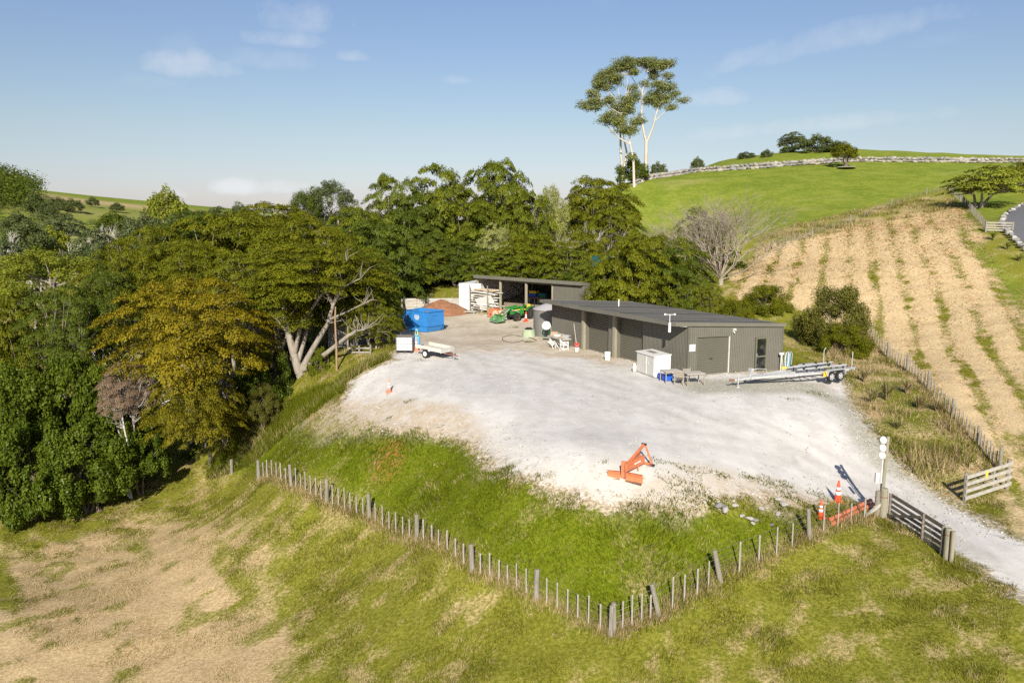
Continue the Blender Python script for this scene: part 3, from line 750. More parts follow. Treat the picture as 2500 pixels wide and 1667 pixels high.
for s, w in ((Lo * .62, DEP - .3), (Lo * .88, DEP - .3), (Lo * .4, DEP - .3)):
    mb = MB(); mb.tube([op(s, w, -.3), op(s, w, ZR1)], .10, 8); mb.build('inner_post', M_greypost, osd)
mb = MB()
for w in (1.6, 3.4, 5.2): mb.beam(op(0.1, w, ZR0 - .25 - w * .107), op(Lo - .1, w, ZR0 - .25 - w * .107), .06, .22)
mb.build('purlin', M_greypost, osd)
mb = MB(); cz = h1(*(oo + op(Lo / 2, DEP / 2, 0)).xy)
mb.add([op(-.05, -.3, h1(*(oo + op(-.05, -.3, 0)).xy) + .08), op(Lo, -.3, h1(*(oo + op(Lo, -.3, 0)).xy) + .08), op(Lo, DEP, h1(*(oo + op(Lo, DEP, 0)).xy) + .3), op(-.05, DEP, h1(*(oo + op(-.05, DEP, 0)).xy) + .3)], [(0, 1, 2, 3)]); mb.build('floor', mat('earth_floor', (.26, .21, .15), .95, 0, .2, 1.5), osd)
def ow(s, w, z=0): v = oo + op(s, w, 0); return Vector((v.x, v.y, h1(v.x, v.y) + z))
OR = math.atan2(u2.y, u2.x)
sh_ = thing('storage_bench', 'long timber bench inside the open shed', 'bench', ow(Lo * .60, 3.6), OR)
mb = MB(); mb.box((0, 0, .95), (3.6, .9, .08)); mb.build('top', M_rust, sh_)
for x in (-1.6, 0, 1.6):
    mb = MB(); mb.box((x, 0, .46), (.1, .8, .91)); mb.build('leg', M_greypost, sh_)
for nm, lab, m, s, sz in (('crate', 'yellow crate on the bench inside the open shed', M_yellow, .66, (.9, .6, .3)), ('crate', 'blue bin beneath the yellow crate in the open shed', M_bluep, .66, (1.0, .7, .32)),
                          ('tarpaulin_bundle', 'folded teal tarpaulin on the bench in the open shed', M_teal, .57, (1.1, .7, .45))):
    z = 1.0 if m is not M_yellow else 1.325
    o = thing(nm, lab, 'crate' if nm == 'crate' else 'tarpaulin', ow(Lo * s, 3.6, z), OR)
    mb = MB(); mb.box((0, 0, sz[2] / 2), sz, taper=1.06 if nm == 'crate' else .8); mb.build('body', m, o, bevel=.04)
    mb = MB(); mb.box((0, 0, sz[2] + .012), (sz[0] * 1.08, sz[1] * 1.08, .03)); mb.build('lid' if nm == 'crate' else 'fold', m, o, bevel=.01)

# timber stacked in the left bay, sheets leaning in front
ts = thing('timber_stack', 'tall rack of mixed white and brown planks at the open shed', 'timber stack', ow(Lo * .90, -.35), OR)
rnd = random.Random(5)
for k in range(26):
    lay = k // 3; L_ = rnd.uniform(2.4, 4.2)
    mb = MB(); mb.box((rnd.uniform(-.5, .4), -.5 + (k % 3) * .42 + rnd.uniform(-.05, .05), .35 + lay * .25 + rnd.uniform(0, .03)), (L_, rnd.uniform(.22, .40), rnd.uniform(.05, .14)), (rnd.uniform(-.06, .06), rnd.uniform(-.06, .06), rnd.uniform(-.06, .06)))
    mb.build('plank', rnd.choice([M_plank, M_plank, M_dwhite, M_ply, M_white]), ts)
for x in (-1.4, 1.3):
    mb = MB(); mb.beam((x, .75, 0), (x, .75, 2.9), .09, .09); mb.build('rack_post', M_jamb, ts)
    for lay in range(4):
        mb = MB(); mb.beam((x, -.8, .26 + lay * .66), (x, .8, .26 + lay * .66), .08, .08); mb.build('rack_arm', M_jamb, ts)
lp = thing('leaning_panel', 'large bright white sheet leaning against the stacked timber', 'panel', hit(1186, 766) + Vector((0, 0, .38)), OR + .05)
mb = MB(); mb.box((0, 0, .70), (2.3, .05, 1.5), (R(-24), R(14), 0)); mb.build('sheet', M_white, lp)
mb = MB(); mb.beam((-.9, .2, -.36), (-.9, .2, .2), .08, .08); mb.beam((.8, .2, -.36), (.8, .2, .5), .08, .08); mb.build('prop', M_greypost, lp)
lp = thing('plywood_sheet', 'tan plywood sheet leaning below the white panel', 'panel', hit(1202, 774), OR - .1)
mb = MB(); mb.box((0, 0, .5), (1.1, .03, 1.1), (R(-30), R(16), 0)); mb.build('sheet', M_ply, lp)
mb = MB(); mb.beam((.2, .5, 0), (.2, .15, .9), .05, .05); mb.build('prop', M_greypost, lp)
lp = thing('green_sheet', 'dark green ribbed sheet standing behind the white panel', 'panel', hit(1214, 760) + Vector((0, .5, .6)), OR)
mb = MB(); corr(mb, (-.45, 0, 0), (.5, 0, 0), 0, 0, 1.35, 1.35, (0, -1, 0), .16, .04); mb.build('sheet', M_teal, lp).rotation_euler = (0, R(-14), 0)
# orange drum machine
om = thing('orange_roller', 'worn orange machine with a round drum beside the white panel', 'machine', hit(1211, 777) + Vector((0, .3, 0)), OR)
mb = MB(); mb.prism([(-.75, .05), (.75, .05), (.8, .55), (.3, .95), (-.45, .95), (-.8, .6)], -.35, -.30); mb.prism([(-.75, .05), (.75, .05), (.8, .55), (.3, .95), (-.45, .95), (-.8, .6)], .30, .35); mb.box((0, 0, .92), (.8, .62, .05)); mb.build('side_plate', M_orange, om, bevel=.01)
mb = MB(); mb.lathe([(.32, -.37), (.40, -.36), (.40, .36), (.32, .37)], 18, (-.25, 0, .42), Matrix.Rotation(R(90), 3, 'X')); mb.build('drum', mat('pale_drum', (.52, .40, .30), .6), om, smooth=False)
mb = MB(); mb.lathe([(.06, -.4), (.10, -.39), (.10, .39), (.06, .4)], 10, (-.25, 0, .42), Matrix.Rotation(R(90), 3, 'X')); mb.lathe([(.10, -.4), (.12, -.39), (.12, .39), (.1, .4)], 10, (.42, 0, .35), Matrix.Rotation(R(90), 3, 'X')); mb.build('axle', M_rust, om)

# ------------------------------------------------------------------ shipping containers
def container(name, label, near, rz, L=3.0, Wd=2.44, Hc=2.9, m=M_white, trim=M_dwhite):
    c = thing(name, label, 'container', near, rz)
    mb = MB()
    for y in (-Wd / 2, Wd / 2):
        s = 1 if y > 0 else -1
        corr(mb, (0.1, y - s * .05, 0), (L - .1, y - s * .05, 0), .16, .16, Hc - .1, Hc - .1, (0, s, 0), .28, .036, 'trap')
    corr(mb, (L - .05, -Wd / 2 + .1, 0), (L - .05, Wd / 2 - .1, 0), .16, .16, Hc - .1, Hc - .1, (1, 0, 0), .28, .036, 'trap')
    mb.build('side_panel', m, c)
    mb = MB(); mb.box((L / 2, 0, Hc - .03), (L - .06, Wd - .08, .05)); mb.build('roof', m, c)
    mb = MB()
    for y in (-Wd / 2 + .05, Wd / 2 - .05):
        for x in (.05, L - .05): mb.box((x, y, Hc / 2), (.12, .12, Hc))
        for z in (.08, Hc - .06): mb.beam((.11, y, z), (L - .11, y, z), .10, .12)
    for z in (.07, Hc - .06): mb.beam((.05, -Wd / 2 + .11, z), (.05, Wd / 2 - .11, z), .12, .13)
    mb.build('frame', m, c, bevel=.008)
    for s in (-1, 1):
        mb = MB(); y0 = s * .02; y1 = s * (Wd / 2 - .11)
        mb.box((.045, (y0 + y1) / 2, Hc / 2), (.05, abs(y1 - y0), Hc - .27)); 
        for k in range(4): mb.box((.012, (y0 + y1) / 2, .5 + k * (Hc - .9) / 3.0), (.02, abs(y1 - y0) - .12, .34))
        d = mb.build('door', m, c)
        for f in (.28, .78):
            y = y0 + (y1 - y0) * f
            mb = MB(); mb.tube([(-.02, y, .1), (-.02, y, Hc - .1)], .02, 6)
            for z in (.25, 1.1, Hc - .3): mb.box((-.012, y, z), (.04, .09, .06))
            mb.beam((-.035, y, 1.15), (-.035, y - s * .28, 1.12), .02, .03); mb.build('lock_rod', trim, d)
    return c
cp = hit(1147, 761)
ct = container('shipping_container', 'white shipping container with barred doors beside the open shed', cp + Vector((0, .3, .12)), R(72), L=6.0, Wd=2.44, Hc=2.85)
mb = MB()
for y in (-1.0, 1.0): mb.box((.3, y, -.08), (.5, .3, .2))
mb.build('block', M_conc, ct)
mb = MB(); mb.box((-.75, .25, -.02), (1.2, 2.7, .08)); mb.box((-.75, -.9, -.12), (1.0, .12, .12)); mb.box((-.75, 1.3, -.12), (1.0, .12, .12))
o = mb.build('timber_pallet', M_rail); o.location = ct.location; o.rotation_euler = ct.rotation_euler; tag(o, 'low weathered timber platform at the foot of the white container', 'platform')
M_cgrey_shade = mat('weathered_container_shade', (.26, .27, .28), .6, 0, .1, 1.5, col2=(.2, .2, .2))  # pale container paint, darkened: the tree's dappled shade is put into this colour
dk = container('shipping_container', 'pale grey shipping container half hidden under the big spreading tree', at(838, 852, 62.5) , R(82), L=6.0, Wd=2.44, Hc=2.6, m=M_cgrey_shade)
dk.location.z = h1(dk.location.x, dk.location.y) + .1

# ------------------------------------------------------------------ water tank, tyres, trough, hose
tk = hit(1350, 823); tk = Vector((tk.x, tk.y + 1.55, 0)); tk.z = h1(tk.x, tk.y) - .1
wt = thing('water_tank', 'grey corrugated round water tank with conical lid behind the shed corner', 'water tank', tk)
prof = []
for i in range(29 * 4 + 1):
    prof.append((1.62 + .016 * math.cos(i * math.pi / 2), 2.30 * i / (29 * 4)))
mb = MB(); mb.lathe(prof, 40); mb.build('body', mat('tank_steel', (.20, .195, .18), .5, .1, .1, 1.2, spec=.5), wt)
mb = MB(); mb.lathe([(1.68, 2.28), (1.68, 2.33), (.9, 2.66), (.25, 2.86), (.02, 2.9)], 40); mb.build('lid', mat('tank_lid', (.40, .38, .38), .5, .1, .06, 1), wt)
ty = hit(1322, 806)
for k, lab in enumerate(('bottom worn tyre stacked beside the water tank', 'middle black tyre of the stack beside the water tank', 'top black tyre of the stack beside the water tank')):
    mb = MB(); mb.lathe([(.22, .02), (.36, 0), (.42, .05), (.42, .19), (.36, .24), (.22, .22), (.21, .12)], 20)
    mb.lathe([(.43, .06), (.445, .08), (.445, .16), (.43, .18)], 20)
    o = mb.build('tyre', M_black, None, smooth=False, loc=(ty.x + (0.0, .06, .02)[k], ty.y + (0, .05, .0)[k], ty.z + .245 * k)); tag(o, lab, 'tyre', 'tyres stacked by the tank')
tr = hit(1291, 824)
ctr = thing('water_trough', 'round pale green concrete trough with a black cap near the tank', 'trough', (tr.x, tr.y + .4, tr.z))
mb = MB(); mb.lathe([(.56, -.1), (.58, 0), (.50, .62), (.44, .66), (.30, .66)], 20); mb.build('body', M_lichen, ctr)
mb = MB(); mb.lathe([(.34, .655), (.34, .72), (.22, .80), (.1, .80)], 14); mb.build('cap', M_black, ctr)
hs = [hit(1252 + 26 * math.cos(a), 828 + 9 * math.sin(a)) + Vector((0, 0, .03)) for a in np.linspace(.3, 5.6, 16)] + [hit(1300, 826) + Vector((0, 0, .03)), hit(1310, 832) + Vector((0, 0, .03))]
mb = MB(); mb.tube(hs, .022, 6); tag(mb.build('hose', M_black), 'thin dark hose looping over the ground beside the concrete trough', 'hose')

# round white disc on green stand
ds = hit(1334, 829)
dz = thing('dish_stand', 'round white dish on a thin green stand before the shed wall', 'dish', ds, R(-12))
mb = MB(); mb.lathe([(.0, .0), (.2, .03), (.36, .10), (.37, .12), (.2, .06), (0, .03)], 20, (0, 0, 1.15), Matrix.Rotation(R(70), 3, 'X')); mb.build('dish', M_white, dz, smooth=True)
mb = MB(); mb.tube([(-.22, 0, 0), (-.22, .02, 1.2)], .018, 6); mb.tube([(.22, .05, 0), (.2, .05, 1.1)], .018, 6); mb.tube([(-.22, 0, .25), (.22, .05, .25)], .012, 6); mb.build('stand', mat('green_stand', (.05, .25, .12), .5), dz)
mb = MB(); mb.box((0, .05, .03), (.6, .4, .05)); mb.build('base', M_dark, dz)

# ------------------------------------------------------------------ work bench along the wall
FR = math.atan2(uF.y, uF.x)       # along the front wall, away from the camera
wbp = hit(1384, 852)
wb = thing('work_bench', 'weathered plank work bench against the shed front wall', 'bench', wbp + Vector((nF.x * .05, nF.y * .05, 0)), FR)
mb = MB(); mb.box((.5, .35, .86), (2.3, .75, .09)); mb.build('top', M_rail, wb)
mb = MB(); mb.box((-.35, .35, .42), (.10, .62, .80)); mb.build('leg', M_dwhite, wb)
mb = MB(); mb.box((1.45, .35, .42), (.10, .62, .80)); mb.build('leg', M_dwhite, wb)
mb = MB(); mb.box((.6, -.05, 1.08), (2.0, .2, .05), (.2, 0, 0)); mb.build('back_shelf', M_rail, wb)
def bw(x, y, z): 
    v = RZ(FR) @ Vector((x, y, z)); return wb.location + v
for nm, lab, x, y, sz, m in (('carton', 'brown cardboard carton at the far end of the work bench', 1.35, .3, (.4, .4, .28), M_ply), ('sink_bowl', 'white basin lying on the work bench', .75, .35, (.42, .36, .16), M_white),
                             ('tool_box', 'grey metal tool box on the near end of the work bench', -.35, .3, (.45, .28, .26), M_galv)):
    o = thing(nm, lab, nm.replace('_', ' '), bw(x, y, .905), FR + .2)
    mb = MB(); mb.box((0, 0, sz[2] / 2), sz, taper=1.1 if nm == 'sink_bowl' else 1.0); mb.build('body', m, o, bevel=.02)
    mb = MB(); mb.box((0, 0, sz[2] + .012), (sz[0] * .9, sz[1] * .9, .02)); mb.build('lid' if nm != 'sink_bowl' else 'rim', m, o)
mb = MB()
for k in range(60):
    a_, r_ = rnd.uniform(0, 6.28), rnd.uniform(0, .22); h_ = rnd.uniform(.05, .2)
    p = Vector((math.cos(a_) * r_, math.sin(a_) * r_, 0)); mb.tube([p, p + Vector((rnd.uniform(-.08, .08), rnd.uniform(-.08, .08), h_))], .012, 3)
o = mb.build('dried_twigs', M_ply, None, loc=bw(.15, .35, .905)); tag(o, 'bundle of dry brown twigs lying on the work bench', 'twigs')

def plastic_chair(loc, rz, label, m=M_white, lean=0):
    c = thing('plastic_chair', label, 'chair', loc, rz, 'white plastic chairs by the bench', rx=lean)
    mb = MB(); mb.box((0, 0, .42), (.44, .44, .04)); mb.build('seat', m, c, bevel=.01)
    mb = MB(); mb.box((0, .24, .66), (.42, .035, .44), (R(-10), 0, 0)); mb.build('backrest', m, c, bevel=.01)
    for x in (-.2, .2):
        for y in (-.2, .2):
            mb = MB(); mb.beam((x * 1.12, y * 1.1, 0), (x, y, .41), .045, .045); mb.build('leg', m, c)
        mb = MB(); mb.beam((x * 1.1, -.2, .62), (x * 1.1, .22, .64), .05, .03); mb.beam((x * 1.1, -.2, .42), (x * 1.1, -.2, .62), .04, .04); mb.build('armrest', m, c)
    return c
plastic_chair(hit(1377, 856), R(35), 'white plastic chair in front of the work bench')
plastic_chair(hit(1362, 851), R(60), 'white plastic chair tipped beside the dish stand', lean=R(-38))

def bucket(loc, label, m, r=.17, h=.38, lid=None, name='bucket'):
    b_ = thing(name, label, 'bucket', loc)
    mb = MB(); mb.lathe([(r * .86, 0), (r, h), (r * 1.06, h), (r * 1.06, h + .03), (r * .95, h + .03), (r * .80, .05)], 18); mb.build('body', m, b_, smooth=False)
    mb = MB(); pts = [(r * math.cos(a), r * .25 * math.sin(a) * 0 - .02, h - .02 - .16 * math.sin(a)) for a in np.linspace(0, math.pi, 9)]
    mb.tube([(p[0] * 1.05, -r * 1.0 * math.sin(i * math.pi / 8), p[2]) for i, p in enumerate(pts)], .008, 5); mb.build('handle', M_galv, b_)
    return b_
p = hit(1408, 858)
bucket(p, 'white bucket under the red one by the shed wall', M_white, .17, .30)
bucket(p + Vector((0, .02, .345)), 'red bucket stacked on the white one by the shed wall', M_red, .165, .28)
mb = MB(); mb.tube([p + Vector((0, .02, .36)), p + Vector((-.22, .25, 2.1))], .016, 6); o = mb.build('broom_handle', M_plank); tag(o, 'long thin stick standing in the red bucket', 'stick')
bucket(hit(1483, 879), 'white lidded bucket alone between the two roller doors', M_white, .22, .55)

# ------------------------------------------------------------------ white cupboard, tables, chairs
NL, NN, NR_ = hit(1554, 907), hit(1603, 925), hit(1630, 905)
ux = (NN - NL); ux.z = 0; cbl = ux.length; ux.normalize()
cb = thing('storage_cupboard', 'low white storage cupboard with two weathered doors beside the shed', 'cupboard', NL, math.atan2(ux.y, ux.x))
Lc, Dc, Hc = min(cbl, 2.3), 1.15, 1.32
mb = MB(); mb.box((Lc / 2, Dc / 2, Hc / 2 + .03), (Lc, Dc, Hc)); mb.build('body', M_white, cb, bevel=.01)
mb = MB(); mb.box((Lc / 2, Dc / 2 - .02, Hc + .065), (Lc + .1, Dc + .12, .06), (R(3), 0, 0)); tp_ = mb.build('top', M_white, cb, bevel=.01)
mb = MB(); mb.box((Lc * .42, Dc * .5, Hc + .105), (Lc * .42, .34, .02), (R(3), 0, 0)); mb.build('grille', mat('brown_grille', (.2, .17, .14), .8), tp_)
M_wdoor = mat('peeling_white_door', (.52, .51, .47), .7, 0, .15, 3, col2=(.28, .26, .22), dirt_amt=.7, stretch=(6, 6, .6))
for x0, x1 in ((.08, Lc * .56), (Lc * .62, Lc - .08)):
    mb = MB(); mb.box(((x0 + x1) / 2, -.012, Hc / 2 + .02), (x1 - x0, .03, Hc - .16)); d = mb.build('door', M_wdoor, cb)
    mb = MB(); mb.box((x1 - .1 if x0 < .2 else x0 + .1, -.04, Hc * .62), (.05, .04, .14)); mb.build('handle', M_galv, d)
gb = hit(1549, 908)
o = thing('gas_bottle', 'small white gas bottle behind the end of the white cupboard', 'bottle', gb)
mb = MB(); mb.lathe([(.10, 0), (.14, .03), (.14, .42), (.10, .5), (.05, .52)], 14); mb.build('body', M_dwhite, o, smooth=True)
mb = MB(); mb.lathe([(.1, .5), (.1, .58), (.08, .58), (.08, .5)], 10); mb.build('collar', M_dwhite, o)

def table(loc, rz, label, L=1.15, Wd=.8, Ht=.74):
    t = thing('outdoor_table', label, 'table', loc, rz, 'weathered outdoor tables')
    for k in range(6):
        mb = MB(); mb.box((-L / 2 + L * (k + .5) / 6, 0, Ht - .02), (L / 6 - .012, Wd, .035)); mb.build('slat', M_table, t)
    mb = MB()
    for y in (-Wd / 2 + .05, Wd / 2 - .05): mb.beam((-L / 2 + .04, y, Ht - .07), (L / 2 - .04, y, Ht - .07), .03, .06)
    for x in (-L / 2 + .05, L / 2 - .05): mb.beam((x, -Wd / 2 + .07, Ht - .07), (x, Wd / 2 - .07, Ht - .07), .03, .06)
    mb.build('apron', M_chair, t)
    for x in (-L / 2 + .05, L / 2 - .05):
        for y in (-Wd / 2 + .05, Wd / 2 - .05):
            mb = MB(); mb.box((x, y, Ht / 2 - .04), (.05, .05, Ht - .06)); mb.build('leg', M_chair, t)
    return t
def ochair(loc, rz, label):
    c = thing('outdoor_chair', label, 'chair', loc, rz, 'taupe outdoor armchairs')
    for k in range(4):
        mb = MB(); mb.box((0, -.19 + k * .125, .43), (.48, .105, .025)); mb.build('seat_slat', M_chair, c)
    for k in range(3):
        mb = MB(); mb.box((0, .27 + k * .035, .56 + k * .14), (.48, .025, .115), (R(-12), 0, 0)); mb.build('back_slat', M_chair, c)
    for x in (-.26, .26):
        mb = MB(); mb.beam((x, -.22, 0), (x, -.22, .66), .04, .04); mb.build('leg', M_chair, c)
        mb = MB(); mb.beam((x, .22, 0), (x, .25, .5), .04, .04); mb.beam((x, .25, .5), (x, .37, .95), .04, .04); mb.build('leg', M_chair, c)
        mb = MB(); mb.beam((x, -.25, .67), (x, .30, .67), .055, .03); mb.build('armrest', M_chair, c)
    return c
ta = hit(1640, 935); tb_ = hit(1694, 940)
table(ta + Vector((0, .35, 0)), R(18), 'small weathered table beside the white cupboard')
table(tb_ + Vector((0, .25, 0)), R(14), 'small weathered table in front of the end roller door', 1.2, .85)
ochair(hit(1652, 938) + Vector((.12, -.1, 0)), R(165), 'taupe armchair facing out before the table near the cupboard')
ochair(hit(1668, 934) + Vector((.05, .2, 0)), R(200), 'taupe armchair between the two weathered tables')
bl = hit(1625, 930)
o = thing('blue_tub', 'blue plastic tub under the table near the cupboard', 'tub', bl + Vector((.1, .1, 0)), .3)
mb = MB(); mb.box((0, 0, .22), (.55, .4, .42), taper=1.12); mb.build('body', M_bluep, o, bevel=.04)
mb = MB(); mb.box((0, 0, .435), (.68, .5, .04)); mb.build('rim', M_bluep, o, bevel=.01)
bucket(hit(1614, 927) + Vector((.0, .25, 0)), 'round blue bucket touching the end of the white cupboard', M_bluep, .18, .34)

# ------------------------------------------------------------------ boat trailer
tw = hit(2008, 938); th = hit(1781, 947)
hd = (th - tw); hd.z = 0
ax0 = Vector((tw.x, tw.y, 0)) + Vector((.25, 1.0, 0)); hv = Vector((th.x, th.y, 0)) - ax0; TL = hv.length; hv.normalize()
TRZ = math.atan2(hv.y, hv.x)
zt = (tw.z + th.z) / 2
bt = thing('boat_trailer', 'long galvanised tandem axle boat trailer parked along the shed end', 'trailer', (ax0.x, ax0.y, zt + .02), TRZ)
zf = .62
for s in (-1, 1):
    mb = MB(); mb.beam((-1.5, s * .92, zf), (1.3, s * .92, zf), .10, .16); mb.beam((1.28, s * .92, zf), (TL - 1.6, s * .12, zf + .0), .10, .16); mb.build('side_rail', M_galv, bt)
    mb = MB(); mb.beam((-1.7, s * .55, zf + .24), (2.6, s * .42, zf + .26), .09, .08); d = mb.build('bunk_rail', M_galv, bt)
    for x in (-1.4, -.3, .8, 1.9):
        mb = MB(); mb.beam((x, s * .54, zf - .05), (x, s * .52, zf + .22), .05, .05); mb.lathe([(.05, -.05), (.075, -.04), (.075, .04), (.05, .05)], 10, (x + .25, s * .5, zf + .30), Matrix.Rotation(R(90), 3, 'X')); mb.build('roller', M_dark, d)
    mb = MB(); mb.prism([(-.86, .42), (-.82, .70), (-.62, .80), (.62, .80), (.82, .70), (.86, .42), (.80, .42), (.76, .66), (.58, .75), (-.58, .75), (-.76, .66), (-.80, .42)], s * 1.02 - .02 if s > 0 else -1.26, s * 1.26 if s > 0 else -1.0); mb.build('mudguard', M_galv, bt)
    for x in (-.40, .40):
        Mx = Matrix.Rotation(R(90), 3, 'X')
        mb = MB(); mb.lathe([(.20, -.09), (.31, -.10), (.335, -.06), (.335, .06), (.31, .10), (.20, .09)], 22, (x, s * 1.14, .335), Mx); wh = mb.build('wheel', M_black, bt)
        mb = MB(); mb.lathe([(.04, -.115), (.12, -.10), (.19, -.105), (.205, -.095), (.205, .095), (.19, .105), (.12, .10), (.04, .115)], 18, (x, s * 1.14, .335), Mx); mb.build('rim', M_galv, wh)
        mb = MB()
        for k in range(6): a_ = k * math.pi / 3; mb.box((x + .15 * math.cos(a_), s * 1.245, .335 + .15 * math.sin(a_)), (.06, .012, .06))
        mb.build('vent_hole', M_dark, wh)
    # reflective chevron plate
    mb = MB(); mb.box((1.02, s * 1.2, .58), (.28, .02, .34)); pl_ = mb.build('marker_plate', M_yellow, bt)
    mb = MB(); mb.beam((.94, s * 1.215, .42), (1.10, s * 1.215, .74), .012, .12, up=(0, s, 0)); mb.build('stripe', M_cone, pl_)
for x in (-1.45, -.4, .4, 1.25, 2.4):
    w = .92 if x < 1.3 else .66
    mb = MB(); mb.beam((x, -w, zf - .06), (x, w, zf - .06), .08, .08); mb.build('cross_member', M_galv, bt)
mb = MB(); mb.beam((-.2, 0, zf - .02), (TL - .35, 0, zf - .02), .12, .14); mb.build('drawbar', M_galv, bt)
mb = MB(); mb.box((TL - .22, 0, zf - .02), (.34, .10, .10)); mb.lathe([(.03, -.06), (.07, -.05), (.08, .05), (.03, .09)], 10, (TL - .05, 0, zf - .02)); mb.build('coupling', M_rust, bt)
mb = MB(); mb.tube([(TL - .55, .14, .12), (TL - .55, .14, 1.0)], .03, 8); mb.tube([(TL - .55, .14, 1.0), (TL - .42, .2, 1.05)], .015, 6); mb.lathe([(.04, -.05), (.11, -.04), (.11, .04), (.04, .05)], 14, (TL - .55, .14, .11), Matrix.Rotation(R(90), 3, 'X')); mb.build('jockey_wheel', M_galv, bt)
mb = MB(); mb.beam((TL - 1.55, 0, zf), (TL - 1.75, 0, 1.18), .10, .10); mb.box((TL - 1.7, 0, 1.12), (.22, .26, .16)); mb.lathe([(.06, -.1), (.1, -.09), (.1, .09), (.06, .1)], 10, (TL - 1.68, 0, 1.0), Matrix.Rotation(R(90), 3, 'X')); mb.tube([(TL - 1.75, .15, 1.12), (TL - 1.9, .3, 1.2), (TL - 2.6, .3, 1.12), (TL - 2.75, .3, .8)], .022, 6); mb.build('winch_post', M_galv, bt)
for s in (-1, 1):
    mb = MB(); mb.tube([(-1.5, s * 1.0, zf), (-1.5, s * 1.12, zf + .2), (-1.52, s * 1.12, zf + .95), (-1.6, s * 1.05, zf + 1.15)], .025, 6); mb.build('guide_pole', M_galv, bt)
mb = MB(); mb.beam((-2.3, .75, zf + .05), (-1.5, .75, zf + .02), .14, .05); mb.beam((-1.95, -1.0, zf), (-1.95, 1.0, zf), .06, .14); mb.build('rear_bar', M_galv, bt)
mb = MB(); mb.box((-1.99, -.7, zf + .02), (.03, .3, .12)); mb.box((-1.99, .4, zf + .02), (.03, .3, .12)); mb.build('tail_lamp', M_red, bt)
# post with box and hooped pipes by the corner
o = thing('tap_post', 'thin white standpipe with a small box at the shed back corner', 'post', on_end(.955, 0, .35) + Vector((0, 0, -.25)))
mb = MB(); mb.tube([(0, 0, -.1), (0, 0, 1.15)], .035, 8); mb.build('pipe', M_white, o)
mb = MB(); mb.box((0, 0, 1.2), (.30, .18, .13)); mb.build('box', M_white, o, bevel=.01)
hp = hit(1917, 905)
o = thing('pipe_hoops', 'bundle of bent pale pipes standing behind the boat trailer', 'pipes', hp)
for k, (dx, m) in enumerate(((-.22, M_galv), (.02, M_white), (.14, M_ltblue), (.26, M_galv))):
    mb = MB(); mb.tube([(dx * .6, 0, 0), (dx, .1, .9), (dx + .05, .12, 1.2), (dx + .13, .12, 1.28), (dx + .2, .1, 1.15), (dx + .12, 0, .1)], .022, 6); mb.build('pipe', m, o)
mb = MB(); mb.box((.0, -.08, .12), (.55, .04, .34)); pl_ = mb.build('board', M_yellow, o); mb = MB(); mb.beam((-.1, -.105, -.02), (.16, -.105, .27), .012, .16, up=(0, 1, 0)); mb.build('stripe', M_cone, pl_)

# ------------------------------------------------------------------ traffic cones
def cone(loc, label, hgt=.9, m=M_cone, rz=0, tilt=0):
    c = thing('traffic_cone', label, 'traffic cone', loc, rz, 'traffic cones', rx=tilt)
    s = hgt / .9
    mb = MB(); mb.box((0, 0, .03 * s), (.44 * s, .44 * s, .06 * s)); mb.build('base', m, c, bevel=.01)
    rr = lambda z: .155 * s * (1 - z / hgt) + .035 * s * (z / hgt)
    mb = MB(); mb.lathe([(rr(z), z) for z in (.055 * s, .3 * s, .6 * s, hgt * .97)] + [(.02 * s, hgt)], 16); mb.build('body', m, c, smooth=True)
    for z0, z1 in ((.36, .50), (.58, .70)):
        mb = MB(); mb.lathe([(rr(z0 * hgt) + .004, z0 * hgt), (rr(z1 * hgt) + .004, z1 * hgt)], 16); mb.build('stripe', M_reflect, c, smooth=True)
    return c
cone(hit(2045, 1226), 'tall red traffic cone with white bands beside the gate pole', 1.0)
cone(hit(2003, 1264), 'small red and white cone standing in the fence line near the gate', .78, rz=.3)
cone(hit(1284, 784) + Vector((0, -.2, 0)), 'red traffic cone in front of the open shed post', .95, rz=.4)
cone(hit(950, 958), 'faded pink traffic cone alone on the white gravel heap', .85, M_coneold, rz=.2)
cone(hit(1017, 857), 'faded orange cone leaning on the pale blue drum', 1.0, M_coneold, rz=.1, tilt=R(-6))

# ------------------------------------------------------------------ tractor with loader
tf = hit(1262, 784)
tc_ = thing('tractor', 'green tractor with yellow wheels and a front loader by the open shed', 'tractor', tf, math.atan2(-.52, -.85))
Mx = Matrix.Rotation(R(90), 3, 'X')
# local: +x forward; origin under the near front wheel, near side is y=+.55
def wheel(x, y, r, w, name):
    mb = MB(); mb.lathe([(r * .55, -w / 2), (r * .9, -w / 2), (r, -w * .35), (r, w * .35), (r * .9, w / 2), (r * .55, w / 2)], 22, (x, y, r), Mx); wh = mb.build('wheel', M_black, tc_)
    mb = MB(); mb.lathe([(.05, -w * .30), (r * .3, -w * .42), (r * .5, -w * .38), (r * .57, -w * .52), (r * .57, w * .52), (r * .5, w * .38), (r * .3, w * .42), (.05, w * .3)], 18, (x, y, r), Mx); mb.build('rim', M_yellow, wh)
    mb = MB()
    for k in range(18):
        a_ = k * math.pi / 9; mb.box((x + r * 1.0 * math.cos(a_), y, r + r * 1.0 * math.sin(a_)), (.05, w * .9, .07), Matrix.Rotation(-a_, 3, 'Y') @ Matrix.Rotation(.3, 3, 'X'))
    mb.build('tread', M_black, wh)
for y in (0, -1.15): wheel(0, y, .40, .30, 'front')
for y in (.03, -1.18): wheel(-1.75, y, .64, .42, 'rear')
yc = -.575
mb = MB(); mb.prism([(-1.0, .62), (.55, .62), (.60, .95), (.45, 1.18), (-.2, 1.30), (-1.0, 1.36)], yc - .30, yc + .30); mb.build('bonnet', M_green, tc_, bevel=.04)
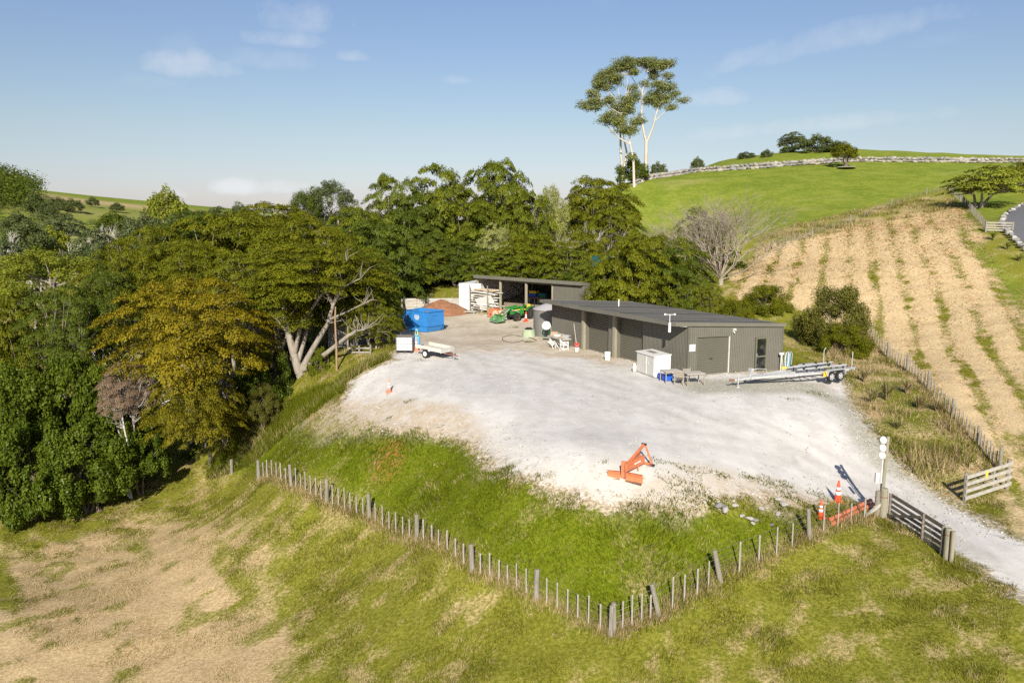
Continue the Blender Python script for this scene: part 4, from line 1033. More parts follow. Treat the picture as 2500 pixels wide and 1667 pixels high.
mb = MB(); mb.beam((-.8, yc + .305, 1.12), (.4, yc + .305, 1.02), .012, .07); mb.build('bonnet_stripe', M_yellow, tc_)
mb = MB(); mb.box((.58, yc, .85), (.06, .5, .4)); mb.build('grille', M_dark, tc_)
mb = MB(); mb.box((-.6, yc, .55), (2.2, .36, .28)); mb.box((0, yc, .42), (.14, 1.0, .12)); mb.box((-1.75, yc, .62), (.4, .9, .3)); mb.build('chassis', M_dark, tc_, bevel=.02)
for y in (yc + .52, yc - .52):
    mb = MB(); pts = [(-1.75 + .76 * math.cos(a_), .64 + .76 * math.sin(a_)) for a_ in np.linspace(.45, 2.7, 9)]
    mb.prism(pts + [(-1.75 + .70 * math.cos(a_), .64 + .70 * math.sin(a_)) for a_ in np.linspace(2.7, .45, 9)], y - .17, y + .17); mb.build('fender', M_green, tc_)
mb = MB(); mb.box((-1.45, yc, 1.02), (.5, .5, .12)); mb.box((-1.70, yc, 1.30), (.12, .48, .5), (0, R(-10), 0)); mb.build('seat', M_yellow, tc_, bevel=.03)
mb = MB(); mb.tube([(-.95, yc, 1.2), (-1.12, yc, 1.48)], .03, 6); mb.lathe([(.15, 0), (.18, .01), (.18, .03), (.15, .04)], 14, (-1.13, yc, 1.5), Matrix.Rotation(R(-30), 3, 'Y')); mb.build('steering_wheel', M_dark, tc_)
mb = MB(); mb.tube([(-2.05, yc - .5, .8), (-2.1, yc - .5, 2.05), (-2.1, yc + .5, 2.05), (-2.05, yc + .5, .8)], .04, 6); mb.build('roll_bar', M_dark, tc_)
la = tc_
for y in (yc + .42, yc - .42):
    mb = MB(); mb.box((-.55, y, .95), (.16, .10, .95)); mb.beam((-.55, y, 1.40), (.75, y, 1.22), .09, .16); mb.beam((.72, y, 1.25), (1.62, y, .42), .09, .17); mb.build('loader_arm', M_green, tc_, bevel=.015)
    mb = MB(); mb.tube([(-.3, y + .09, .85), (.55, y + .09, 1.15)], .03, 6); mb.tube([(.8, y + .09, 1.2), (1.45, y + .09, .75)], .03, 6); mb.build('hydraulic_ram', M_galv, tc_)
mb = MB(); mb.beam((1.2, yc - .4, .82), (1.2, yc + .4, .82), .1, .1); mb.build('cross_tube', M_green, tc_)
mb = MB(); pr = [(1.55, .12), (2.35, .04), (2.36, .07), (1.60, .16), (1.55, .55), (1.70, .66), (1.68, .69), (1.50, .58)]
mb.prism(pr, yc - .85, yc + .85)
for y in (yc - .85, yc + .82): mb.prism([(1.55, .10), (2.35, .05), (2.1, .35), (1.68, .68), (1.52, .57)], y, y + .03)
mb.build('bucket', mat('bucket_green', (.07, .20, .07), .5, 0, .15, 3, col2=(.45, .44, .42), dirt_amt=.9), tc_)
mb = MB(); mb.beam((2.34, yc - .86, .05), (2.34, yc + .86, .05), .10, .03); mb.build('cutting_edge', M_galv, tc_)

# ------------------------------------------------------------------ blue skip, soil bay
N0 = hit(1044, 812); L0 = hit(1013, 798)
u_ = Vector((-.78, .62, 0)).normalized()
SKR = math.atan2(u_.y, u_.x)
sk = thing('skip_bin', 'bright blue steel skip bin with sloping ends in the back yard', 'skip', N0 + Vector((0, 0, .03)), SKR)
# local: x along the long side away to the left, y towards the right-hand end face (negative y = right/back)
LS, WS, HS = 3.1, 2.15, 1.80
def skip_side(y, s):
    mb = MB(); mb.prism([(.15, .0), (LS - .65, .0), (LS - .35, .52), (LS + .1, 1.15), (LS + .0, HS), (-.0, HS), (-.0, .52)], y, y + s * .04); return mb
for y, s in ((0, -1), (-WS, 1)): skip_side(y, s).build('side_panel', M_blue, sk)
mb = MB(); mb.add([(0, -.04, .52), (0, -WS + .04, .52), (0, -WS + .04, HS), (0, -.04, HS), (.04, -.04, .52), (.04, -WS + .04, .52), (.04, -WS + .04, HS), (.04, -.04, HS)], [(0, 1, 2, 3), (4, 7, 6, 5), (2, 6, 7, 3)]); mb.build('end_panel', M_blue, sk)
mb = MB(); mb.add([(0.0, -.02, .52), (.0, -WS + .02, .52), (.15, -WS + .35, 0), (.15, -.02, 0)], [(0, 1, 2, 3)]); mb.build('end_panel', M_blue, sk)
mb = MB(); mb.add([(LS - .65, -.04, 0), (LS - .65, -WS + .04, 0), (LS + .08, -WS + .04, 1.15), (LS + .08, -.04, 1.15), (LS - .02, -WS + .04, HS), (LS - .02, -.04, HS)], [(0, 1, 2, 3), (3, 2, 4, 5)]); mb.build('end_panel', M_blue, sk)
mb = MB(); mb.box((LS / 2 - .2, -WS / 2, .03), (LS - .85, WS - .1, .05)); mb.build('floor', M_blue, sk)
mb = MB()
for y in (0.02, -WS - .02): mb.beam((-.03, y, HS), (LS + .02, y, HS), .09, .08); mb.beam((-.03, y, .52), (LS - .32, y, .52), .06, .07)
mb.beam((-.03, -.06, HS), (-.03, -WS + .06, HS), .09, .08); mb.beam((-.03, -.05, .52), (-.03, -WS + .05, .52), .06, .07)
mb.build('rim', M_blue, sk, bevel=.01)
for x in (.5, 1.7, 2.8):
    mb = MB(); mb.beam((x, .035, .52), (x, .035, HS - .03), .07, .07, up=(0, 1, 0)); mb.build('stiffener', M_blue, sk)
mb = MB(); mb.beam((-.02, -.55, 1.45), (-.02, -1.35, 1.45), .04, .05); mb.build('lift_bar', M_blue, sk)
mb = MB(); mb.lathe([(.09, -.03), (.10, 0), (.09, .08)], 12, (2.95, .02, 1.62), Mx); mb.build('lug', M_white, sk)
mb = MB()
for (x0, x1, z) in ((1.05, 1.62, 1.42), (1.0, 1.66, 1.30), (1.05, 1.6, 1.18), (1.15, 1.5, 1.08)):
    k = 6
    for i in range(k): mb.box((x0 + (x1 - x0) * (i + .5) / k, .012, z), ((x1 - x0) / k * .72, .012, .075))
mb.build('lettering', M_white, sk)
mb = MB(); vs = []
for i in range(9):
    for j in range(7):
        x, y = .1 + (LS - .4) * i / 8, -.1 - (WS - .2) * j / 6
        vs.append((x, y, HS - .55 + .5 * math.exp(-((x - 1.2) ** 2 + (y + 1.2) ** 2) / .9) + rnd.uniform(-.04, .04)))
mb.add(vs, [(i * 7 + j, i * 7 + j + 1, (i + 1) * 7 + j + 1, (i + 1) * 7 + j) for i in range(8) for j in range(6)]); o = mb.build('soil_load', M_soil, None, smooth=True); o.location = sk.location; o.rotation_euler = sk.rotation_euler; tag(o, 'red brown soil heaped inside the blue skip', 'soil')

sp = hit(1078, 768)
soil = MB(); vs = []; nr, na = 12, 28
vs.append((0, 0, 1.35))
for i in range(1, nr + 1):
    for k in range(na):
        a_ = 2 * math.pi * k / na; r_ = i / nr
        x, y = 3.3 * r_ * math.cos(a_), 2.6 * r_ * math.sin(a_)
        vs.append((x, y, 1.45 * (1 - r_) ** .8 + (fbm(np.array([x * 1.3 + 9]), np.array([y * 1.3]), 5)[0] - .5) * .6 * (1 - r_) - .12 * r_))
fs = [(0, 1 + k, 1 + (k + 1) % na) for k in range(na)] + [(1 + (i - 1) * na + k, 1 + i * na + k, 1 + i * na + (k + 1) % na, 1 + (i - 1) * na + (k + 1) % na) for i in range(1, nr) for k in range(na)]
soil.add(vs, fs); o = soil.build('soil_heap', M_soil, None, smooth=True, loc=(sp.x, sp.y + 1.2, h1(sp.x, sp.y + 1.2))); tag(o, 'heap of red brown soil in the bay behind the blue skip', 'soil heap')
by = thing('soil_bay', 'weathered board walls of the open bay holding the soil heap', 'bay', (sp.x, sp.y + 3.2, h1(sp.x, sp.y + 3.2)), R(4))
for k in range(6):
    for zlay in range(4):
        mb = MB(); mb.box((-3.6 + k * 1.3, .05 * (k % 2), .05 + zlay * .30), (1.28, .07, .285)); mb.build('board', M_rail, by)
for zlay in range(4):
    mb = MB(); mb.beam((4.0, -.1, .05 + zlay * .3), (4.4, -2.6, .0 + zlay * .3), .07, .285); mb.build('board', M_rail, by)
    mb = MB(); mb.beam((-4.3, -.1, .05 + zlay * .3), (-4.4, -2.2, .0 + zlay * .3), .07, .285); mb.build('board', M_gatewood, by)
for x, y in ((-4.3, .1), (-1.7, .15), (.9, .15), (3.9, .1), (4.45, -2.6), (-4.4, -2.2)):
    mb = MB(); mb.box((x, y, .5), (.14, .14, 1.5)); mb.build('post', M_greypost, by)

# faded green ute beside the skip, rusty drum, red toy
ut = thing('old_truck', 'faded pale green old truck tray half hidden beside the skip', 'truck', hit(985, 800) + Vector((-.2, .6, 0)), R(28))
mb = MB(); mb.box((0, 0, .95), (2.6, 1.6, .12)); 
for y in (-.8, .8): mb.box((0, y, 1.2), (2.6, .06, .5))
for x in (-1.3, 1.3): mb.box((x, 0, 1.2), (.06, 1.5, .5))
mb.build('tray', M_oldgreen, ut, bevel=.01)
mb = MB(); mb.prism([(1.45, .55), (2.7, .55), (2.75, 1.05), (2.45, 1.65), (1.5, 1.7)], -.72, .72); mb.build('cab', M_oldgreen, ut, bevel=.05)
for s in (-1, 1):
    mb = MB(); mb.prism([(1.6, 1.12), (2.5, 1.1), (2.36, 1.56), (1.6, 1.6)], s * .73, s * .74); mb.build('window', M_glass, ut)
    for x in (-.8, 2.1):
        mb = MB(); mb.lathe([(.15, -.1), (.33, -.1), (.36, -.05), (.36, .05), (.33, .1), (.15, .1)], 18, (x, s * .72, .36), Mx); w_ = mb.build('wheel', M_black, ut)
        mb = MB(); mb.lathe([(.03, -.1), (.16, -.09), (.16, .09), (.03, .1)], 12, (x, s * .72, .36), Mx); mb.build('rim', M_rust, w_)
rd = hit(1001, 800)
o = thing('rusty_drum', 'rusty brown steel drum beside the blue skip', 'drum', rd + Vector((-.05, .3, 0)))
mb = MB(); mb.lathe([(.29, 0), (.30, .02), (.29, .04), (.29, .28), (.305, .30), (.29, .32), (.29, .56), (.305, .58), (.29, .60), (.29, .85), (.30, .88), (.26, .88), (.26, .82)], 20); mb.build('body', M_rust, o)
mb = MB(); mb.lathe([(.05, .8), (.26, .815), (.26, .83), (.05, .84)], 16); mb.build('lid', M_dark, o)
rt_ = hit(978, 815)
o = thing('toadstool_ornament', 'small red topped white garden toadstool under the tree edge', 'ornament', rt_)
for dx, s in ((0, 1.0), (.22, .7)):
    mb = MB(); mb.lathe([(.09 * s, 0), (.07 * s, .3 * s), (.06 * s, .4 * s)], 10, (dx, 0, 0)); mb.build('stem', M_white, o)
    mb = MB(); mb.lathe([(.26 * s, .36 * s), (.24 * s, .46 * s), (.14 * s, .56 * s), (.02, .6 * s)], 14, (dx, 0, 0)); mb.build('cap', M_red, o, smooth=True)

# ------------------------------------------------------------------ caged tank, blue drum, flat trailer
M_cage = mat('cage_grey', (.22, .23, .24), .5, .2)
ib = hit(988, 862)
ibc = thing('caged_tank', 'square white liquid tank in a wire cage at the yard edge', 'tank', ib + Vector((0, .5, 0)), R(-3))
mb = MB(); mb.box((0, 0, .64), (1.14, .94, .94)); mb.build('tank', M_white, ibc, bevel=.05)
mb = MB()
for k in range(3): mb.box((-.5 + k * .5, 0, .06), (.14, 1.0, .12))
mb.box((0, 0, .14), (1.2, 1.0, .04)); mb.build('pallet', M_dark, ibc)
for y in (-.5, .5):
    for k in range(8): mb = MB(); mb.tube([(-.56 + k * .16, y, .15), (-.56 + k * .16, y, 1.17)], .012, 5); mb.build('cage_bar', M_cage, ibc)
    for k in range(5): mb = MB(); mb.tube([(-.6, y, .2 + k * .24), (.6, y, .2 + k * .24)], .012, 5); mb.build('cage_bar', M_cage, ibc)
for x in (-.6, .6):
    for k in range(6): mb = MB(); mb.tube([(x, -.45 + k * .18, .15), (x, -.45 + k * .18, 1.17)], .012, 5); mb.build('cage_bar', M_cage, ibc)
    for k in range(5): mb = MB(); mb.tube([(x, -.5, .2 + k * .24), (x, .5, .2 + k * .24)], .012, 5); mb.build('cage_bar', M_cage, ibc)
mb = MB(); mb.lathe([(.12, 1.1), (.12, 1.16), (.05, 1.17)], 14); mb.build('cap', M_dark, ibc)
mb = MB(); mb.box((-.1, .1, 1.2), (1.1, .7, .05), (.03, .02, .3)); o = mb.build('board_cover', M_gatewood); o.location = ibc.location; tag(o, 'dark weathered board lying on top of the caged tank', 'board')
bd = hit(1015, 856)
o = thing('blue_drum', 'tall pale blue plastic drum between the caged tank and the cone', 'drum', bd + Vector((0, .35, 0)))
mb = MB(); mb.lathe([(.27, 0), (.30, .04), (.30, .3), (.315, .33), (.30, .36), (.30, .66), (.315, .69), (.30, .72), (.29, .98), (.22, 1.04), (.05, 1.04)], 20); mb.build('body', M_ltblue, o)
mb = MB(); mb.lathe([(.06, 1.03), (.06, 1.08), (.02, 1.08)], 10, (.12, 0, 0)); mb.build('bung', M_dark, o)
o = thing('green_paddle', 'narrow dark green board standing behind the blue drum', 'board', bd + Vector((-.02, .85, .0)))
mb = MB(); mb.prism([(-.1, 0), (.1, 0), (.12, 1.2), (.05, 1.5), (-.06, 1.5), (-.12, 1.2)], 0, .04); mb.build('blade', M_oldgreen, o); mb = MB(); mb.box((-.02, -.012, 1.25), (.08, .02, .3)); mb.build('slot', M_dark, o)

fw = hit(1035, 872); fn = hit(1088, 882)
ftr = thing('flat_trailer', 'small pale flat deck trailer tipped down on its drawbar', 'trailer', hit(1052, 876) + Vector((.2, .8, .05)), R(-35))
M_deck = mat('pale_deck', (.50, .47, .41), .7, 0, .12, 2, col2=(.33, .30, .25))
mb = MB(); mb.box((0, 0, .56), (2.3, 1.45, .05), (0, R(4), 0)); mb.build('deck', M_deck, ftr)
for y in (-.72, .72): mb = MB(); mb.box((0, y, .66), (2.3, .05, .26), (0, R(4), 0)); mb.build('side_board', M_deck, ftr)
mb = MB(); mb.box((1.15, 0, .56), (.05, 1.45, .32), (0, R(4), 0)); mb.build('front_board', M_dwhite, ftr)
mb = MB()
for y in (-.45, .45): mb.beam((-1.1, y, .50), (1.1, y, .43), .06, .1)
mb.beam((.9, -.45, .42), (1.85, 0, .25), .05, .07); mb.beam((.9, .45, .42), (1.85, 0, .25), .05, .07); mb.box((1.95, 0, .22), (.25, .08, .07)); mb.build('chassis', M_rust, ftr)
mb = MB(); mb.tube([(1.75, 0, .0), (1.75, 0, .45)], .025, 6); mb.build('stand', M_galv, ftr)
for s in (-1, 1):
    mb = MB(); mb.lathe([(.16, -.07), (.27, -.08), (.29, -.04), (.29, .04), (.27, .08), (.16, .07)], 20, (-.1, s * .88, .29), Mx); w_ = mb.build('wheel', M_black, ftr)
    mb = MB(); mb.lathe([(.03, -.085), (.1, -.07), (.17, -.078), (.17, .078), (.1, .07), (.03, .085)], 14, (-.1, s * .88, .29), Mx); mb.build('rim', M_white, w_)
    mb = MB(); mb.prism([(-.5, .5), (-.44, .68), (.24, .68), (.3, .5), (.26, .5), (.2, .64), (-.4, .64), (-.46, .5)], s * .88 - .11, s * .88 + .11); mb.build('mudguard', M_dwhite, ftr)

# ------------------------------------------------------------------ orange grader blade
PL, PR, PC = hit(1481, 1163), hit(1568, 1196), hit(1520, 1172)
gb_ = thing('grader_blade', 'orange tractor grader blade resting on the gravel', 'implement', PC); gb_.scale = (.95, .95, .95)
l_ = PL - PC; r_ = PR - PC; l_.z = r_.z = 0
dirb = (r_ - l_).normalized(); back = Vector((-dirb.y, dirb.x, 0)); back = back if back.y > 0 else -back
bdir = Vector((.66, .75, 0)).normalized()
def curved(p0, p1, nm):
    mb = MB(); vs = []; prof = [(.10, .42), (.02, .36), (-.02, .22), (-.01, .10), (.06, .0)]
    for p in (p0, p1):
        for o_, z in prof: vs.append(p - back * o_ + Vector((0, 0, z)))
        for o_, z in prof[::-1]: vs.append(p - back * (o_ - .03) + Vector((0, 0, z)))
    n = 10
    mb.add(vs, [(i, (i + 1) % n, n + (i + 1) % n, n + i) for i in range(n)] + [tuple(range(n)), tuple(range(2 * n - 1, n - 1, -1))])
    return mb.build(nm, M_orange, gb_)
mid = (l_ + r_) / 2
curved(l_ * 1.0, dirb * -.12, 'mouldboard').rotation_euler = (0, 0, 0)
curved(dirb * .14, r_ * 1.05, 'mouldboard')
mb = MB(); mb.beam(dirb * .14 - back * .07 + Vector((0, 0, .02)), r_ * 1.05 - back * .07 + Vector((0, 0, .02)), .02, .06); mb.beam(l_ - back * .07 + Vector((0, 0, .02)), dirb * -.12 - back * .07 + Vector((0, 0, .02)), .02, .06); mb.build('cutting_edge', M_rust, gb_)
mb = MB(); mb.beam(Vector((0, 0, .08)) + back * .12, Vector((0, 0, .80)) + back * .12, .20, .14, up=back); mb.build('pivot_post', M_orange, gb_, bevel=.01)
mb = MB(); mb.beam(Vector((.07, .0, .05)) + back * .10, Vector((.07, 0, .76)) + back * .1, .035, .18, up=back); mb.build('pivot_plate', M_rust, gb_)
e1 = bdir * 1.55
mb = MB(); mb.beam(back * .15 + Vector((0, 0, .50)), e1 + Vector((0, 0, .60)), .26, .34); mb.build('boom', M_orange, gb_, bevel=.012)
sid = Vector((bdir.y, -bdir.x, 0))
mb = MB(); mb.beam(bdir * .7 + sid * .136 + Vector((0, 0, .575)), bdir * 1.2 + sid * .136 + Vector((0, 0, .61)), .012, .06); mb.build('decal', M_white, gb_)
mb = MB(); mb.beam(bdir * .35 + Vector((0, 0, .66)), e1 + bdir * .1 + Vector((0, 0, 1.22)), .07, .14); mb.build('brace', M_orange, gb_, bevel=.01)
apx = e1 + bdir * .1 + Vector((0, 0, 1.25))
for s in (-1, 1):
    ft = e1 + bdir * .15 + sid * (s * .42) + Vector((0, 0, .38))
    mb = MB(); mb.beam(apx + sid * (s * .05), ft, .06, .06); mb.build('hitch_strut', M_orange, gb_)
    mb = MB(); mb.tube([ft - sid * (s * .12), ft + sid * (s * .12)], .045, 8); mb.build('hitch_pin', M_dark, gb_)
mb = MB(); mb.beam(e1 + bdir * .15 - sid * .42 + Vector((0, 0, .38)), e1 + bdir * .15 + sid * .42 + Vector((0, 0, .38)), .07, .09); mb.build('hitch_bar', M_orange, gb_)
mb = MB(); mb.tube([apx - sid * .1, apx + sid * .12], .05, 8); mb.build('hitch_pin', M_dark, gb_)
mb = MB(); mb.tube([bdir * 1.0 + sid * .12 + Vector((0, 0, .5)), bdir * 1.0 + sid * .14 + Vector((0, 0, .02))], .03, 6); mb.lathe([(.12, 0), (.12, .03), (.05, .04)], 10, bdir * 1.0 + sid * .14); mb.build('parking_stand', M_orange, gb_)

# ------------------------------------------------------------------ fences and gates
def post_mesh(r, h, n=9, sq=False, seed=0, chamfer=.02):
    rn = random.Random(seed); mb = MB()
    if sq: mb.box((0, 0, h / 2 - .2), (r * 2, r * 2 * .8, h + .4))
    else:
        mb.lathe([(r * 1.06, -.4), (r * 1.03, .1), (r * .98, h * .5), (r * .95, h - .03), (r * .8, h)], n)
        vs = mb.v; mb.v = [(x * (1 + rn.uniform(-.06, .06)), y * (1 + rn.uniform(-.06, .06)), z) for x, y, z in vs]
    return mb
PM = [mesh_from('post', *(lambda b_: (b_.v, b_.f))(post_mesh(.095, 1.2, 9, False, k))) for k in range(3)]
BM = [mesh_from('batten', *(lambda b_: (b_.v, b_.f))(post_mesh(.026, 1.0, 4, True, k))) for k in range(2)]
for m_ in PM: m_.materials.append(M_greypost)
for m_ in BM: m_.materials.append(M_batten)
def fence(label, posts, nb, ph=1.25, bh=1.1, lean=None, wires=5, rs=1.0, bs=1.0, bsag=.0, seed=1, skip=(), wire_r=.004, bmat=None):
    """posts: ground points; nb battens between each pair"""
    rn = random.Random(seed)
    o = Vector((posts[0].x, posts[0].y, posts[0].z))
    f = thing('post_and_wire_fence', label, 'fence', o)
    tops = []
    for k, p in enumerate(posts):
        L_ = (lean(k) if lean else Vector((0, 0, 0))) + Vector((rn.uniform(-.03, .03), rn.uniform(-.03, .03), 0))
        q_ = link('post', PM[k % 3], None, f, p - o); hh = ph * rn.uniform(.94, 1.06)
        q_.scale = (rs * rn.uniform(.9, 1.1), rs * rn.uniform(.9, 1.1), hh / 1.2)
        q_.rotation_euler = Vector((L_.x, L_.y, 1)).to_track_quat('Z', 'Y').to_euler()
        tops.append((p, L_, hh))
    for k in range(len(posts) - 1):
        if k in skip: continue
        a_, b_ = posts[k], posts[k + 1]
        for i in range(nb):
            t = (i + 1) / (nb + 1) + rn.uniform(-.012, .012)
            x, y = a_.x + (b_.x - a_.x) * t, a_.y + (b_.y - a_.y) * t
            z = h1(x, y) * .6 + (a_.z + (b_.z - a_.z) * t) * .4
            L_ = tops[k][1].lerp(tops[k + 1][1], t) + Vector((rn.uniform(-.05, .05), rn.uniform(-.05, .05), 0))
            q_ = link('batten', BM[i % 2], None, f, Vector((x, y, z + .03)) - o)
            q_.scale = (bs * rn.uniform(.8, 1.2), bs * rn.uniform(.8, 1.2), bh * rn.uniform(.85, 1.10))
            if bmat: q_.material_slots[0].link = 'OBJECT'; q_.material_slots[0].material = bmat; q_.rotation_euler = (Vector((L_.x, L_.y, 1)).to_track_quat('Z', 'Y').to_euler())
        for w in range(wires):
            z = .2 + (bh - .25) * w / max(1, wires - 1)
            pa = a_ + tops[k][1] * z + Vector((0, 0, z)); pb = b_ + tops[k + 1][1] * z + Vector((0, 0, z))
            mb = MB(); mb.tube([pa - o, (pa + pb) / 2 - o - Vector((0, 0, .015)), pb - o], wire_r, 3, False); mb.build('wire', M_wire, f)
    return f
z6 = lambda x, y: hit(600 + x / 4.61, 1080 + y / 4.61)
z7 = lambda x, y: hit(1050 + x / 3.136, 1280 + y / 3.136)
lf = [z6(150, 405), z6(512, 490), z6(912, 672), z6(1392, 855), z6(1928, 1108), z7(322, 372), z7(815, 575), z7(1382, 858)]
fence('weathered post and batten fence running from the trees to the near corner', lf, 6, 1.18, 1.0, seed=3)
rf_ = [z7(1382, 858) + Vector((.12, .12, 0)), z7(1755, 715), z7(2222, 425), hit(1976, 1316), hit(2140, 1266)]
fence('leaning post and batten fence from the near corner up to the gate', rf_[0:], 4, 1.2, 1.08, lean=lambda k: Vector((-.22, .05, 0)) if 0 < k < 3 else Vector((-.10, .02, 0)) if k == 3 else Vector((0, 0, 0)), seed=4)
sf = [hit(602, 1153), hit(566, 1150), hit(514, 1141), hit(503, 1098)]
fence('sparse old posts at the bush edge left of the batten fence', [lf[0] + Vector((-.1, .2, 0)), hit(566, 1155), hit(514, 1138), hit(502, 1096)], 0, 1.0, .8, wires=2, seed=5)
lone = thing('fence_post', 'single leaning grey post below the dark broadleaf bushes', 'post', hit(234, 1218), group=None, ry=R(-12))
mb = post_mesh(.10, 1.15, 9, False, 8); mb.build('shaft', M_greypost, lone); mb = MB(); mb.tube([(-.09, -.03, .9), (.09, -.03, .88)], .012, 5); mb.build('staple', M_wire, lone)
# right-hand fence along the hay field
rp = [hit(2126, 826), hit(2167, 872), hit(2215, 905), hit(2266, 950), hit(2324, 1024), hit(2386, 1092), hit(2440, 1150)]
fence('post and batten fence between the scrub bank and the hay field', rp, 6, 1.15, .95, seed=6)
# top fence of the hay field
tp2 = [hit(1802, 668), hit(1886, 617), hit(1983, 590), hit(2075, 567), hit(2176, 552), hit(2263, 534), hit(2318, 522)]
tp2 = [hit(x, y) for x, y in ((1800, 645), (1886, 610), (1982, 578), (2076, 545), (2176, 504), (2262, 476), (2317, 462))]
fence('thin fence along the top of the hay field below the green hill', tp2, 5, 1.15, 1.0, seed=7, wire_r=.008, bs=1.0, bmat=M_greypost)
tp3 = [hit(2318, 464), hit(2345, 490), hit(2372, 520), hit(2405, 562)]
fence('tight batten fence running down to the far white gate', tp3, 11, 1.15, 1.05, seed=8, bs=1.6, wire_r=.008, bmat=M_greypost)
# rail fence panel by the track
pa, pb = hit(2354, 1226), hit(2458, 1192)
pn = thing('rail_panel', 'weathered four rail timber fence panel across the track from the gate', 'fence', pa)
v = pb - pa; dn = Vector((v.x, v.y, 0)).normalized(); nr_ = Vector((dn.y, -dn.x, 0))
for p, h_ in ((Vector((0, 0, 0)), 1.38), (v, 1.40)):
    mb = MB(); mb.tube([p + Vector((0, 0, -.4)), p + Vector((0, 0, h_))], .085, 10); mb.build('post', M_greypost, pn)
mb = MB(); mb.tube([v * .72 + nr_ * -.12 + Vector((0, 0, -.3)), v * .72 - nr_ * .12 + Vector((0, 0, 1.15))], .04, 8); mb.build('post', M_batten, pn)
for z in (.28, .60, .92, 1.24):
    mb = MB(); mb.beam(Vector((0, 0, z - .05)) - dn * .1 + nr_ * .10, v + Vector((0, 0, z - .02)) + dn * .12 + nr_ * .10, .045, .16); mb.build('rail', M_rail, pn)
mb = MB(); p = v * .4 + nr_ * .14; mb.box((p.x, p.y, 1.1 + v.z * .4), (.10, .03, .32)); mb.build('marker', M_yellow, pn)
# timber farm gate
g0, g1 = hit(2172, 1268), hit(2306, 1368)
g1.z = g0.z = (g0.z + g1.z) / 2
gt = thing('farm_gate', 'dark timber five rail farm gate with diagonal brace beside the track', 'gate', g0)
v = g1 - g0; v.z = 0; dn = v.normalized(); nr_ = Vector((dn.y, -dn.x, 0)); nr_ = nr_ if nr_.y < 0 else -nr_; Lg = v.length
for z, h_ in ((.22, .14), (.46, .12), (.68, .12), (.90, .12), (1.16, .15)):
    mb = MB(); mb.beam(Vector((0, 0, z)), dn * (Lg - .12) + Vector((0, 0, z)), .05, h_); mb.build('rail', M_gatewood, gt)
for f_ in (.0, .62, .95):
    mb = MB(); mb.beam(dn * (Lg * f_ + .05) + nr_ * .055 + Vector((0, 0, .13)), dn * (Lg * f_ + .05) + nr_ * .055 + Vector((0, 0, 1.24)), .055, .11, up=nr_); mb.build('stile', M_gatewood, gt)
mb = MB(); mb.beam(dn * .05 + nr_ * .11 + Vector((0, 0, .28)), dn * (Lg * .62) + nr_ * .11 + Vector((0, 0, 1.08)), .045, .12); mb.build('brace', M_gatewood, gt)
mb = MB(); mb.tube([dn * -.18 + Vector((0, 0, 1.16)), dn * .12 + nr_ * .03 + Vector((0, 0, 1.16))], .018, 6); mb.tube([dn * -.18 + Vector((0, 0, .25)), dn * .12 + nr_ * .03 + Vector((0, 0, .25))], .018, 6); mb.build('hinge', M_rust, gt)
o = thing('gate_post', 'stout round timber post at the latch end of the gate', 'post', g1 + dn * .1)
mb = MB(); mb.lathe([(.13, -.4), (.125, .6), (.12, 1.20), (.10, 1.25)], 12); mb.build('shaft', M_jamb, o); mb = MB(); mb.lathe([(.131, .98), (.131, 1.02)], 12); mb.build('wire_band', M_rust, o)
mb = MB(); q_ = dn * .24 - nr_ * .03
mb.tube([q_ + Vector((0, 0, -.4)), q_ + Vector((0, 0, 1.22))], .075, 10); mb.build('second_post', M_jamb, o)
gp = hit(2154, 1268)
o = thing('gate_strainer', 'thick timber gate post with diagonal stay at the gate hinge', 'post', gp)
mb = MB(); mb.lathe([(.17, -.4), (.165, .6), (.155, 1.32), (.13, 1.38)], 12); mb.build('shaft', M_jamb, o)
st_ = hit(2108, 1268) - gp
mb = MB(); mb.beam(st_ + Vector((0, 0, .05)), Vector((-.1, 0, .72)), .11, .11); mb.build('stay', M_rail, o)
mb = MB(); mb.lathe([(.172, 1.0), (.172, 1.03)], 12); mb.build('wire_band', M_rust, o)
# light pole
o = thing('light_pole', 'tall slim pole with three round white lamps behind the gate post', 'light pole', gp + Vector((.03, .26, 0)))
mb = MB(); mb.tube([(0, 0, -.3), (.03, 0, 1.8), (.10, 0, 3.55)], [.085, .08, .07], 10); mb.build('pole', M_jamb, o)
for z in (3.42, 3.08, 2.76):
    hd_ = MB(); Mh = Matrix.Rotation(R(18), 3, 'Z') @ Matrix.Rotation(R(72), 3, 'X')
    hd_.lathe([(.02, -.10), (.11, -.08), (.165, 0), (.165, .03), (.12, .07), (.02, .085)], 18, (-.16, -.12, z), Mh); l_o = hd_.build('lamp', M_white, o, smooth=True)
    mb = MB(); mb.tube([(-.12, -.08, z), (.05, 0, z)], .025, 6); mb.build('bracket', M_galv, l_o)
mb = MB(); mb.tube([(-.12, -.09, .2), (-.10, -.09, 2.6)], .025, 6); mb.build('conduit', M_white, o)
mb = MB(); mb.tube([(-.13, -.15, .6), (-.13, -.15, 1.55)], .03, 6); mb.build('reflector_strip', M_dark, o)
mb = MB(); mb.lathe([(.05, -.02), (.09, 0), (.05, .05)], 10, (-.12, -.24, 1.02), Mx); mb.build('red_button', M_red, o)
mb = MB(); mb.box((-.25, .02, 1.75), (.14, .12, .42)); mb.build('control_box', M_white, o)
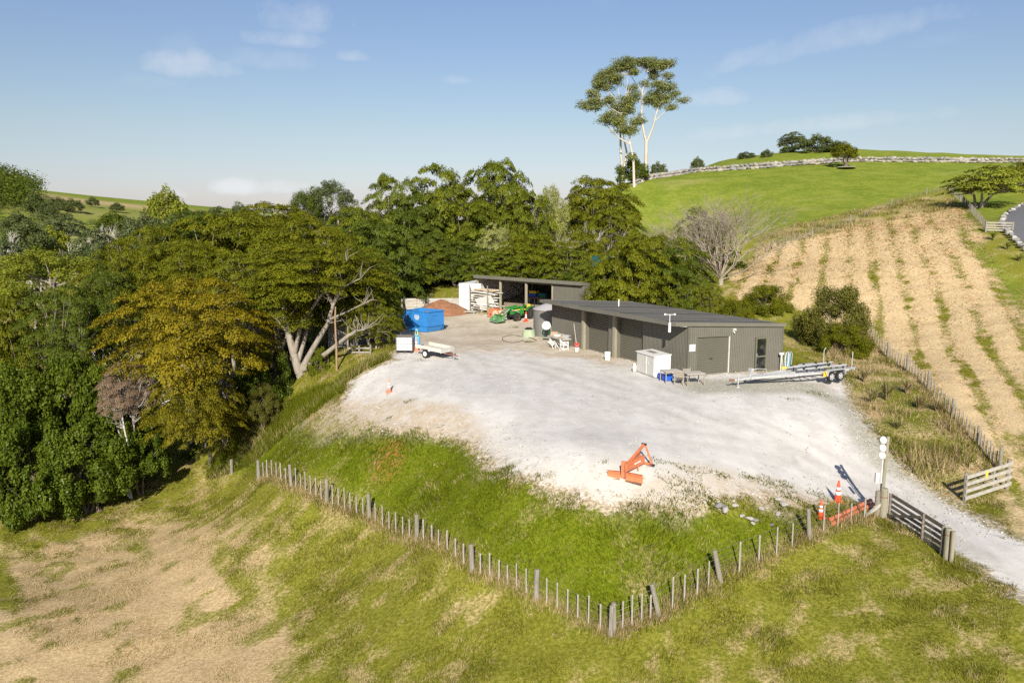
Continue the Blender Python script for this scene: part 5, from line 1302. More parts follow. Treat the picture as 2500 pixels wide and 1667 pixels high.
# orange pipes lying behind the fence
a_, b_ = hit(2030, 1286), hit(2128, 1238)
for k, lab in enumerate(('upper of two rusty orange pipes lying behind the fence by the gate', 'lower of two rusty orange pipes lying behind the fence by the gate')):
    of = Vector((0, .12 - .22 * k, .28 - .10 * k)); o = thing('steel_pipe', lab, 'pipe', a_ + of)
    mb = MB(); mb.tube([(0, 0, 0), b_ - a_], .085, 10); mb.build('shaft', M_orange, o); mb = MB(); d_ = (b_ - a_)
    mb.build('x', M_rust, o) if False else None
    for f_ in (.22, .62): mb = MB(); mb.tube([d_ * f_, d_ * (f_ + .05)], .10, 10); mb.build('collar', M_rust, o)
# rocks and rubble near the gate
rk = [(1755, 1240, .42, 0), (1770, 1250, .5, 1), (1795, 1238, .3, 2), (1812, 1262, .25, 1), (1830, 1270, .34, 2), (1845, 1272, .3, 0), (1858, 1245, .3, 2), (1872, 1242, .2, 2), (1900, 1258, .3, 1), (1915, 1238, .42, 2), (1900, 1222, .3, 1), (1838, 1280, .22, 2), (1885, 1284, .26, 0), (1720, 1228, .22, 1), (1690, 1235, .18, 2)]
M_rk = [mat('dark_grey_rock', (.20, .19, .18), .95, 0, .3, 3, bump=.6), mat('grey_rock', (.34, .33, .31), .95, 0, .25, 3, bump=.6), mat('pale_rock', (.34, .32, .285), .95, 0, .25, 3, bump=.6)]
def rock_mesh(seed, n=2):
    import bmesh
    bm = bmesh.new(); bmesh.ops.create_icosphere(bm, subdivisions=n, radius=1); rn = random.Random(seed)
    cuts = [(Vector((rn.gauss(0, 1), rn.gauss(0, 1), rn.gauss(0, 1))).normalized(), rn.uniform(.45, .8)) for _ in range(9)]
    for v in bm.verts:
        for nrm, d in cuts:
            k = v.co.dot(nrm)
            if k > d: v.co -= nrm * (k - d)
    me = bpy.data.meshes.new('rock'); bm.to_mesh(me); bm.free(); return me
RM = [rock_mesh(k) for k in range(7)]
side = ['dark angular', 'flat grey', 'small pale', 'rough grey', 'pale blocky', 'dark flat', 'bright rounded', 'tiny pale', 'grey wedge shaped', 'large pale slab like', 'grey half buried', 'little white', 'dark half buried', 'lone small grey', 'lone tiny pale']
for k, (x, y, s, c) in enumerate(rk):
    p = hit(x, y); o = link('rock', RM[k % 7].copy(), M_rk[c]); o.location = p + Vector((0, 0, s * .25)); s *= .5; o.scale = (s * 1.2, s * .9, s * .6); o.rotation_euler = (0, 0, k * 1.3)
    tag(o, side[k] + ' rock in the rubble below the gravel edge', 'rock', 'rubble at the yard edge')

# far white gate at the driveway and the sealed drive
p0, p1 = hit(2407, 566), hit(2472, 568)
fg = thing('drive_gate', 'pale timber gate beside the grey sealed drive at upper right', 'gate', p0)
v = p1 - p0
for z in (.2, .48, .76, 1.06):
    mb = MB(); mb.beam(Vector((0, 0, z)), v + Vector((0, 0, z)), .05, .15); mb.build('rail', M_rail, fg)
for f_ in (0, 1):
    mb = MB(); mb.box(v * f_ + Vector((0, .08, .5)), (.2, .16, 1.4)); mb.build('post', M_greypost, fg)
mb = MB(); mb.beam(Vector((0, 0, 1.18)), v + Vector((0, 0, 1.18)), .12, .05); mb.build('top_rail', M_greypost, fg)
dpx = [((2500, 505), (2600, 500)), ((2462, 528), (2560, 535)), ((2452, 548), (2560, 560)), ((2470, 575), (2570, 590)), ((2500, 606), (2600, 625)), ((2560, 650), (2660, 690))]
dv = []
for l__, r__ in dpx:
    a_, b_ = hit(*l__), hit(*r__)
    for i in range(5):
        t = i / 4; x, y = a_.x + (b_.x - a_.x) * t, a_.y + (b_.y - a_.y) * t; dv.append((x, y, h1(x, y) + .32))
mb = MB(); mb.add(dv, [(r * 5 + i, r * 5 + i + 1, (r + 1) * 5 + i + 1, (r + 1) * 5 + i) for r in range(5) for i in range(4)])
tag(mb.build('driveway', mat('asphalt', (.12, .12, .125), .8, 0, .12, 2), None, smooth=True), 'grey sealed driveway at the right edge', kind='structure')
for k in range(26):
    t = k / 25.0; i = min(int(t * 5), 4); f_ = t * 5 - i
    a_ = Vector(dv[i * 5]).lerp(Vector(dv[(i + 1) * 5]), f_)
    o = link('edging_rock', RM[k % 7].copy(), M_rk[k % 2]); o.location = a_ + Vector((-.35, 0, .0)); o.scale = (.42, .42, .3); o.rotation_euler = (0, 0, k); tag(o, 'grey rock in the row edging the sealed drive', 'rock', 'rocks edging the drive')

# ------------------------------------------------------------------ boulder wall on the hill
wl_px = [(1548, 455), (1600, 437), (1680, 425), (1760, 418), (1860, 411), (1960, 404), (2060, 397), (2150, 396), (2240, 397), (2330, 397), (2420, 398), (2500, 398)]
wl_pts = [hit(x, y) for x, y in wl_px]
bw_ = thing('boulder_wall', 'long pale boulder retaining wall curving across the green hill', 'wall', wl_pts[0])
rn = random.Random(9); cum = [0]
for a_, b_ in zip(wl_pts, wl_pts[1:]): cum.append(cum[-1] + (b_ - a_).length)
M_bld = [mat('boulder_pale', (.29, .275, .25), .95, 0, .25, 1.2, bump=.6), mat('boulder_warm', (.28, .25, .21), .95, 0, .25, 1.2, bump=.6), mat('boulder_grey', (.20, .195, .185), .95, 0, .25, 1.2, bump=.6)]
BMs = [[rock_mesh(20 + k, 1) for k in range(5)] for _ in range(3)]
for c in range(3):
    for m_ in BMs[c]: m_.materials.append(M_bld[c])
s_, nb_ = 0, 0
for row in range(2):
    s_ = row * .5
    while s_ < cum[-1]:
        i = max(0, min(len(wl_pts) - 2, int(np.searchsorted(cum, s_)) - 1)); f_ = (s_ - cum[i]) / (cum[i + 1] - cum[i]); p = wl_pts[i].lerp(wl_pts[i + 1], f_)
        w_ = rn.uniform(.75, 1.25); z_ = h1(p.x, p.y)
        o = link('boulder', BMs[rn.randrange(3)][rn.randrange(5)], None, bw_, Vector((p.x, p.y + row * .35 + rn.uniform(-.1, .1), z_ + .22 + row * .60)) - wl_pts[0])
        o.scale = (w_ * .86, .8, rn.uniform(.42, .55)); o.rotation_euler = (rn.uniform(-.2, .2), rn.uniform(-.2, .2), rn.uniform(0, 6)); nb_ += 1
        s_ += w_ * .86
print('boulders', nb_)

# teal box tank up the bank, lone post under tree, low rail fence
M_dteal = mat('dark_teal_steel', (.008, .06, .055), .5, 0, .12, 2)
o = thing('teal_tank', 'dark teal steel box tank half hidden in the trees', 'tank', at(1468, 668, 92), R(-20))
o.location.z = h1(o.location.x, o.location.y)
zc = at(1468, 640, 92).z + .7
mb = MB(); corr(mb, (-1.6, -1.0, 0), (1.6, -1.0, 0), 0, 0, zc - o.location.z, zc - o.location.z, (0, -1, 0), .3, .05); corr(mb, (-1.6, -1.0, 0), (-1.6, 1.0, 0), 0, 0, zc - o.location.z, zc - o.location.z, (-1, 0, 0), .3, .05); corr(mb, (1.6, -1.0, 0), (1.6, 1.0, 0), 0, 0, zc - o.location.z, zc - o.location.z, (1, 0, 0), .3, .05); mb.build('side', M_dteal, o)
mb = MB(); mb.box((0, 0, zc - o.location.z + .04), (3.3, 2.1, .08)); mb.build('lid', M_dteal, o); o.scale = (.6, .8, .97)
pp = hit(822, 906)
o = thing('bare_pole', 'thin bare brown pole standing beside the spreading white limbed tree', 'pole', pp)
mb = MB(); mb.tube([(0, 0, -.3), (.03, 0, 1.6), (0, 0, 3.6), (.06, 0, 4.6)], [.075, .07, .06, .05], 8); mb.build('shaft', mat('brown_pole', (.28, .19, .12), .9, 0, .2, 2, bump=.4), o); mb = MB(); mb.lathe([(.08, 2.4), (.08, 2.46)], 8); mb.build('wire_band', M_rust, o)
ra, rb = hit(850, 868), hit(905, 868)
o = thing('low_rail', 'low weathered rail fence behind the white gravel heap', 'fence', ra); v = rb - ra
for z in (.25, .55): mb = MB(); mb.beam(Vector((0, 0, z)), v + Vector((0, 0, z)), .04, .10); mb.build('rail', M_rail, o)
for f_ in (0, .5, 1): mb = MB(); mb.tube([v * f_ + Vector((0, 0, -.3)), v * f_ + Vector((0, 0, .8))], .07, 8); mb.build('post', M_greypost, o)
wf = thing('board_fence', 'dark slatted board fence in the shade behind the rail', 'fence', hit(905, 838) + Vector((-1.4, .6, 0)))
for k in range(6): mb = MB(); mb.box((1.7, 0, .2 + k * .2), (3.6, .03, .16)); mb.build('board', M_gatewood, wf)
for x in (0, 1.7, 3.4): mb = MB(); mb.box((x, .05, .6), (.1, .08, 1.5)); mb.build('post', M_greypost, wf)

# ------------------------------------------------------------------ trees
def leafmat(name, dark, light, tr=.20, rough=.55):
    m = bpy.data.materials.new(name); gr = G(m)
    t = gr.attr('tone'); oi = gr.n.new('ShaderNodeObjectInfo')
    nz = gr.noise(.55, 3, .6, gr.coord('Object'))
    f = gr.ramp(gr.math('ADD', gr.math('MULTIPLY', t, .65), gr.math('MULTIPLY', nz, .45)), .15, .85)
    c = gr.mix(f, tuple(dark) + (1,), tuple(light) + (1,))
    c = gr.mix(gr.math('MULTIPLY', gr.ramp(gr.noise(.9, 4, .65, gr.coord('Object', (1, 1, 2))), .54, .72), .25), c, (light[0] * 1.05, light[1] * .80, light[2] * .9, 1))
    c = gr.mix(gr.math('MULTIPLY', oi.outputs['Random'], .30), c, (light[0] * .6, light[1] * .75, light[2], 1))
    d = gr.bsdf(c, rough, 0, .10)
    tl = gr.n.new('ShaderNodeBsdfTranslucent'); gr.put(tl.inputs['Color'], gr.mix(.5, c, (light[0] * 1.3, light[1] * 1.3, light[2], 1)))
    mx = gr.n.new('ShaderNodeMixShader'); mx.inputs[0].default_value = tr
    gr.l.new(d, mx.inputs[1]); gr.l.new(tl.outputs[0], mx.inputs[2]); gr.done(mx.outputs[0])
    MATS[name] = m; return m
LM = dict(goldol=leafmat('leaf_gold_olive', (.052, .056, .004), (.205, .175, .009)), gold=leafmat('leaf_gold', (.058, .060, .004), (.245, .190, .009)), olive=leafmat('leaf_olive', (.042, .052, .003), (.165, .168, .008)),
          green=leafmat('leaf_green', (.036, .053, .004), (.150, .170, .011)), dark=leafmat('leaf_dark', (.028, .045, .005), (.105, .132, .013)),
          broad=leafmat('leaf_broad', (.030, .054, .005), (.118, .152, .013), .25, .4), pale=leafmat('leaf_pale', (.17, .18, .05), (.33, .33, .10)),
          bright=leafmat('leaf_bright', (.09, .115, .012), (.25, .26, .025)), greyg=leafmat('leaf_grey_green', (.048, .064, .022), (.120, .142, .050)),
          brown=leafmat('leaf_brown', (.13, .085, .05), (.30, .205, .125)), gum=leafmat('leaf_gum', (.075, .095, .025), (.26, .275, .085)),
          manuka=leafmat('leaf_manuka', (.048, .052, .010), (.150, .142, .024)), far=leafmat('leaf_far', (.045, .062, .018), (.120, .142, .042)))
M_bark = mat('pale_bark', (.26, .23, .19), .95, 0, .3, 2, col2=(.12, .10, .08), bump=.5, stretch=(2, 2, .6))
M_barkd = mat('brown_bark', (.15, .115, .085), .95, 0, .3, 2, col2=(.28, .25, .2), bump=.5, stretch=(2, 2, .6))
M_barkg = mat('gum_bark', (.46, .41, .35), .8, 0, .18, .8, col2=(.28, .21, .16), dirt_amt=.5, stretch=(2, 2, .3))
M_twig = mat('grey_twigs', (.245, .21, .16), .95, 0, .25, 2)
M_dead = mat('silver_dead_wood', (.42, .39, .36), .95, 0, .2, 2)

def leaves(cent, nrm, size, rng, asp=.55):
    """one rhombus (2 triangles as a quad) per leaf spray"""
    n = len(cent)
    nrm = nrm / (np.linalg.norm(nrm, axis=1, keepdims=True) + 1e-9)
    r = rng.normal(size=(n, 3)); u = np.cross(nrm, r); u /= (np.linalg.norm(u, axis=1, keepdims=True) + 1e-9); v = np.cross(nrm, u)
    s = size * rng.uniform(.6, 1.35, (n, 1))
    fold = nrm * s * .18
    V = np.stack([cent - u * s, cent - v * s * asp + fold, cent + u * s, cent + v * s * asp + fold], 1).reshape(-1, 3)
    F = np.arange(4 * n).reshape(-1, 4)
    return V, F
def crown_mesh(name, V, F, tone):
    me = fast_mesh(name, V, F)
    a = me.attributes.new('tone', 'FLOAT', 'POINT'); a.data.foreach_set('value', np.repeat(tone, 4).astype(np.float32))
    return me
def layered(seed, Rr=5.0, Hh=3.6, npad=120, padr=.90, nleaf=420, leaf=.085, lo=-.25, flat=.30, inner=.20, pw=2.0):
    rng = np.random.default_rng(seed)
    P = []
    for _ in range(9000):                      # plates of foliage kept apart, so that dark gaps stay between them
        th = rng.uniform(0, 2 * np.pi); sphi = rng.uniform(lo, 1.0); rho = rng.uniform(.86, 1.02) if rng.uniform() < .72 else rng.uniform(.5, .86)
        lob = 1 + .20 * math.sin(th * 3 + seed) + .12 * math.sin(th * 5 + seed * 2.3)
        cphi = math.sqrt(max(0, 1 - abs(sphi) ** pw))
        c = np.array([Rr * rho * cphi * math.cos(th) * lob, Rr * rho * cphi * math.sin(th) * lob, Hh * rho * sphi])
        if P:
            d = np.array(P) - c
            if (((d[:, 0] ** 2 + d[:, 1] ** 2) / (1.35 * padr) ** 2 + d[:, 2] ** 2 / (.66 * padr) ** 2) < 1).any(): continue
        P.append(c)
        if len(P) >= npad: break
    P = np.array(P); npad = len(P)
    pr = padr * rng.uniform(.55, 1.35, npad)
    cs, ns, ts = [], [], []
    for i in range(npad):
        n = int(nleaf * (pr[i] / padr) ** 1.6) + 20
        a = rng.uniform(0, 2 * np.pi, n); r = np.sqrt(rng.uniform(0, 1, n))
        wob = 1 + .30 * np.sin(a * 3 + i) + .15 * np.sin(a * 7 + i * 2)
        el_ = rng.uniform(.75, 1.25)
        x = r * pr[i] * wob * np.cos(a) * el_; y = r * pr[i] * wob * np.sin(a) / el_
        z = flat * pr[i] * (1 - r ** 2) * rng.uniform(-.1, 1.0, n) + rng.normal(0, .05 * pr[i], n) - .12 * pr[i] * r
        tilt = P[i, :2] / Rr
        z = z - (x * tilt[0] + y * tilt[1]) * .28
        c = P[i] + np.stack([x, y, z], 1)
        nm = np.stack([x / pr[i] * .7 + tilt[0] * .3, y / pr[i] * .7 + tilt[1] * .3, np.full(n, .85)], 1) + rng.normal(0, .34, (n, 3))
        cs.append(c); ns.append(nm); ts.append(np.clip(rng.uniform(0, 1, n) * .6 + rng.uniform(0, .4), 0, 1))
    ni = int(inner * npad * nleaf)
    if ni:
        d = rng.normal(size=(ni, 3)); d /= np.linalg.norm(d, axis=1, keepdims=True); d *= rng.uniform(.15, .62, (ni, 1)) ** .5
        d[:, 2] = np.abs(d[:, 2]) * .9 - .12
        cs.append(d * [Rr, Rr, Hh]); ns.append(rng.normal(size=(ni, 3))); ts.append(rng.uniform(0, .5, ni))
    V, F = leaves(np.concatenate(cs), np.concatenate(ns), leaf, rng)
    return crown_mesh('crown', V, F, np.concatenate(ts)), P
def rounded(seed, Rr=4.0, Hh=4.0, ncl=80, clr=.85, nleaf=420, leaf=.115, lo=-.6):
    rng = np.random.default_rng(seed)
    th = rng.uniform(0, 2 * np.pi, ncl); sphi = rng.uniform(lo, 1, ncl); cphi = np.sqrt(1 - sphi ** 2); rho = rng.uniform(.55, 1.02, ncl) ** .5
    lob = 1 + .15 * np.sin(th * 3 + seed)
    P = np.stack([Rr * rho * cphi * np.cos(th) * lob, Rr * rho * cphi * np.sin(th) * lob, Hh * rho * sphi], 1)
    cs, ns, ts = [], [], []
    for i in range(ncl):
        r_ = clr * rng.uniform(.6, 1.3); n = int(nleaf * (r_ / clr) ** 2)
        d = rng.normal(size=(n, 3)); d /= np.linalg.norm(d, axis=1, keepdims=True)
        rad = r_ * rng.uniform(.55, 1.08, (n, 1)) * (1 + .25 * np.sin(d[:, :1] * 5 + i))
        cs.append(P[i] + d * rad * [1, 1, .8]); ns.append(d * .8 + [0, 0, .35] + rng.normal(0, .5, (n, 3))); ts.append(np.clip(rng.uniform(0, 1, n) * .7 + rng.uniform(0, .3), 0, 1))
    V, F = leaves(np.concatenate(cs), np.concatenate(ns), leaf, rng, .6)
    return crown_mesh('crown', V, F, np.concatenate(ts)), P
VAR = dict(
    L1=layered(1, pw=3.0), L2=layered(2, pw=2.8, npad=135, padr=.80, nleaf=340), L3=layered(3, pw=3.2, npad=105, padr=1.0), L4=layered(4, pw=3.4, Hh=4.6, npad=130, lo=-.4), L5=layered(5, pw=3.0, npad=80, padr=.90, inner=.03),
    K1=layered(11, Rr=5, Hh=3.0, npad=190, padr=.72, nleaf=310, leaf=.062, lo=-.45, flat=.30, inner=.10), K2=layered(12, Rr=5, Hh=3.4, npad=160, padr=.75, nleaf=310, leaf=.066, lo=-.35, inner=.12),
    B1=rounded(21), B2=rounded(22, Hh=3.4, ncl=95, clr=.72), R1=rounded(23, Rr=4, Hh=4.2, ncl=80, clr=.8, nleaf=420, leaf=.085), R2=rounded(24, Rr=4, Hh=3.6, ncl=60, clr=.9, nleaf=420, leaf=.09, lo=-.3),
    S1=rounded(25, Rr=3, Hh=3.0, ncl=95, clr=.60, nleaf=420, leaf=.062, lo=-.6),
    F1=rounded(26, Rr=4, Hh=3.6, ncl=40, clr=1.1, nleaf=170, leaf=.19, lo=-.2), F2=layered(27, npad=60, padr=1.2, nleaf=150, leaf=.17))
BASE = dict(L=5.0, K=5.0, B=4.0, R=4.0, S=3.0, F=4.0)
BASEH = dict(L1=3.6, L2=3.6, L3=3.6, L4=4.6, L5=3.6, K1=3.0, K2=3.4, B1=4.0, B2=3.4, R1=4.2, R2=3.6, S1=3.0, F1=3.6, F2=3.6)
BASE_R = {k: (5.0 if k[0] in 'LK' or k == 'F2' else 3.0 if k == 'S1' else 4.0) for k in VAR}

def wiggle(a, b, rn, amp, n=4):
    a, b = Vector(a), Vector(b); L_ = (b - a).length; pts = [a]
    for i in range(1, n):
        pts.append(a.lerp(b, i / n) + Vector((rn.gauss(0, 1), rn.gauss(0, 1), rn.gauss(0, .6))) * L_ * amp)
    return pts + [b]
def trunk_for(pads, sx, sz, ground_dz, rn, rad, share=.30, forks=3, spread=.35, low=.35, nside=6):
    """trunk from the ground to the crown, limbs reaching a share of the leaf pads"""
    mb = MB(); base = Vector((0, 0, 0)); fk = []
    ph = ground_dz
    for k in range(forks):
        a_ = k * 2 * math.pi / forks + rn.uniform(-.5, .5)
        f = Vector((math.cos(a_) * spread * sx, math.sin(a_) * spread * sx, ph + rn.uniform(-.3, .1) * sz))
        b0 = base + Vector((math.cos(a_) * rad * .6, math.sin(a_) * rad * .6, -.3))
        mb.tube(wiggle(b0, f, rn, .05, 4), [rad, rad * .85, rad * .72, rad * .62, rad * .5], nside, False); fk.append(f)
    idx = list(range(len(pads))); rn.shuffle(idx)
    for i in idx[:int(len(idx) * share)]:
        p = Vector((pads[i][0] * sx / 1.0, pads[i][1] * sx, pads[i][2] * sz + ph)) if False else Vector((pads[i][0], pads[i][1], pads[i][2] + ph))
        f = min(fk, key=lambda q_: (q_ - p).length); s0 = f * rn.uniform(.75, 1.0) if low else f
        m = s0.lerp(p, .5) + Vector((0, 0, -.08 * (p - s0).length)) + Vector((rn.gauss(0, .2), rn.gauss(0, .2), 0))
        mb.tube([s0, s0.lerp(m, .5) + Vector((rn.gauss(0, .1), rn.gauss(0, .1), 0)), m, p - Vector((0, 0, .12))], [rad * .42, rad * .32, rad * .22, rad * .07], 5, False)
    return mb
TREES = []
def tree(name, label, px, top, bot, hw, Y, var, lm, bark=None, rz=0, group='bush trees', trunk_r=None, share=.28, forks=3, depth=1.0, base=None, cat='tree', spread=.3):
    pt, pb_ = at(px, top, Y), at(px, bot, Y)
    lowf = .28 if var[0] in 'LKF' else .42
    Hh = (pt.z - pb_.z); zc = pb_.z + Hh * lowf
    sx = hw * Y / FPX / (BASE_R[var] * 1.12); sz = Hh * (1 - lowf) / (BASEH[var] * 1.05)
    x = pt.x; gz = h1(x, Y) if base is None else base.z
    bx, by_ = (x, Y) if base is None else (base.x, base.y)
    rn = random.Random(int(px * 7 + top * 3 + Y))
    o = thing(name, label, cat, (bx, by_, gz), 0, group)
    me, pads = VAR[var]
    a = rz or rn.uniform(0, 6.28)
    cr = bpy.data.objects.new('crown', me); COL.objects.link(cr); cr.parent = o
    cr.location = (x - bx, Y - by_, zc - gz); cr.scale = (sx, sx * depth, sz); cr.rotation_euler = (0, 0, a)
    if len(me.materials) == 0: me.materials.append(None)
    cr.material_slots[0].link = 'OBJECT'; cr.material_slots[0].material = LM[lm]
    ca, sa = math.cos(a), math.sin(a)
    pw = [(q_[0] * sx * ca - q_[1] * sx * depth * sa + x - bx, q_[0] * sx * sa + q_[1] * sx * depth * ca + Y - by_, q_[2] * sz) for q_ in pads]
    gd = max(zc - gz, .3)
    tr_ = trunk_r or max(.06, hw * Y / FPX * .045)
    trunk_for(pw, BASE_R[var] * sx, BASEH[var] * sz, gd, rn, tr_, share, forks, spread).build('trunk', bark or M_bark, o, smooth=True)
    TREES.append(o); return o

T = tree
RG, LG = 'ridge trees behind the sheds', 'bush trees left of the yard'
T('totara_tree', 'rounded dark tree with gaps showing sky at the left end of the ridge', 957, 418, 640, 88, 104, 'L5', 'green', group=RG, share=.6)
T('totara_tree', 'tall dense dark tree second from left on the ridge', 1070, 392, 690, 98, 106, 'L4', 'green', group=RG)
T('totara_tree', 'tallest broad crowned tree on the ridge with lacy right edge', 1212, 384, 640, 100, 109, 'L1', 'green', group=RG, share=.5)
T('totara_tree', 'lower dark tree under the right side of the tallest ridge tree', 1285, 455, 680, 75, 105, 'L2', 'green', group=RG)
T('totara_tree', 'wide olive tree on the ridge below the tall pale gums', 1462, 425, 600, 98, 112, 'L3', 'olive', group=RG, share=.5)
T('conifer_tree', 'blue green rounded tree on the skyline left of the ridge', 803, 443, 570, 68, 126, 'R1', 'greyg', group=RG)
T('conifer_tree', 'dark pointed tree touching the blue green skyline tree', 745, 462, 570, 40, 124, 'R2', 'dark', group=RG)
T('poplar_tree', 'pale yellow green feathery tree in the ridge gap', 1342, 458, 640, 50, 107, 'R1', 'pale', group=RG, share=.5)
T('totara_tree', 'dark tree hanging over the bank left of the blue skip', 915, 530, 740, 110, 88, 'L2', 'dark', group=RG)
T('totara_tree', 'shadowed tree with exposed pale trunk at the middle of the bank', 1030, 545, 692, 88, 100, 'L1', 'dark', group=RG, share=.5)
T('totara_tree', 'dark green tree above the grassy bank behind the white container', 1112, 580, 690, 80, 98, 'L3', 'dark', group=RG)
T('kanuka_tree', 'pale straw green wispy tree in the middle of the bank', 1205, 540, 690, 58, 99, 'K2', 'pale', group=RG, share=.7)
T('totara_tree', 'green tree directly above the left end of the open shed roof', 1180, 610, 695, 55, 94, 'L2', 'green', group=RG)
T('totara_tree', 'bright olive tree above the middle of the open shed roof', 1300, 565, 690, 85, 96, 'L3', 'olive', group=RG)
T('totara_tree', 'green tree at the right end of the open shed roof', 1385, 600, 705, 66, 93, 'L2', 'green', group=RG, share=.5)
T('totara_tree', 'olive tree leaning right from the twiggy thicket', 1490, 500, 660, 85, 102, 'L5', 'olive', group=RG, share=.6)
T('totara_tree', 'dense bright green tree behind the workshop roof', 1540, 580, 795, 110, 74, 'L1', 'olive', group=RG)
T('totara_tree', 'low dark tree filling the gap behind the workshop', 1635, 600, 800, 85, 75, 'L4', 'dark', group=RG)
T('totara_tree', 'small green tree growing through the left of the twiggy grey tree', 1700, 500, 640, 50, 88, 'L5', 'green', group=RG)
T('totara_tree', 'low green tree between the two sheds', 1435, 630, 750, 52, 80, 'L2', 'green', group=RG)
T('kanuka_tree', 'small dark tree with pale trunks behind the shed back corner', 1735, 690, 805, 48, 71, 'K2', 'olive', group=RG, share=.5)
T('manuka_shrub', 'bushy olive shrub behind the shed right end', 1872, 696, 800, 66, 73, 'S1', 'olive', M_barkd, group='shrubs by the hay field', cat='shrub')
T('manuka_shrub', 'big brown green shrub at the corner of the hay field fence', 2042, 698, 885, 88, 63, 'S1', 'manuka', M_barkd, group='shrubs by the hay field', cat='shrub')
T('manuka_shrub', 'low green lobe of shrub at the foot of the big brown green shrub', 2065, 790, 890, 62, 60.5, 'S1', 'olive', M_barkd, group='shrubs by the hay field', cat='shrub')
# left bush
T('kanuka_tree', 'golden leaved spreading tree with layered foliage left of the yard', 462, 672, 900, 208, 53, 'K1', 'gold', group=LG, share=.45, trunk_r=.24, base=hit(560, 1010))
T('kanuka_tree', 'lower golden tree hanging towards the paddock fence', 465, 870, 1075, 112, 50, 'K2', 'goldol', group=LG, share=.6, trunk_r=.2, base=hit(545, 1040))
T('kanuka_tree', 'brown dying branch of tree between the golden trees and the broadleaf', 300, 880, 1000, 75, 51, 'K2', 'brown', M_dead, group=LG, share=.8)
T('kanuka_tree', 'leftmost olive tree of the big canopy', 375, 545, 740, 135, 67, 'K1', 'olive', group=LG)
T('kanuka_tree', 'olive tree in the centre of the big canopy', 545, 512, 720, 150, 70, 'L2', 'olive', group=LG)
T('kanuka_tree', 'yellow topped olive tree on the right of the big canopy', 735, 520, 730, 150, 66, 'K1', 'olive', group=LG)
T('kanuka_tree', 'olive green tree low in the middle of the canopy', 640, 600, 760, 140, 61, 'K2', 'olive', group=LG, share=.5)
T('kanuka_tree', 'dark olive tree on the right flank of the canopy', 850, 570, 760, 105, 72, 'L1', 'green', group=LG)
T('kanuka_tree', 'green tree behind the canopy below the skyline clouds', 660, 490, 620, 110, 90, 'L3', 'olive', group=LG)
T('kanuka_tree', 'dark green tree rising behind the left canopy', 480, 510, 640, 110, 86, 'L4', 'dark', group=LG)
T('kanuka_tree', 'drooping green branch tree hiding the old truck', 930, 700, 815, 62, 63, 'L3', 'green', group=LG, share=.5)
T('kanuka_tree', 'dusky grey green tree at the left above the broadleaf', 150, 690, 900, 118, 57, 'K2', 'dark', group=LG, share=.6)
T('kanuka_tree', 'olive tree cut by the left edge above the broadleaf', 15, 720, 960, 90, 56, 'L2', 'olive', group=LG)
T('broadleaf_tree', 'bright yellow green rounded tree at the far left', 100, 612, 740, 140, 86, 'R1', 'bright', group=LG)
T('kanuka_tree', 'wispy pale tree right of the yellow green rounded tree', 245, 650, 770, 80, 84, 'R2', 'pale', M_dead, group=LG, share=.9)
BG = 'broadleaf bushes above the paddock'
for (px, top, bot, hw, Y, v_, lab) in [(20, 880, 1150, 120, 50, 'B1', 'broadleaf bush cut by the left edge, upper one'), (170, 862, 1120, 115, 52, 'B2', 'highest broadleaf bush under the dusky tree'), (290, 960, 1150, 95, 52, 'B1', 'broadleaf bush below the brown dying branch'),
                                       (60, 1020, 1270, 120, 47.5, 'B2', 'broadleaf bush at the lower left edge of the picture'), (200, 1020, 1230, 110, 49, 'B1', 'broadleaf bush in the middle of the lower thicket'), (335, 1040, 1165, 75, 51.5, 'B2', 'rightmost broadleaf bush spilling onto the paddock'), (235, 1175, 1225, 34, 49, 'B2', 'tiny broadleaf sapling behind the single leaning post')]:
    T('broadleaf_bush', lab, px, top, bot, hw, Y, v_, 'broad', M_barkd, group=BG, share=.3, cat='bush')
T('glossy_shrub', 'dark glossy shrub at the foot of the white limbed tree', 655, 838, 1010, 62, 57, 'B2', 'broad', M_barkd, group=LG, cat='shrub')
T('olive_shrub', 'round olive shrub at the paddock edge below the bush', 545, 975, 1065, 44, 54.5, 'S1', 'manuka', M_barkd, group=LG, cat='shrub')
T('olive_shrub', 'yellowish shrub on the bank beside the glossy shrub', 640, 940, 1030, 40, 54, 'S1', 'manuka', M_barkd, group=LG, cat='shrub')
T('dark_shrub', 'small leafy shrub behind the bare pole', 790, 845, 930, 38, 57.5, 'B2', 'green', M_barkd, group=LG, cat='shrub')
T('dark_shrub', 'dark fern like shrub under the right flank of the canopy', 880, 700, 800, 60, 71, 'R2', 'dark', M_barkd, group=LG, cat='shrub')
T('dark_shrub', 'low scrub on the bank left of the grass slope', 960, 660, 720, 40, 92, 'R2', 'broad', M_barkd, group=RG, cat='shrub')
T('dark_shrub', 'low scrub under the twiggy thicket above the shed', 1420, 660, 720, 55, 90, 'B2', 'broad', M_barkd, group=RG, cat='shrub')

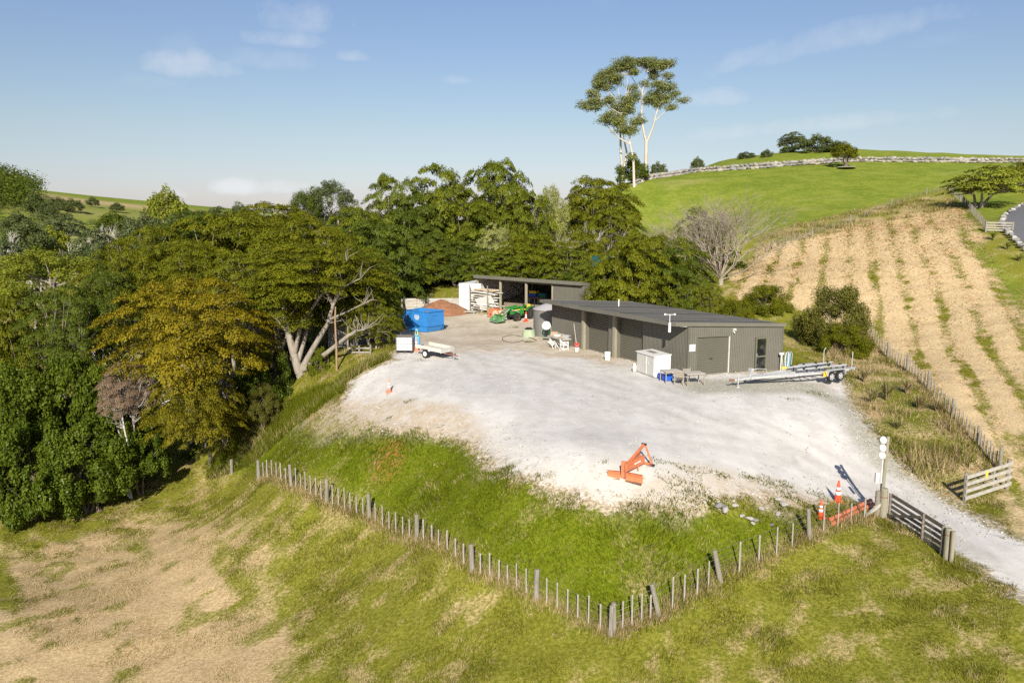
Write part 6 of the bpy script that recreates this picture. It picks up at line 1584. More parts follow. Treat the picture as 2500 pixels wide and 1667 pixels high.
for (px, top, bot, hw, Y, v_, lm, lab, gp_) in [
    (300, 585, 780, 115, 63, 'K2', 'olive', 'olive tree filling the left shoulder of the canopy', LG), (455, 580, 740, 125, 64, 'K1', 'olive', 'olive tree directly above the golden one', LG), (790, 548, 750, 115, 69, 'K2', 'olive', 'olive tree above the white limbs', LG),
    (885, 600, 770, 95, 67, 'L2', 'green', 'green tree between the canopy and the drooping branch', LG), (605, 530, 700, 130, 75, 'L1', 'olive', 'tree on top of the canopy centre', LG), (690, 640, 800, 115, 60.5, 'K2', 'olive', 'shaded olive tree left of the white limbs', LG), (850, 690, 790, 70, 61, 'K2', 'olive', 'low leafy boughs over the grey container', LG),
    (905, 715, 830, 62, 58.5, 'K2', 'olive', 'olive boughs hanging in front of the white limb tips', LG), (250, 640, 860, 95, 60, 'K2', 'dark', 'dusky tree between the golden tree and the grey green one', LG), (985, 590, 700, 90, 95, 'L2', 'green', 'green tree in the hollow left of the grass bank', RG), (1060, 600, 690, 80, 99, 'L1', 'olive', 'olive tree at the top of the grass bank', RG), (1425, 560, 690, 75, 97, 'L5', 'olive', 'thin olive tree among the silver branches', RG),
    (1590, 560, 770, 90, 79, 'L2', 'olive', 'olive tree right of the dense bright tree behind the workshop', RG), (1660, 570, 800, 80, 78, 'L3', 'green', 'green tree at the foot of the twiggy tree', RG), (1480, 640, 775, 75, 76, 'L1', 'green', 'green tree tucked behind the tall end of the workshop roof', RG), (1245, 600, 690, 70, 95, 'L4', 'green', 'dark green tree above the open shed roof centre left', RG), (1690, 680, 810, 70, 72, 'K2', 'green', 'low dark scrub tree behind the middle of the workshop roof', RG), (1150, 480, 660, 90, 104, 'L2', 'green', 'green tree filling between the two tallest ridge trees', RG), (1010, 470, 680, 85, 102, 'L4', 'dark', 'dark tree between the left ridge trees', RG), (870, 500, 680, 90, 96, 'L1', 'green', 'green tree joining the ridge to the canopy', RG), (1800, 730, 830, 50, 68, 'S1', 'olive', 'low olive scrub behind the right end of the workshop roof', RG)]:
    T('kanuka_tree', lab, px, top, bot, hw, Y, v_, lm, group=gp_, share=.35)
# the spreading white limbed tree beside the pole: limbs follow the photograph, spread in depth
wb_ = hit(735, 918)
wt_ = thing('white_limbed_tree', 'large spreading tree with bare whitish limbs beside the yard', 'tree', wb_, 0, LG)
Yb = wb_.y; rn = random.Random(77); mb = MB()
def lp_(px, py, dy): return at(px, py, Yb + dy) - wb_
limbs = [[(735, 925, 0, .46), (722, 880, .2, .40), (700, 800, .6, .30), (690, 730, 1.2, .22), (660, 690, 2, .10)], [(735, 905, 0, .34), (765, 850, -.3, .27), (800, 790, -.8, .21), (815, 740, -1.2, .16), (838, 700, -1.6, .10), (880, 680, -2, .05)],
         [(745, 900, -.1, .30), (800, 860, -1.2, .24), (850, 820, -2.2, .18), (872, 808, -2.4, .13), (888, 806, -2.6, .06)], [(728, 880, .3, .28), (745, 820, 1.0, .22), (760, 760, 1.8, .16), (750, 700, 2.6, .08)], [(720, 860, .2, .24), (735, 790, .0, .18), (778, 730, -.4, .13), (800, 700, -.5, .06)],
         [(700, 810, .5, .2), (660, 760, .6, .14), (620, 720, 1.2, .07)], [(812, 745, -1.2, .13), (790, 700, -1.4, .08), (760, 670, -1.4, .04)], [(838, 705, -1.6, .09), (830, 670, -1.5, .06), (845, 640, -1.4, .03)], [(805, 780, -.9, .12), (850, 760, -1.6, .08), (890, 740, -2.0, .04)]]
tips = []
for L_ in limbs:
    mb.tube([lp_(x, y, d) for x, y, d, r in L_], [r * .78 for *_, r in L_], 8, False)
    for x, y, d, r in L_[2:]: tips.append(lp_(x, y, d))
for k in range(170):
    s0 = rn.choice(tips); e_ = s0 + Vector((rn.gauss(0, .6), rn.gauss(0, .7), rn.uniform(.1, 1.3))); m_ = s0.lerp(e_, .5) + Vector((rn.gauss(0, .2), rn.gauss(0, .2), rn.gauss(0, .15)))
    mb.tube([s0, m_, e_], [.03, .02, .008], 4, False)
mb.build('trunk', M_bark, wt_, smooth=True)
pc = at(780, 690, Yb + .4)
cr = bpy.data.objects.new('crown', VAR['L3'][0]); COL.objects.link(cr); cr.parent = wt_; cr.location = pc - wb_; cr.scale = (1.02, .85, .80); cr.rotation_euler = (0, 0, 1.1)
cr.material_slots[0].link = 'OBJECT'; cr.material_slots[0].material = LM['olive']
# pale trunk standing in the dark gap left of it
def snag(label, pts, nm='bare_tree', group=None, bark=M_bark, tw=40, cat='tree', tl=1.0):
    b0 = pts[0][0]; o = thing(nm, label, cat, b0, 0, group); mb = MB(); P = [p - b0 for p, r in pts]
    mb.tube(P, [r for p, r in pts], 8, False); o_t = mb.build('trunk', bark, o, smooth=True)
    mb = MB(); rn = random.Random(int(b0.x * 10))
    for k in range(tw):
        i = rn.randrange(len(P) // 2, len(P)); s0 = P[i]; e_ = s0 + Vector((rn.gauss(0, .8), rn.gauss(0, .6), rn.uniform(-.2, 1.2))) * tl
        mb.tube([s0, s0.lerp(e_, .5) + Vector((0, 0, rn.gauss(0, .15))), e_], [.05, .03, .01], 4, False)
    mb.build('branches', bark, o, smooth=True); return o
b0 = hit(545, 1000); Y0 = b0.y
snag('thin bare whitish trunk in front of the golden tree', [(b0, .20), (at(553, 930, Y0), .17), (at(560, 870, Y0 + .2), .13), (at(568, 820, Y0 + .3), .09), (at(590, 785, Y0 + .5), .04)], group=LG)
b0 = at(640, 1000, 60); b0.z = h1(b0.x, b0.y)
snag('straight pale trunk deep in the shade of the canopy', [(b0, .26), (at(630, 860, 60.3), .22), (at(622, 800, 60.5), .18), (at(600, 720, 61), .12)], group=LG, tw=12)
b0 = at(690, 960, 61); b0.z = h1(b0.x, b0.y)
snag('pale trunk between the canopy and the white limbed tree', [(b0, .22), (at(682, 850, 61), .18), (at(690, 760, 61.3), .14), (at(680, 700, 62), .08)], group=LG, tw=14)
b0 = hit(440, 1075); Y0 = b0.y + 1.0
snag('crooked grey branches sprawling below the golden tree', [(at(520, 1030, Y0), .2), (at(470, 1010, Y0 - .3), .16), (at(430, 970, Y0 - .5), .11), (at(380, 990, Y0 - .7), .07), (at(345, 960, Y0 - .8), .03)], group=LG, bark=M_dead, tw=90, tl=1.1)

# twiggy bare trees
def twig_tree(label, px, top, bot, hw, Y, n0=16, depth=4, bark=M_twig, seed=3, name='bare_tree', group=RG, fan=.75, rr=.05):
    x = at(px, bot, Y).x; gz = h1(x, Y); o = thing(name, label, 'tree', (x, Y, gz), 0, group); rn = random.Random(seed)
    Hh = at(px, top, Y).z - gz; Wd = hw * Y / FPX; mb = MB(); mt = MB()
    zb_ = max(at(px, bot, Y).z - gz, .6)
    mt.tube([(0, 0, -.3), (.05, 0, zb_ * .6), (0, .05, zb_)], [.22, .18, .14], 8, False)
    def grow(p, d, L_, r, k):
        e_ = p + d * L_; m_ = p.lerp(e_, .5) + Vector((rn.gauss(0, .07), rn.gauss(0, .07), rn.gauss(0, .05))) * L_
        (mt if k >= depth else mb).tube([p, m_, e_], [r, r * .8, r * .6], 5 if k >= depth - 1 else 3, False)
        if k == 0: return
        for _ in range(3 if k > 1 else 3):
            t = rn.uniform(.45, 1.0); dd = (d + Vector((rn.gauss(0, .42), rn.gauss(0, .42), rn.gauss(.12, .28)))).normalized()
            grow(p.lerp(e_, t), dd, L_ * rn.uniform(.55, .8), r * .55, k - 1)
    for k in range(n0):
        a_ = rn.uniform(0, 6.28); sp_ = rn.uniform(.05, fan)
        d = Vector((math.cos(a_) * sp_, math.sin(a_) * sp_, 1)).normalized()
        d = Vector((d.x * Wd / (Hh - zb_) * 1.7, d.y * Wd / (Hh - zb_) * 1.7, d.z)); d.normalize()
        grow(Vector((0, 0, zb_ * rn.uniform(.5, 1))), d, (Hh - zb_) * .46, rr, depth)
    mt.build('trunk', bark, o, smooth=True); mb.build('twigs', bark, o); return o
twig_tree('grey brown twiggy tree with a fan of bare branches behind the shed', 1755, 500, 770, 150, 82, 30, 4, seed=3, fan=1.0, rr=.06).scale = (1.55, 1.4, 1.12)
twig_tree('silvery bare thicket of branches above the open shed', 1400, 545, 670, 80, 100, 8, 3, M_dead, seed=4, rr=.07, fan=1.2)
twig_tree('bare pale branches leaning right across the ridge thicket', 1460, 520, 650, 75, 101, 6, 3, M_dead, seed=5, rr=.07, fan=1.4)
twig_tree('thin bare tree on the skyline beside the blue green tree', 690, 470, 560, 30, 130, 6, 3, M_dead, seed=6, rr=.06)
twig_tree('thin leafless tree on the skyline above the canopy', 655, 478, 560, 24, 131, 5, 3, M_dead, seed=16, rr=.06)

# ------------------------------------------------------------------ gum trees on the hill
def gum(label, base_px, Yg, limbs, pads_, seed):
    b0 = at(base_px[0], base_px[1], Yg); b0.z = min(b0.z, h1(b0.x, b0.y)); rn = random.Random(seed); rng = np.random.default_rng(seed)
    o = thing('gum_tree', label, 'tree', b0, 0, 'tall gum trees on the hill'); mb = MB(); dy = {}
    def P(x, y, d): return at(x, y, Yg + d) - b0
    ends = []
    for L_ in limbs:
        mb.tube([P(x, y, d) for x, y, d, r in L_], [r * .85 for *_, r in L_], 8, False); ends += [P(x, y, d) for x, y, d, r in L_[1:]]
    cs, ns, ts = [], [], []
    for (x, y, rx, ry, d) in pads_:
        c = np.array(P(x, y, d)); wx, wz = rx * Yg / FPX, ry * Yg / FPX
        nsub = max(5, int(rx * ry / 11))
        for k in range(nsub):
            a_, q_ = rng.uniform(0, 6.28), math.sqrt(rng.uniform(0, 1)) * (1.0 if rng.uniform() < .6 else 1.45)
            sc = c + np.array([wx * .85 * q_ * math.cos(a_), wx * .8 * rng.uniform(-1, 1), wz * .75 * q_ * math.sin(a_)])
            n = 95; dd = rng.normal(size=(n, 3)); dd /= np.linalg.norm(dd, axis=1, keepdims=True)
            cs.append(sc + dd * rng.uniform(.3, 1, (n, 1)) * [1.25, 1.25, .75]); ns.append(dd * .6 + [0, 0, .5] + rng.normal(0, .5, (n, 3))); ts.append(np.clip(rng.uniform(0, .6, n) + rng.uniform(0, .4), 0, 1))
        e_ = min(ends, key=lambda v_: (v_ - Vector(c)).length + max(0, v_.z - c[2]) * 2)
        for k in range(3):
            t_ = Vector(c) + Vector((rn.uniform(-.6, .6) * wx, rn.uniform(-.4, .4) * wx, -.3 * wz + rn.uniform(0, .4) * wz))
            mb.tube([e_, e_.lerp(t_, .5) + Vector((0, 0, -.1 * (t_ - e_).length)), t_], [.10, .07, .03], 5, False)
    mb.build('trunk', M_barkg, o, smooth=True)
    V, F = leaves(np.concatenate(cs), np.concatenate(ns), .17, rng, .42)
    link('crown', crown_mesh('crown', V, F, np.concatenate(ts)), LM['gum'], o)
zg = lambda X, Y_: (1350 + X / 3.92, 100 + Y_ / 3.92)
def zl(*pts): return [(zg(X, Y_)[0], zg(X, Y_)[1], d, r) for X, Y_, d, r in pts]
def zp(*pads_): return [(zg(X, Y_)[0], zg(X, Y_)[1], rx / 3.92, ry / 3.92, d) for X, Y_, rx, ry, d in pads_]
gum('right hand tall gum with a forked pale trunk and open umbrella crown', (1575, 452), 168,
    [zl((885, 1385, 0, .62), (888, 1200, 0, .48), (895, 960, 0, .38)), zl((890, 970, 0, .30), (850, 780, 0, .25), (850, 600, .3, .2), (855, 480, .3, .16), (800, 420, .5, .1), (735, 320, .8, .05)), zl((900, 965, 0, .28), (960, 820, -.3, .22), (990, 690, -.6, .18), (1020, 610, -.8, .12), (1060, 520, -1, .06)),
     zl((985, 760, -.5, .14), (1060, 690, -1, .09), (1150, 640, -1.3, .05), (1240, 575, -1.5, .02)), zl((855, 490, .3, .12), (880, 400, .2, .08), (910, 300, .1, .04)), zl((1000, 660, -.6, .1), (1010, 450, -.2, .07), (1040, 290, 0, .03)), zl((850, 770, .1, .12), (770, 700, .5, .08), (710, 650, .8, .04)), zl((850, 540, .2, .1), (920, 440, .5, .05), (960, 400, .5, .02))],
    zp((830, 200, 50, 26, .5), (910, 215, 90, 40, 0), (1010, 240, 60, 36, -.6), (1090, 215, 85, 32, -.4), (960, 345, 40, 26, 1), (1090, 340, 42, 28, -1), (1050, 440, 95, 45, -.8), (1000, 520, 60, 60, -.6), (1080, 560, 45, 40, -1), (1150, 510, 35, 35, -1.2), (1255, 575, 30, 30, -1.5), (1110, 635, 50, 22, -1.4), (900, 570, 50, 40, .8), (880, 410, 30, 25, .6), (950, 290, 35, 14, .8), (1000, 600, 35, 40, -.5)), 31)
gum('left hand gum clump of twin pale trunks with stepped leafy plates', (1521, 447), 166,
    [zl((670, 1335, 0, .55), (672, 1230, 0, .46)), zl((665, 1240, 0, .32), (650, 1080, 0, .28), (645, 900, .2, .22), (650, 700, .4, .18), (600, 560, .6, .12), (530, 480, .9, .07)), zl((680, 1230, 0, .28), (705, 1060, .6, .22), (680, 950, .8, .18), (660, 720, 1, .14), (640, 560, 1.2, .1), (620, 420, 1.4, .05)), zl((655, 720, .4, .12), (690, 560, .5, .09), (720, 330, .6, .04)),
     zl((650, 700, .4, .12), (560, 650, 0, .09), (480, 560, -.5, .05)), zl((645, 940, .2, .12), (560, 860, -.4, .09), (500, 790, -.8, .05)), zl((560, 860, -.4, .08), (440, 730, -1, .06), (370, 660, -1.4, .03))],
    zp((690, 215, 100, 45, .4), (620, 260, 80, 40, .6), (770, 300, 40, 35, .4), (520, 320, 90, 45, .8), (450, 385, 60, 35, .6), (600, 380, 80, 40, 1), (490, 440, 75, 40, 1.2), (390, 500, 55, 32, -.4), (375, 610, 105, 50, -1.2), (530, 570, 45, 40, -.3), (690, 590, 65, 55, .2), (740, 640, 50, 50, .4), (560, 740, 110, 50, -.8), (780, 540, 45, 45, 1), (750, 440, 45, 25, 1), (600, 640, 40, 30, .9), (660, 680, 40, 40, .9)), 32)
gum('short slim gum leaning between the two tall gums', (1548, 462), 162, [zl((778, 1420, 0, .36), (770, 1150, 0, .28), (740, 990, 0, .22), (640, 935, -.2, .14), (540, 830, -.4, .07)), zl((740, 1000, 0, .14), (725, 890, .2, .1), (660, 770, .4, .06)), zl((745, 1000, .1, .1), (740, 880, 0, .07), (760, 760, 0, .05))],
    zp((715, 865, 95, 38, 0), (640, 780, 60, 40, .2), (790, 770, 40, 40, .3), (830, 750, 40, 30, .5), (750, 1100, 18, 22, 0)), 33)
HG = 'trees on the green hill'
for (nm, lab, px, top, bot, hw, v_, lm, sh) in [
    ('hill_shrub', 'dark shrub behind the gum trunks', 1545, 385, 446, 42, 'F1', 'dark', .3), ('hill_shrub', 'round dark shrub just right of the gum trees', 1607, 398, 432, 20, 'F1', 'far', .3), ('hill_shrub', 'small round tree alone on the slope above the wall', 1703, 386, 416, 17, 'F1', 'far', .4),
    ('hill_shrub', 'low leafy bush on the hill skyline left', 1822, 372, 387, 22, 'F1', 'greyg', .2), ('hill_shrub', 'small pointed bush on the hill skyline', 1872, 366, 384, 15, 'F1', 'far', .2),
    ('hill_shrub', 'broad dark clump of trees on the hill crest', 1990, 332, 372, 48, 'F1', 'far', .2), ('hill_shrub', 'trailing right end of the dark clump on the hill crest', 2045, 346, 372, 30, 'F1', 'far', .2), ('hill_shrub', 'small dark bush under the flat topped hill tree', 1922, 358, 374, 18, 'F1', 'dark', .2)]:
    b0 = hit(px, bot); T(nm, lab, px, top, bot, hw, b0.y, v_, lm, M_barkd, group=HG, share=sh)
b0 = hit(1936, 372); T('hill_tree', 'flat topped tree with bare stems on the hill crest', 1938, 322, 352, 30, b0.y, 'F2', 'greyg', M_bark, group=HG, share=.9, base=b0, trunk_r=.18)
b0 = hit(1918, 372); T('hill_tree', 'small flat topped tree left of the larger one on the crest', 1913, 342, 360, 15, b0.y, 'F2', 'greyg', M_bark, group=HG, share=.9, base=b0, trunk_r=.12)
b0 = hit(2064, 410); T('young_tree', 'young reddish green tree standing in front of the boulder wall', 2064, 350, 388, 31, b0.y, 'F1', 'olive', M_barkd, group=HG, share=.5, base=b0, trunk_r=.2)
mb = MB(); mb.lathe([(1.6, 0), (1.9, .12), (1.7, .22), (.2, .3)], 20); tag(mb.build('mulch_ring', M_conc, None, loc=b0 + Vector((0, -.6, -.05))), 'pale round mulch bed under the young tree by the wall', 'mulch bed')
b0 = hit(2393, 507); T('umbrella_tree', 'wide low umbrella shaped tree beside the sealed drive', 2418, 402, 480, 92, b0.y, 'F2', 'bright', M_bark, group=HG, share=.9, base=b0, trunk_r=.28)
b0 = hit(2490, 480); T('umbrella_tree', 'tree cut by the right edge behind the umbrella shaped tree', 2492, 395, 470, 55, b0.y + 6, 'F2', 'olive', M_bark, group=HG, share=.9, trunk_r=.25)
twig_tree('thin bare shrub at the right edge of the boulder wall', 2480, 385, 440, 18, 150, 5, 3, M_twig, seed=8, group=HG)

# ------------------------------------------------------------------ left valley
VG = 'valley trees at the far left'
vt = [(60, 545, 620, 60, 150, 'F1', 'far', 'grey green tree low in the valley at the left edge'), (150, 520, 590, 55, 185, 'F2', 'greyg', 'flat grey green valley tree below the tan hill'), (230, 560, 650, 62, 135, 'F2', 'greyg', 'dusky valley tree with layered crown and thin trunk'),
      (310, 590, 690, 60, 120, 'F2', 'far', 'olive valley tree at the edge of the small clearing'), (90, 610, 690, 70, 120, 'F1', 'dark', 'dark valley tree above the yellow green rounded tree'), (190, 610, 690, 60, 118, 'F1', 'far', 'mid green valley tree left of the silver bare one'),
      (350, 525, 600, 55, 150, 'F1', 'greyg', 'rounded pale valley tree beside the big skyline tree'), (405, 465, 560, 52, 170, 'F1', 'bright', 'big leafy skyline tree with open branches on the left'), (450, 515, 590, 60, 140, 'F2', 'far', 'valley tree right of the skyline tree'),
      (530, 505, 580, 60, 130, 'F2', 'far', 'valley tree merging into the top of the canopy'), (20, 590, 690, 60, 128, 'F2', 'greyg', 'feathery valley tree touching the left edge'), (120, 560, 640, 50, 160, 'F1', 'bright', 'light green valley tree in the middle distance'),
      (40, 520, 570, 40, 210, 'F1', 'far', 'small valley tree below the dark wooded hill'), (275, 520, 570, 42, 190, 'F1', 'dark', 'dark rounded tree at the foot of the tan hill'), (585, 500, 560, 45, 135, 'F1', 'greyg', 'pale valley tree under the white clouds')]
for (px, top, bot, hw, Y, v_, lm, lab) in vt: T('valley_tree', lab, px, top, bot, hw, Y, v_, lm, M_dead, group=VG, share=.5)
twig_tree('large silvery bare tree in the valley', 275, 530, 640, 62, 150, 9, 3, M_dead, seed=21, group=VG, rr=.10, fan=1.1)
twig_tree('silvery bare tree lower in the valley', 165, 580, 660, 42, 126, 8, 3, M_dead, seed=22, group=VG, rr=.09, fan=1.0)
twig_tree('bare whitish branches above the dusky tree', 220, 660, 740, 60, 88, 8, 3, M_dead, seed=23, group=VG, rr=.06, fan=1.3)
twig_tree('bare pale shrub at the left edge of the valley', 20, 560, 640, 30, 135, 6, 3, M_dead, seed=24, group=VG, rr=.08)
for (px, top, bot, hw, Y, lab) in [(140, 483, 508, 20, 360, 'round tree on the slope of the tan hill'), (175, 487, 515, 26, 350, 'wider dark tree beside the round one on the tan hill'), (80, 470, 520, 24, 300, 'tall thin tree at the edge of the wooded hill'), (225, 482, 502, 16, 370, 'small skyline tree on the tan hill'), (285, 496, 515, 18, 340, 'small dark tree near the end of the tan hill'), (120, 490, 530, 22, 290, 'slim tree standing on the bright green slope')]:
    b0 = hit(px, bot + 4); T('hill_tree', lab, px, top, bot, hw, b0.y, 'F1', 'far', M_barkd, group='far hill trees on the left', share=.2)
# dense wood: reads as one mass on the far-left hill and the valley floor
rng = np.random.default_rng(99); cs, ns, ts = [], [], []
def blob(x, y, z, r, n, k):
    d = rng.normal(size=(n, 3)); d /= np.linalg.norm(d, axis=1, keepdims=True); d[:, 2] = np.abs(d[:, 2])
    cs.append(np.array([x, y, z]) + d * rng.uniform(.6, 1.05, (n, 1)) * [r, r, r * .9]); ns.append(d + rng.normal(0, .5, (n, 3))); ts.append(np.clip(rng.uniform(0, .6, n) + k, 0, 1))
hill_pts = [(-420, 470), (-330, 280)]
for k in range(260):
    px = rng.uniform(-140, 70); py = rng.uniform(430, 520); 
    p = at(px, 455 + (px + 10) * .35 + rng.uniform(0, 55), 330) if False else None
    y = rng.uniform(290, 400); x = -y * rng.uniform(.592, .80)
    blob(x, y, h1(x, y) + rng.uniform(1, 5 + 30 * max(0, -x / y - .60)), rng.uniform(5, 8.5), 150, rng.uniform(0, .4))
V, F = leaves(np.concatenate(cs), np.concatenate(ns), .45, rng, .6)
tag(link('hill_wood', crown_mesh('hill_wood', V, F, np.concatenate(ts)), LM['dark']), 'dark dense wood covering the hill at the far left edge', kind='stuff')
cs, ns, ts = [], [], []
for k in range(430):
    y = rng.uniform(95, 300); x = -y * rng.uniform(.30, .78)
    if rng.uniform() < .25: continue
    blob(x, y, h1(x, y) + rng.uniform(0, 1.5), rng.uniform(1.6, 3.6), 150, rng.uniform(0, .4))
V, F = leaves(np.concatenate(cs), np.concatenate(ns), .30, rng, .6)
tag(link('far_wood', crown_mesh('far_wood', V, F, np.concatenate(ts)), LM['far']), 'dense scrub and wood filling the valley and far left hill', kind='stuff')
cs, ns, ts = [], [], []
# scrub under the trees behind the yard and along the bush edge
for k in range(330):
    if k < 170: y = rng.uniform(86, 112); x = rng.uniform(-22, 28)
    else: y = rng.uniform(57, 84); x = rng.uniform(-44, -19)
    if y < 97 and x > -15 and x < 12: continue
    blob(x, y, h1(x, y) - .2, rng.uniform(.7, 1.7), 110, rng.uniform(0, .4))
V, F = leaves(np.concatenate(cs), np.concatenate(ns), .17, rng, .6)
tag(link('undergrowth', crown_mesh('undergrowth', V, F, np.concatenate(ts)), LM['dark']), 'dark tangled undergrowth beneath the trees', kind='stuff')

# ------------------------------------------------------------------ grass: real blades over the paddocks
bm_ = bpy.data.materials.new('grass_blades'); gr = G(bm_)
ca = gr.attr('col', out='Color'); d_ = gr.bsdf(ca, .85, 0, .04)
tl = gr.n.new('ShaderNodeBsdfTranslucent'); gr.put(tl.inputs['Color'], ca)
mx = gr.n.new('ShaderNodeMixShader'); mx.inputs[0].default_value = .35
gr.l.new(d_, mx.inputs[1]); gr.l.new(tl.outputs[0], mx.inputs[2]); gr.done(mx.outputs[0])

def ground_z(x, y):
    rel = (fbm(x * .9, y * .9, 70, 4) - .5) * .22 + (fbm(x * .12, y * .12, 72, 3) - .5) * .5
    return H(x, y) + rel
def blades(name, label, x, y, length, width, tilt, col, rng, azi=None, z=None):
    n = len(x); z = ground_z(x, y) if z is None else z
    a = rng.uniform(0, 2 * np.pi, n) if azi is None else azi
    d = np.stack([np.cos(a) * np.sin(tilt), np.sin(a) * np.sin(tilt), np.cos(tilt)], 1)
    b = rng.uniform(0, 2 * np.pi, n); s = np.stack([np.cos(b), np.sin(b), np.zeros(n)], 1)
    base = np.stack([x, y, z - .02], 1)
    V = np.empty((n, 3, 3)); V[:, 0] = base - s * width[:, None] / 2; V[:, 1] = base + s * width[:, None] / 2; V[:, 2] = base + d * length[:, None]
    me = fast_mesh(name, V.reshape(-1, 3), np.arange(3 * n).reshape(-1, 3))
    at_ = me.attributes.new('col', 'FLOAT_COLOR', 'POINT'); c4 = np.ones((n, 3, 4), np.float32); c4[:, :, :3] = col[:, None, :]
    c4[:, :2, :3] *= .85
    at_.data.foreach_set('color', c4.ravel())
    return tag(link(name, me, bm_), label, kind='stuff')
def palette(rng, dryv, lush, lawn=None):
    n = len(dryv); r = rng.uniform(0, 1, n)[:, None]; isd = (rng.uniform(0, 1, n) < dryv * 1.05)[:, None]
    straw = np.array([.36, .27, .13]) * (1 - r) + np.array([.62, .50, .28]) * r
    mid = np.array([.095, .11, .008]) * (1 - r) + np.array([.29, .27, .042]) * r
    lus = np.array([.068, .096, .005]) * (1 - r) + np.array([.175, .20, .013]) * r
    g_ = mid * (1 - lush[:, None]) + lus * lush[:, None]
    return np.where(isd, straw, g_)
rng = np.random.default_rng(5)
def frustum(n, y0, y1, p=1.0):
    u = rng.uniform(0, 1, n)
    y = (y0 ** p + u * (y1 ** p - y0 ** p)) ** (1 / p)
    return y * rng.uniform(-.67, .67, n), y
# near paddock and basin
x, y = frustum(760000, 20.5, 62, 1.1)
zq = zones(x, y)
keep = (zq['gv'] < -.15 + (fbm(x * 1.3, y * 1.3, 81) - .5) * 1.6) & (zq['hayr'] < .4) & (zq['bank'] < .5) & ~((x < -17) & (y > 55))
x, y = x[keep], y[keep]; zq = {k: v[keep] for k, v in zq.items()}
tus = fbm(x * .8, y * .8, 83, 3); big = fbm(x * .3, y * .3, 84, 2)
L_ = (.07 + .13 * sstep(.35, .7, tus) + .07 * zq['basin']) * rng.uniform(.6, 1.3, len(x)) * (1 + .25 * sstep(40, 20, y) * 0)
hayl = zq['hay'] * zq['dry']
tilt = np.clip(rng.normal(.65, .3, len(x)) + .5 * hayl, 0.05, 1.35)
azi = fbm(x * .25, y * .25, 85, 2) * 14 + rng.normal(0, .9, len(x))
dryv = np.clip(zq['dry'] * 1.0 + (fbm(x * 2.3, y * 2.3, 86, 3) - .5) * 1.1, 0, 1)
tuf = sstep(.30, .70, fbm(x * 1.2, y * 1.2, 88, 3))[:, None] * .42 + .74
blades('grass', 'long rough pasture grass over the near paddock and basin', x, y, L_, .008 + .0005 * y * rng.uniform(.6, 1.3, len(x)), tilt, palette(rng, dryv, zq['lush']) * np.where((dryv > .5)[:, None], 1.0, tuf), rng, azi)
n_near = len(x)
# hay field: cut straw lying in windrows
x, y = frustum(260000, 36, 128, .9); ok = x > 10; x, y = x[ok], y[ok]
zq = zones(x, y); keep = (zq['hayr'] > .3) & (zq['gv'] < -.5); x, y = x[keep], y[keep]; zq = {k: v[keep] for k, v in zq.items()}
lum = fbm(x * .9, y * .9, 90, 3)
dryv = np.clip(zq['dry'] + (lum - .5) * .9, 0, 1)
c_ = palette(rng, dryv, zq['lush'] * .5); c_ = c_ * np.array([1.18, 1.06, 1.02])
blades('cut_hay', 'cut straw lying over the hay field on the right', x, y, rng.uniform(.15, .40, len(x)) * (y / 60), .0012 * y * rng.uniform(.5, 1.2, len(x)), rng.uniform(.9, 1.5, len(x)), c_, rng)
n_hay = len(x)
# rank scrubby bank between the track and the field fence, and the uncut strip at the top of the field
x, y = frustum(420000, 33, 130, 1.0); ok = x > 12; x, y = x[ok], y[ok]
zq = zones(x, y); keep = ((zq['bank'] > .35) | (zq['rank'] > .4)) & (zq['gv'] < -.1); x, y = x[keep], y[keep]; zq = {k: v[keep] for k, v in zq.items()}
tus = fbm(x * .5, y * .5, 93, 4); dryv = np.clip(.15 + 1.9 * (fbm(x * .45, y * .45, 94, 4) - .33), 0, 1)
L_ = (.15 + .85 * sstep(.40, .75, tus)) * rng.uniform(.5, 1.2, len(x)) * np.where(zq['rank'] > .4, .7, 1)
c_ = palette(rng, dryv, np.full(len(x), .4)) * (.75 + .3 * rng.uniform(0, 1, (len(x), 1)))
pk = (rng.uniform(0, 1, len(x)) < .12)[:, None]; c_ = np.where(pk, np.array([.34, .22, .15]), c_)
blades('rank_grass', 'tall rank grass and weeds on the scrub bank and field edges', x, y, L_, .018 + .0006 * y * rng.uniform(.5, 1.2, len(x)), np.clip(rng.normal(.4, .25, len(x)), .02, 1.2), c_, rng)
# long green grass on the bank under the left bush edge and dry growth along the fence lines
def along(pts, n, w):
    k = rng.integers(0, len(pts) - 1, n); t = rng.uniform(0, 1, n); P = np.array([(p.x, p.y) for p in pts])
    q_ = P[k] * (1 - t[:, None]) + P[k + 1] * t[:, None] + rng.normal(0, w, (n, 2)); return q_[:, 0], q_[:, 1]
x1, y1 = along(lf, 12000, .20); x2, y2 = along(rf_, 6000, .22); x3, y3 = along(rp, 9000, .3)
x = np.concatenate([x1, x2, x3]); y = np.concatenate([y1, y2, y3]); dv_ = np.clip(.55 + 1.2 * (fbm(x * .8, y * .8, 95) - .5), .1, 1)
c_ = palette(rng, dv_, np.full(len(x), .3)); br = (rng.uniform(0, 1, len(x)) < .25)[:, None]; c_ = np.where(br, np.array([.36, .24, .14]), c_)
blades('fence_growth', 'dry uncut growth along the foot of the fences', x, y, rng.uniform(.10, .34, len(x)) * (.5 + fbm(x * 1.5, y * 1.5, 96)), .012 + .0006 * y * rng.uniform(.5, 1, len(x)), np.clip(rng.normal(.35, .25, len(x)), .02, 1.2), c_, rng)
TALL = poly([(560, 1010), (620, 960), (700, 925), (790, 895), (830, 870), (900, 822), (870, 835), (800, 870), (760, 905), (740, 930), (690, 960), (640, 1000), (590, 1040), (500, 1080)], D)
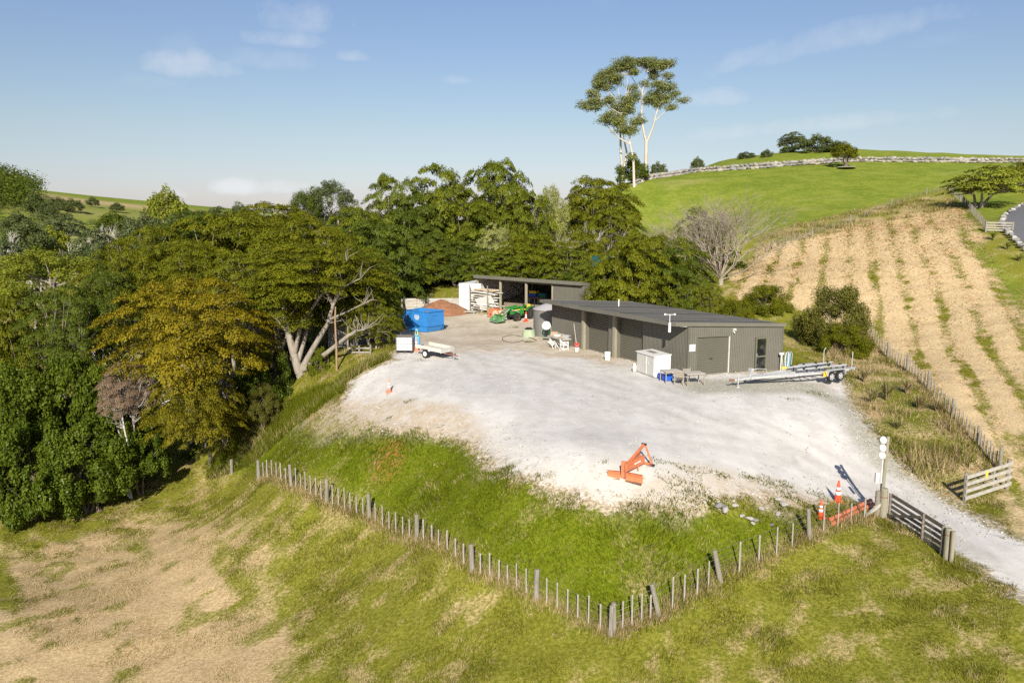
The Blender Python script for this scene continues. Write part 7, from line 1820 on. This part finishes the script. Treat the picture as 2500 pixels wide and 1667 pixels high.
x = rng.uniform(TALL[:, 0].min() - 2, TALL[:, 0].max() + 2, 90000); y = rng.uniform(TALL[:, 1].min() - 2, TALL[:, 1].max() + 2, 90000)
k_ = sdist(x, y, TALL) > -.8; x, y = x[k_], y[k_]; k_ = sdist(x, y, YARD) < -.3; x, y = x[k_], y[k_]
c_ = palette(rng, np.clip(1.6 * (fbm(x * .5, y * .5, 97) - .42), 0, .9), np.full(len(x), .8))
blades('bank_grass', 'long green grass on the bank beside the white gravel heap', x, y, rng.uniform(.25, .75, len(x)), .03 + rng.uniform(0, .02, len(x)), np.clip(rng.normal(.45, .25, len(x)), .02, 1.2), c_, rng)
# weeds scattered on the yard edge
wx, wy, wl = [], [], []
for (px, py, r_, n) in [(1604, 1126, .45, 260), (1000, 980, .4, 200), (948, 1022, .3, 120), (1690, 1150, .7, 500), (1660, 1185, 1.0, 900), (1760, 1160, .5, 300), (1825, 1165, .4, 260), (1870, 1180, .8, 700), (1915, 1185, .6, 500), (1700, 1210, .8, 700), (1640, 1240, 1.0, 1200), (1740, 1225, .6, 500), (1820, 1235, .8, 700), (1930, 1250, .9, 1100), (1980, 1240, .7, 600), (1930, 975, .5, 160), (1990, 960, .8, 300), (1475, 1128, .25, 60), (1320, 1172, .5, 300), (1290, 835, .5, 300), (1255, 800, .5, 200), (1040, 845, .6, 150), (1020, 880, .7, 200), (1540, 1235, .6, 200), (1990, 1205, .6, 300), (1920, 1210, .5, 300)]:
    n = int(n * .5); r_ *= .75; p = hit(px, py); a_ = rng.uniform(0, 6.28, n); r2 = r_ * np.sqrt(rng.uniform(0, 1, n)) * (1 + .4 * np.sin(a_ * 3 + px))
    wx.append(p.x + r2 * np.cos(a_) * 1.3); wy.append(p.y + r2 * np.sin(a_)); wl.append(rng.uniform(.06, .18, n))
x, y, L_ = np.concatenate(wx), np.concatenate(wy), np.concatenate(wl)
c_ = palette(rng, np.full(len(x), .12), np.full(len(x), .9)) * .8
blades('yard_weeds', 'low green weeds scattered over the gravel edges', x, y, L_, .03 + .02 * rng.uniform(0, 1, len(x)), np.clip(rng.normal(.7, .3, len(x)), .05, 1.4), c_, rng, z=H(x, y))
# loose stones over the gravel
px_, py_ = [], []
x, y = frustum(26000, 30, 60, 1.0); zq = zones(x, y)
edge_ = np.exp(-(zq['gv'] - .8) ** 2 / 1.8) + .10
k_ = (zq['gv'] > -.4) & (rng.uniform(0, 1, len(x)) < edge_ * .55); x, y = x[k_], y[k_]; n = len(x)
s_ = rng.uniform(.02, .075, n) ** 1.0; z = H(x, y) + .02
oc = np.array([(1, 0, 0), (0, 1, 0), (-1, 0, 0), (0, -1, 0), (0, 0, .8)]); V = np.empty((n, 5, 3))
ang = rng.uniform(0, 6.28, n); ca_, sa_ = np.cos(ang), np.sin(ang)
for k in range(5):
    ox, oy, oz = oc[k]; j = rng.uniform(.6, 1.3, n)
    V[:, k, 0] = x + s_ * j * (ox * ca_ - oy * sa_); V[:, k, 1] = y + s_ * j * (ox * sa_ + oy * ca_); V[:, k, 2] = z + s_ * oz * j
b5 = np.arange(n)[:, None] * 5
F = np.concatenate([b5 + np.array([[0, 1, 4]]), b5 + np.array([[1, 2, 4]]), b5 + np.array([[2, 3, 4]]), b5 + np.array([[3, 0, 4]])])
me = fast_mesh('loose_stones', V.reshape(-1, 3), F)
tag(link('loose_stones', me, mat('loose_stone', (.50, .47, .42), .95, 0, .35, .7, col2=(.28, .25, .21), dirt_amt=.8)), 'loose white and grey stones over the gravel', kind='stuff')
print('blades', n_near, n_hay, n)

# ------------------------------------------------------------------ tussocks and flax as plants of their own
def tussock(name, label, p, h_, n, mcol, seed, group, droop=.9, w=.03, plume=0):
    rn = np.random.default_rng(seed); V, F, Cc = [], [], []
    for k in range(n):
        a_ = rn.uniform(0, 6.28); L_ = h_ * rn.uniform(.6, 1.1); tl_ = rn.uniform(.1, droop); r0 = rn.uniform(0, .15) * h_ * .5
        pts = []
        for i in range(5):
            t = i / 4; an = tl_ * (t ** 1.3) * 1.5
            pts.append(np.array([math.cos(a_) * (r0 + L_ * t * math.sin(an)), math.sin(a_) * (r0 + L_ * t * math.sin(an)), L_ * t * math.cos(an * .8)]))
        s_ = np.array([-math.sin(a_), math.cos(a_), 0]); b0_ = len(V)
        for i, q_ in enumerate(pts):
            ww = w * (1 - i / 4.2); V += [q_ - s_ * ww, q_ + s_ * ww]
        F += [(b0_ + 2 * i, b0_ + 2 * i + 1, b0_ + 2 * i + 3, b0_ + 2 * i + 2) for i in range(4)]
        c = np.array(mcol[rn.integers(0, len(mcol))]) * rn.uniform(.7, 1.25); Cc += [c] * 10
    o = thing(name, label, 'plant', p, 0, group)
    me = fast_mesh('leaves', np.array(V), np.array(F)); at_ = me.attributes.new('col', 'FLOAT_COLOR', 'POINT'); at_.data.foreach_set('color', np.concatenate([np.array(Cc), np.ones((len(Cc), 1))], 1).astype(np.float32).ravel())
    link('leaves', me, bm_, o)
    mb = MB()
    for k in range(max(3, plume)):
        a_ = rn.uniform(0, 6.28); q_ = Vector((math.cos(a_) * .1, math.sin(a_) * .1, 0)); e_ = Vector((math.cos(a_) * .35 * h_, math.sin(a_) * .35 * h_, h_ * rn.uniform(.8, 1.25 if plume else .9)))
        mb.tube([q_, q_.lerp(e_, .6) + Vector((0, 0, .1)), e_], [.012, .01, .03 if plume else .006], 4)
    mb.build('stalks', M_ply, o); return o
TG = [(.22, .23, .06), (.30, .27, .10), (.36, .28, .14), (.14, .17, .04)]; TB = [(.34, .25, .13), (.42, .32, .18), (.24, .19, .09), (.2, .19, .06)]
for k, (px, py, h_, n, cset, lab) in enumerate([(2165, 975, 1.5, 170, TG, 'tall green tussock in the middle of the scrub bank'), (2130, 985, 1.1, 120, TG, 'green tussock nearest the gravel on the scrub bank'), (2290, 1010, 1.2, 150, TB, 'straw coloured tussock against the hay field fence'), (2245, 1000, 1.1, 130, TB, 'brown tussock beside the straw coloured one'), (2215, 960, 1.1, 120, TB, 'pinkish brown tussock up the scrub bank'), (2110, 930, 1.0, 110, TB, 'small brown tussock behind the trailer wheels'), (2190, 1050, .8, 100, TG, 'low green tussock by the lower scrub bank'), (2330, 1110, .7, 90, TG, 'low tussock beside the timber rail panel')]):
    tussock('tussock', lab, hit(px, py), h_, n, cset, 50 + k, 'tussocks on the scrub bank')
for k, (px, py, Y, h_, lab) in enumerate([(1678, 770, 71, 2.4, 'flax plant with arching leaves behind the shed roof'), (1640, 772, 72, 2.0, 'smaller flax plant left of the arching one')]):
    p = at(px, py, Y); p.z = h1(p.x, p.y); tussock('flax_plant', lab, p, h_ + max(0, at(px, py, Y).z - p.z) * .6, 80, [(.10, .14, .03), (.18, .20, .05), (.24, .24, .08)], 70 + k, 'flax behind the shed', .8, .05)
for k, (px, py, lab) in enumerate([(2425, 585, 'bright flax below the far gate'), (2460, 610, 'second flax down the drive edge'), (2490, 640, 'third flax at the right edge of the drive')]):
    tussock('flax_plant', lab, hit(px, py), 1.2, 70, [(.16, .20, .03), (.24, .27, .05)], 80 + k, 'flax beside the sealed drive', .9, .06)
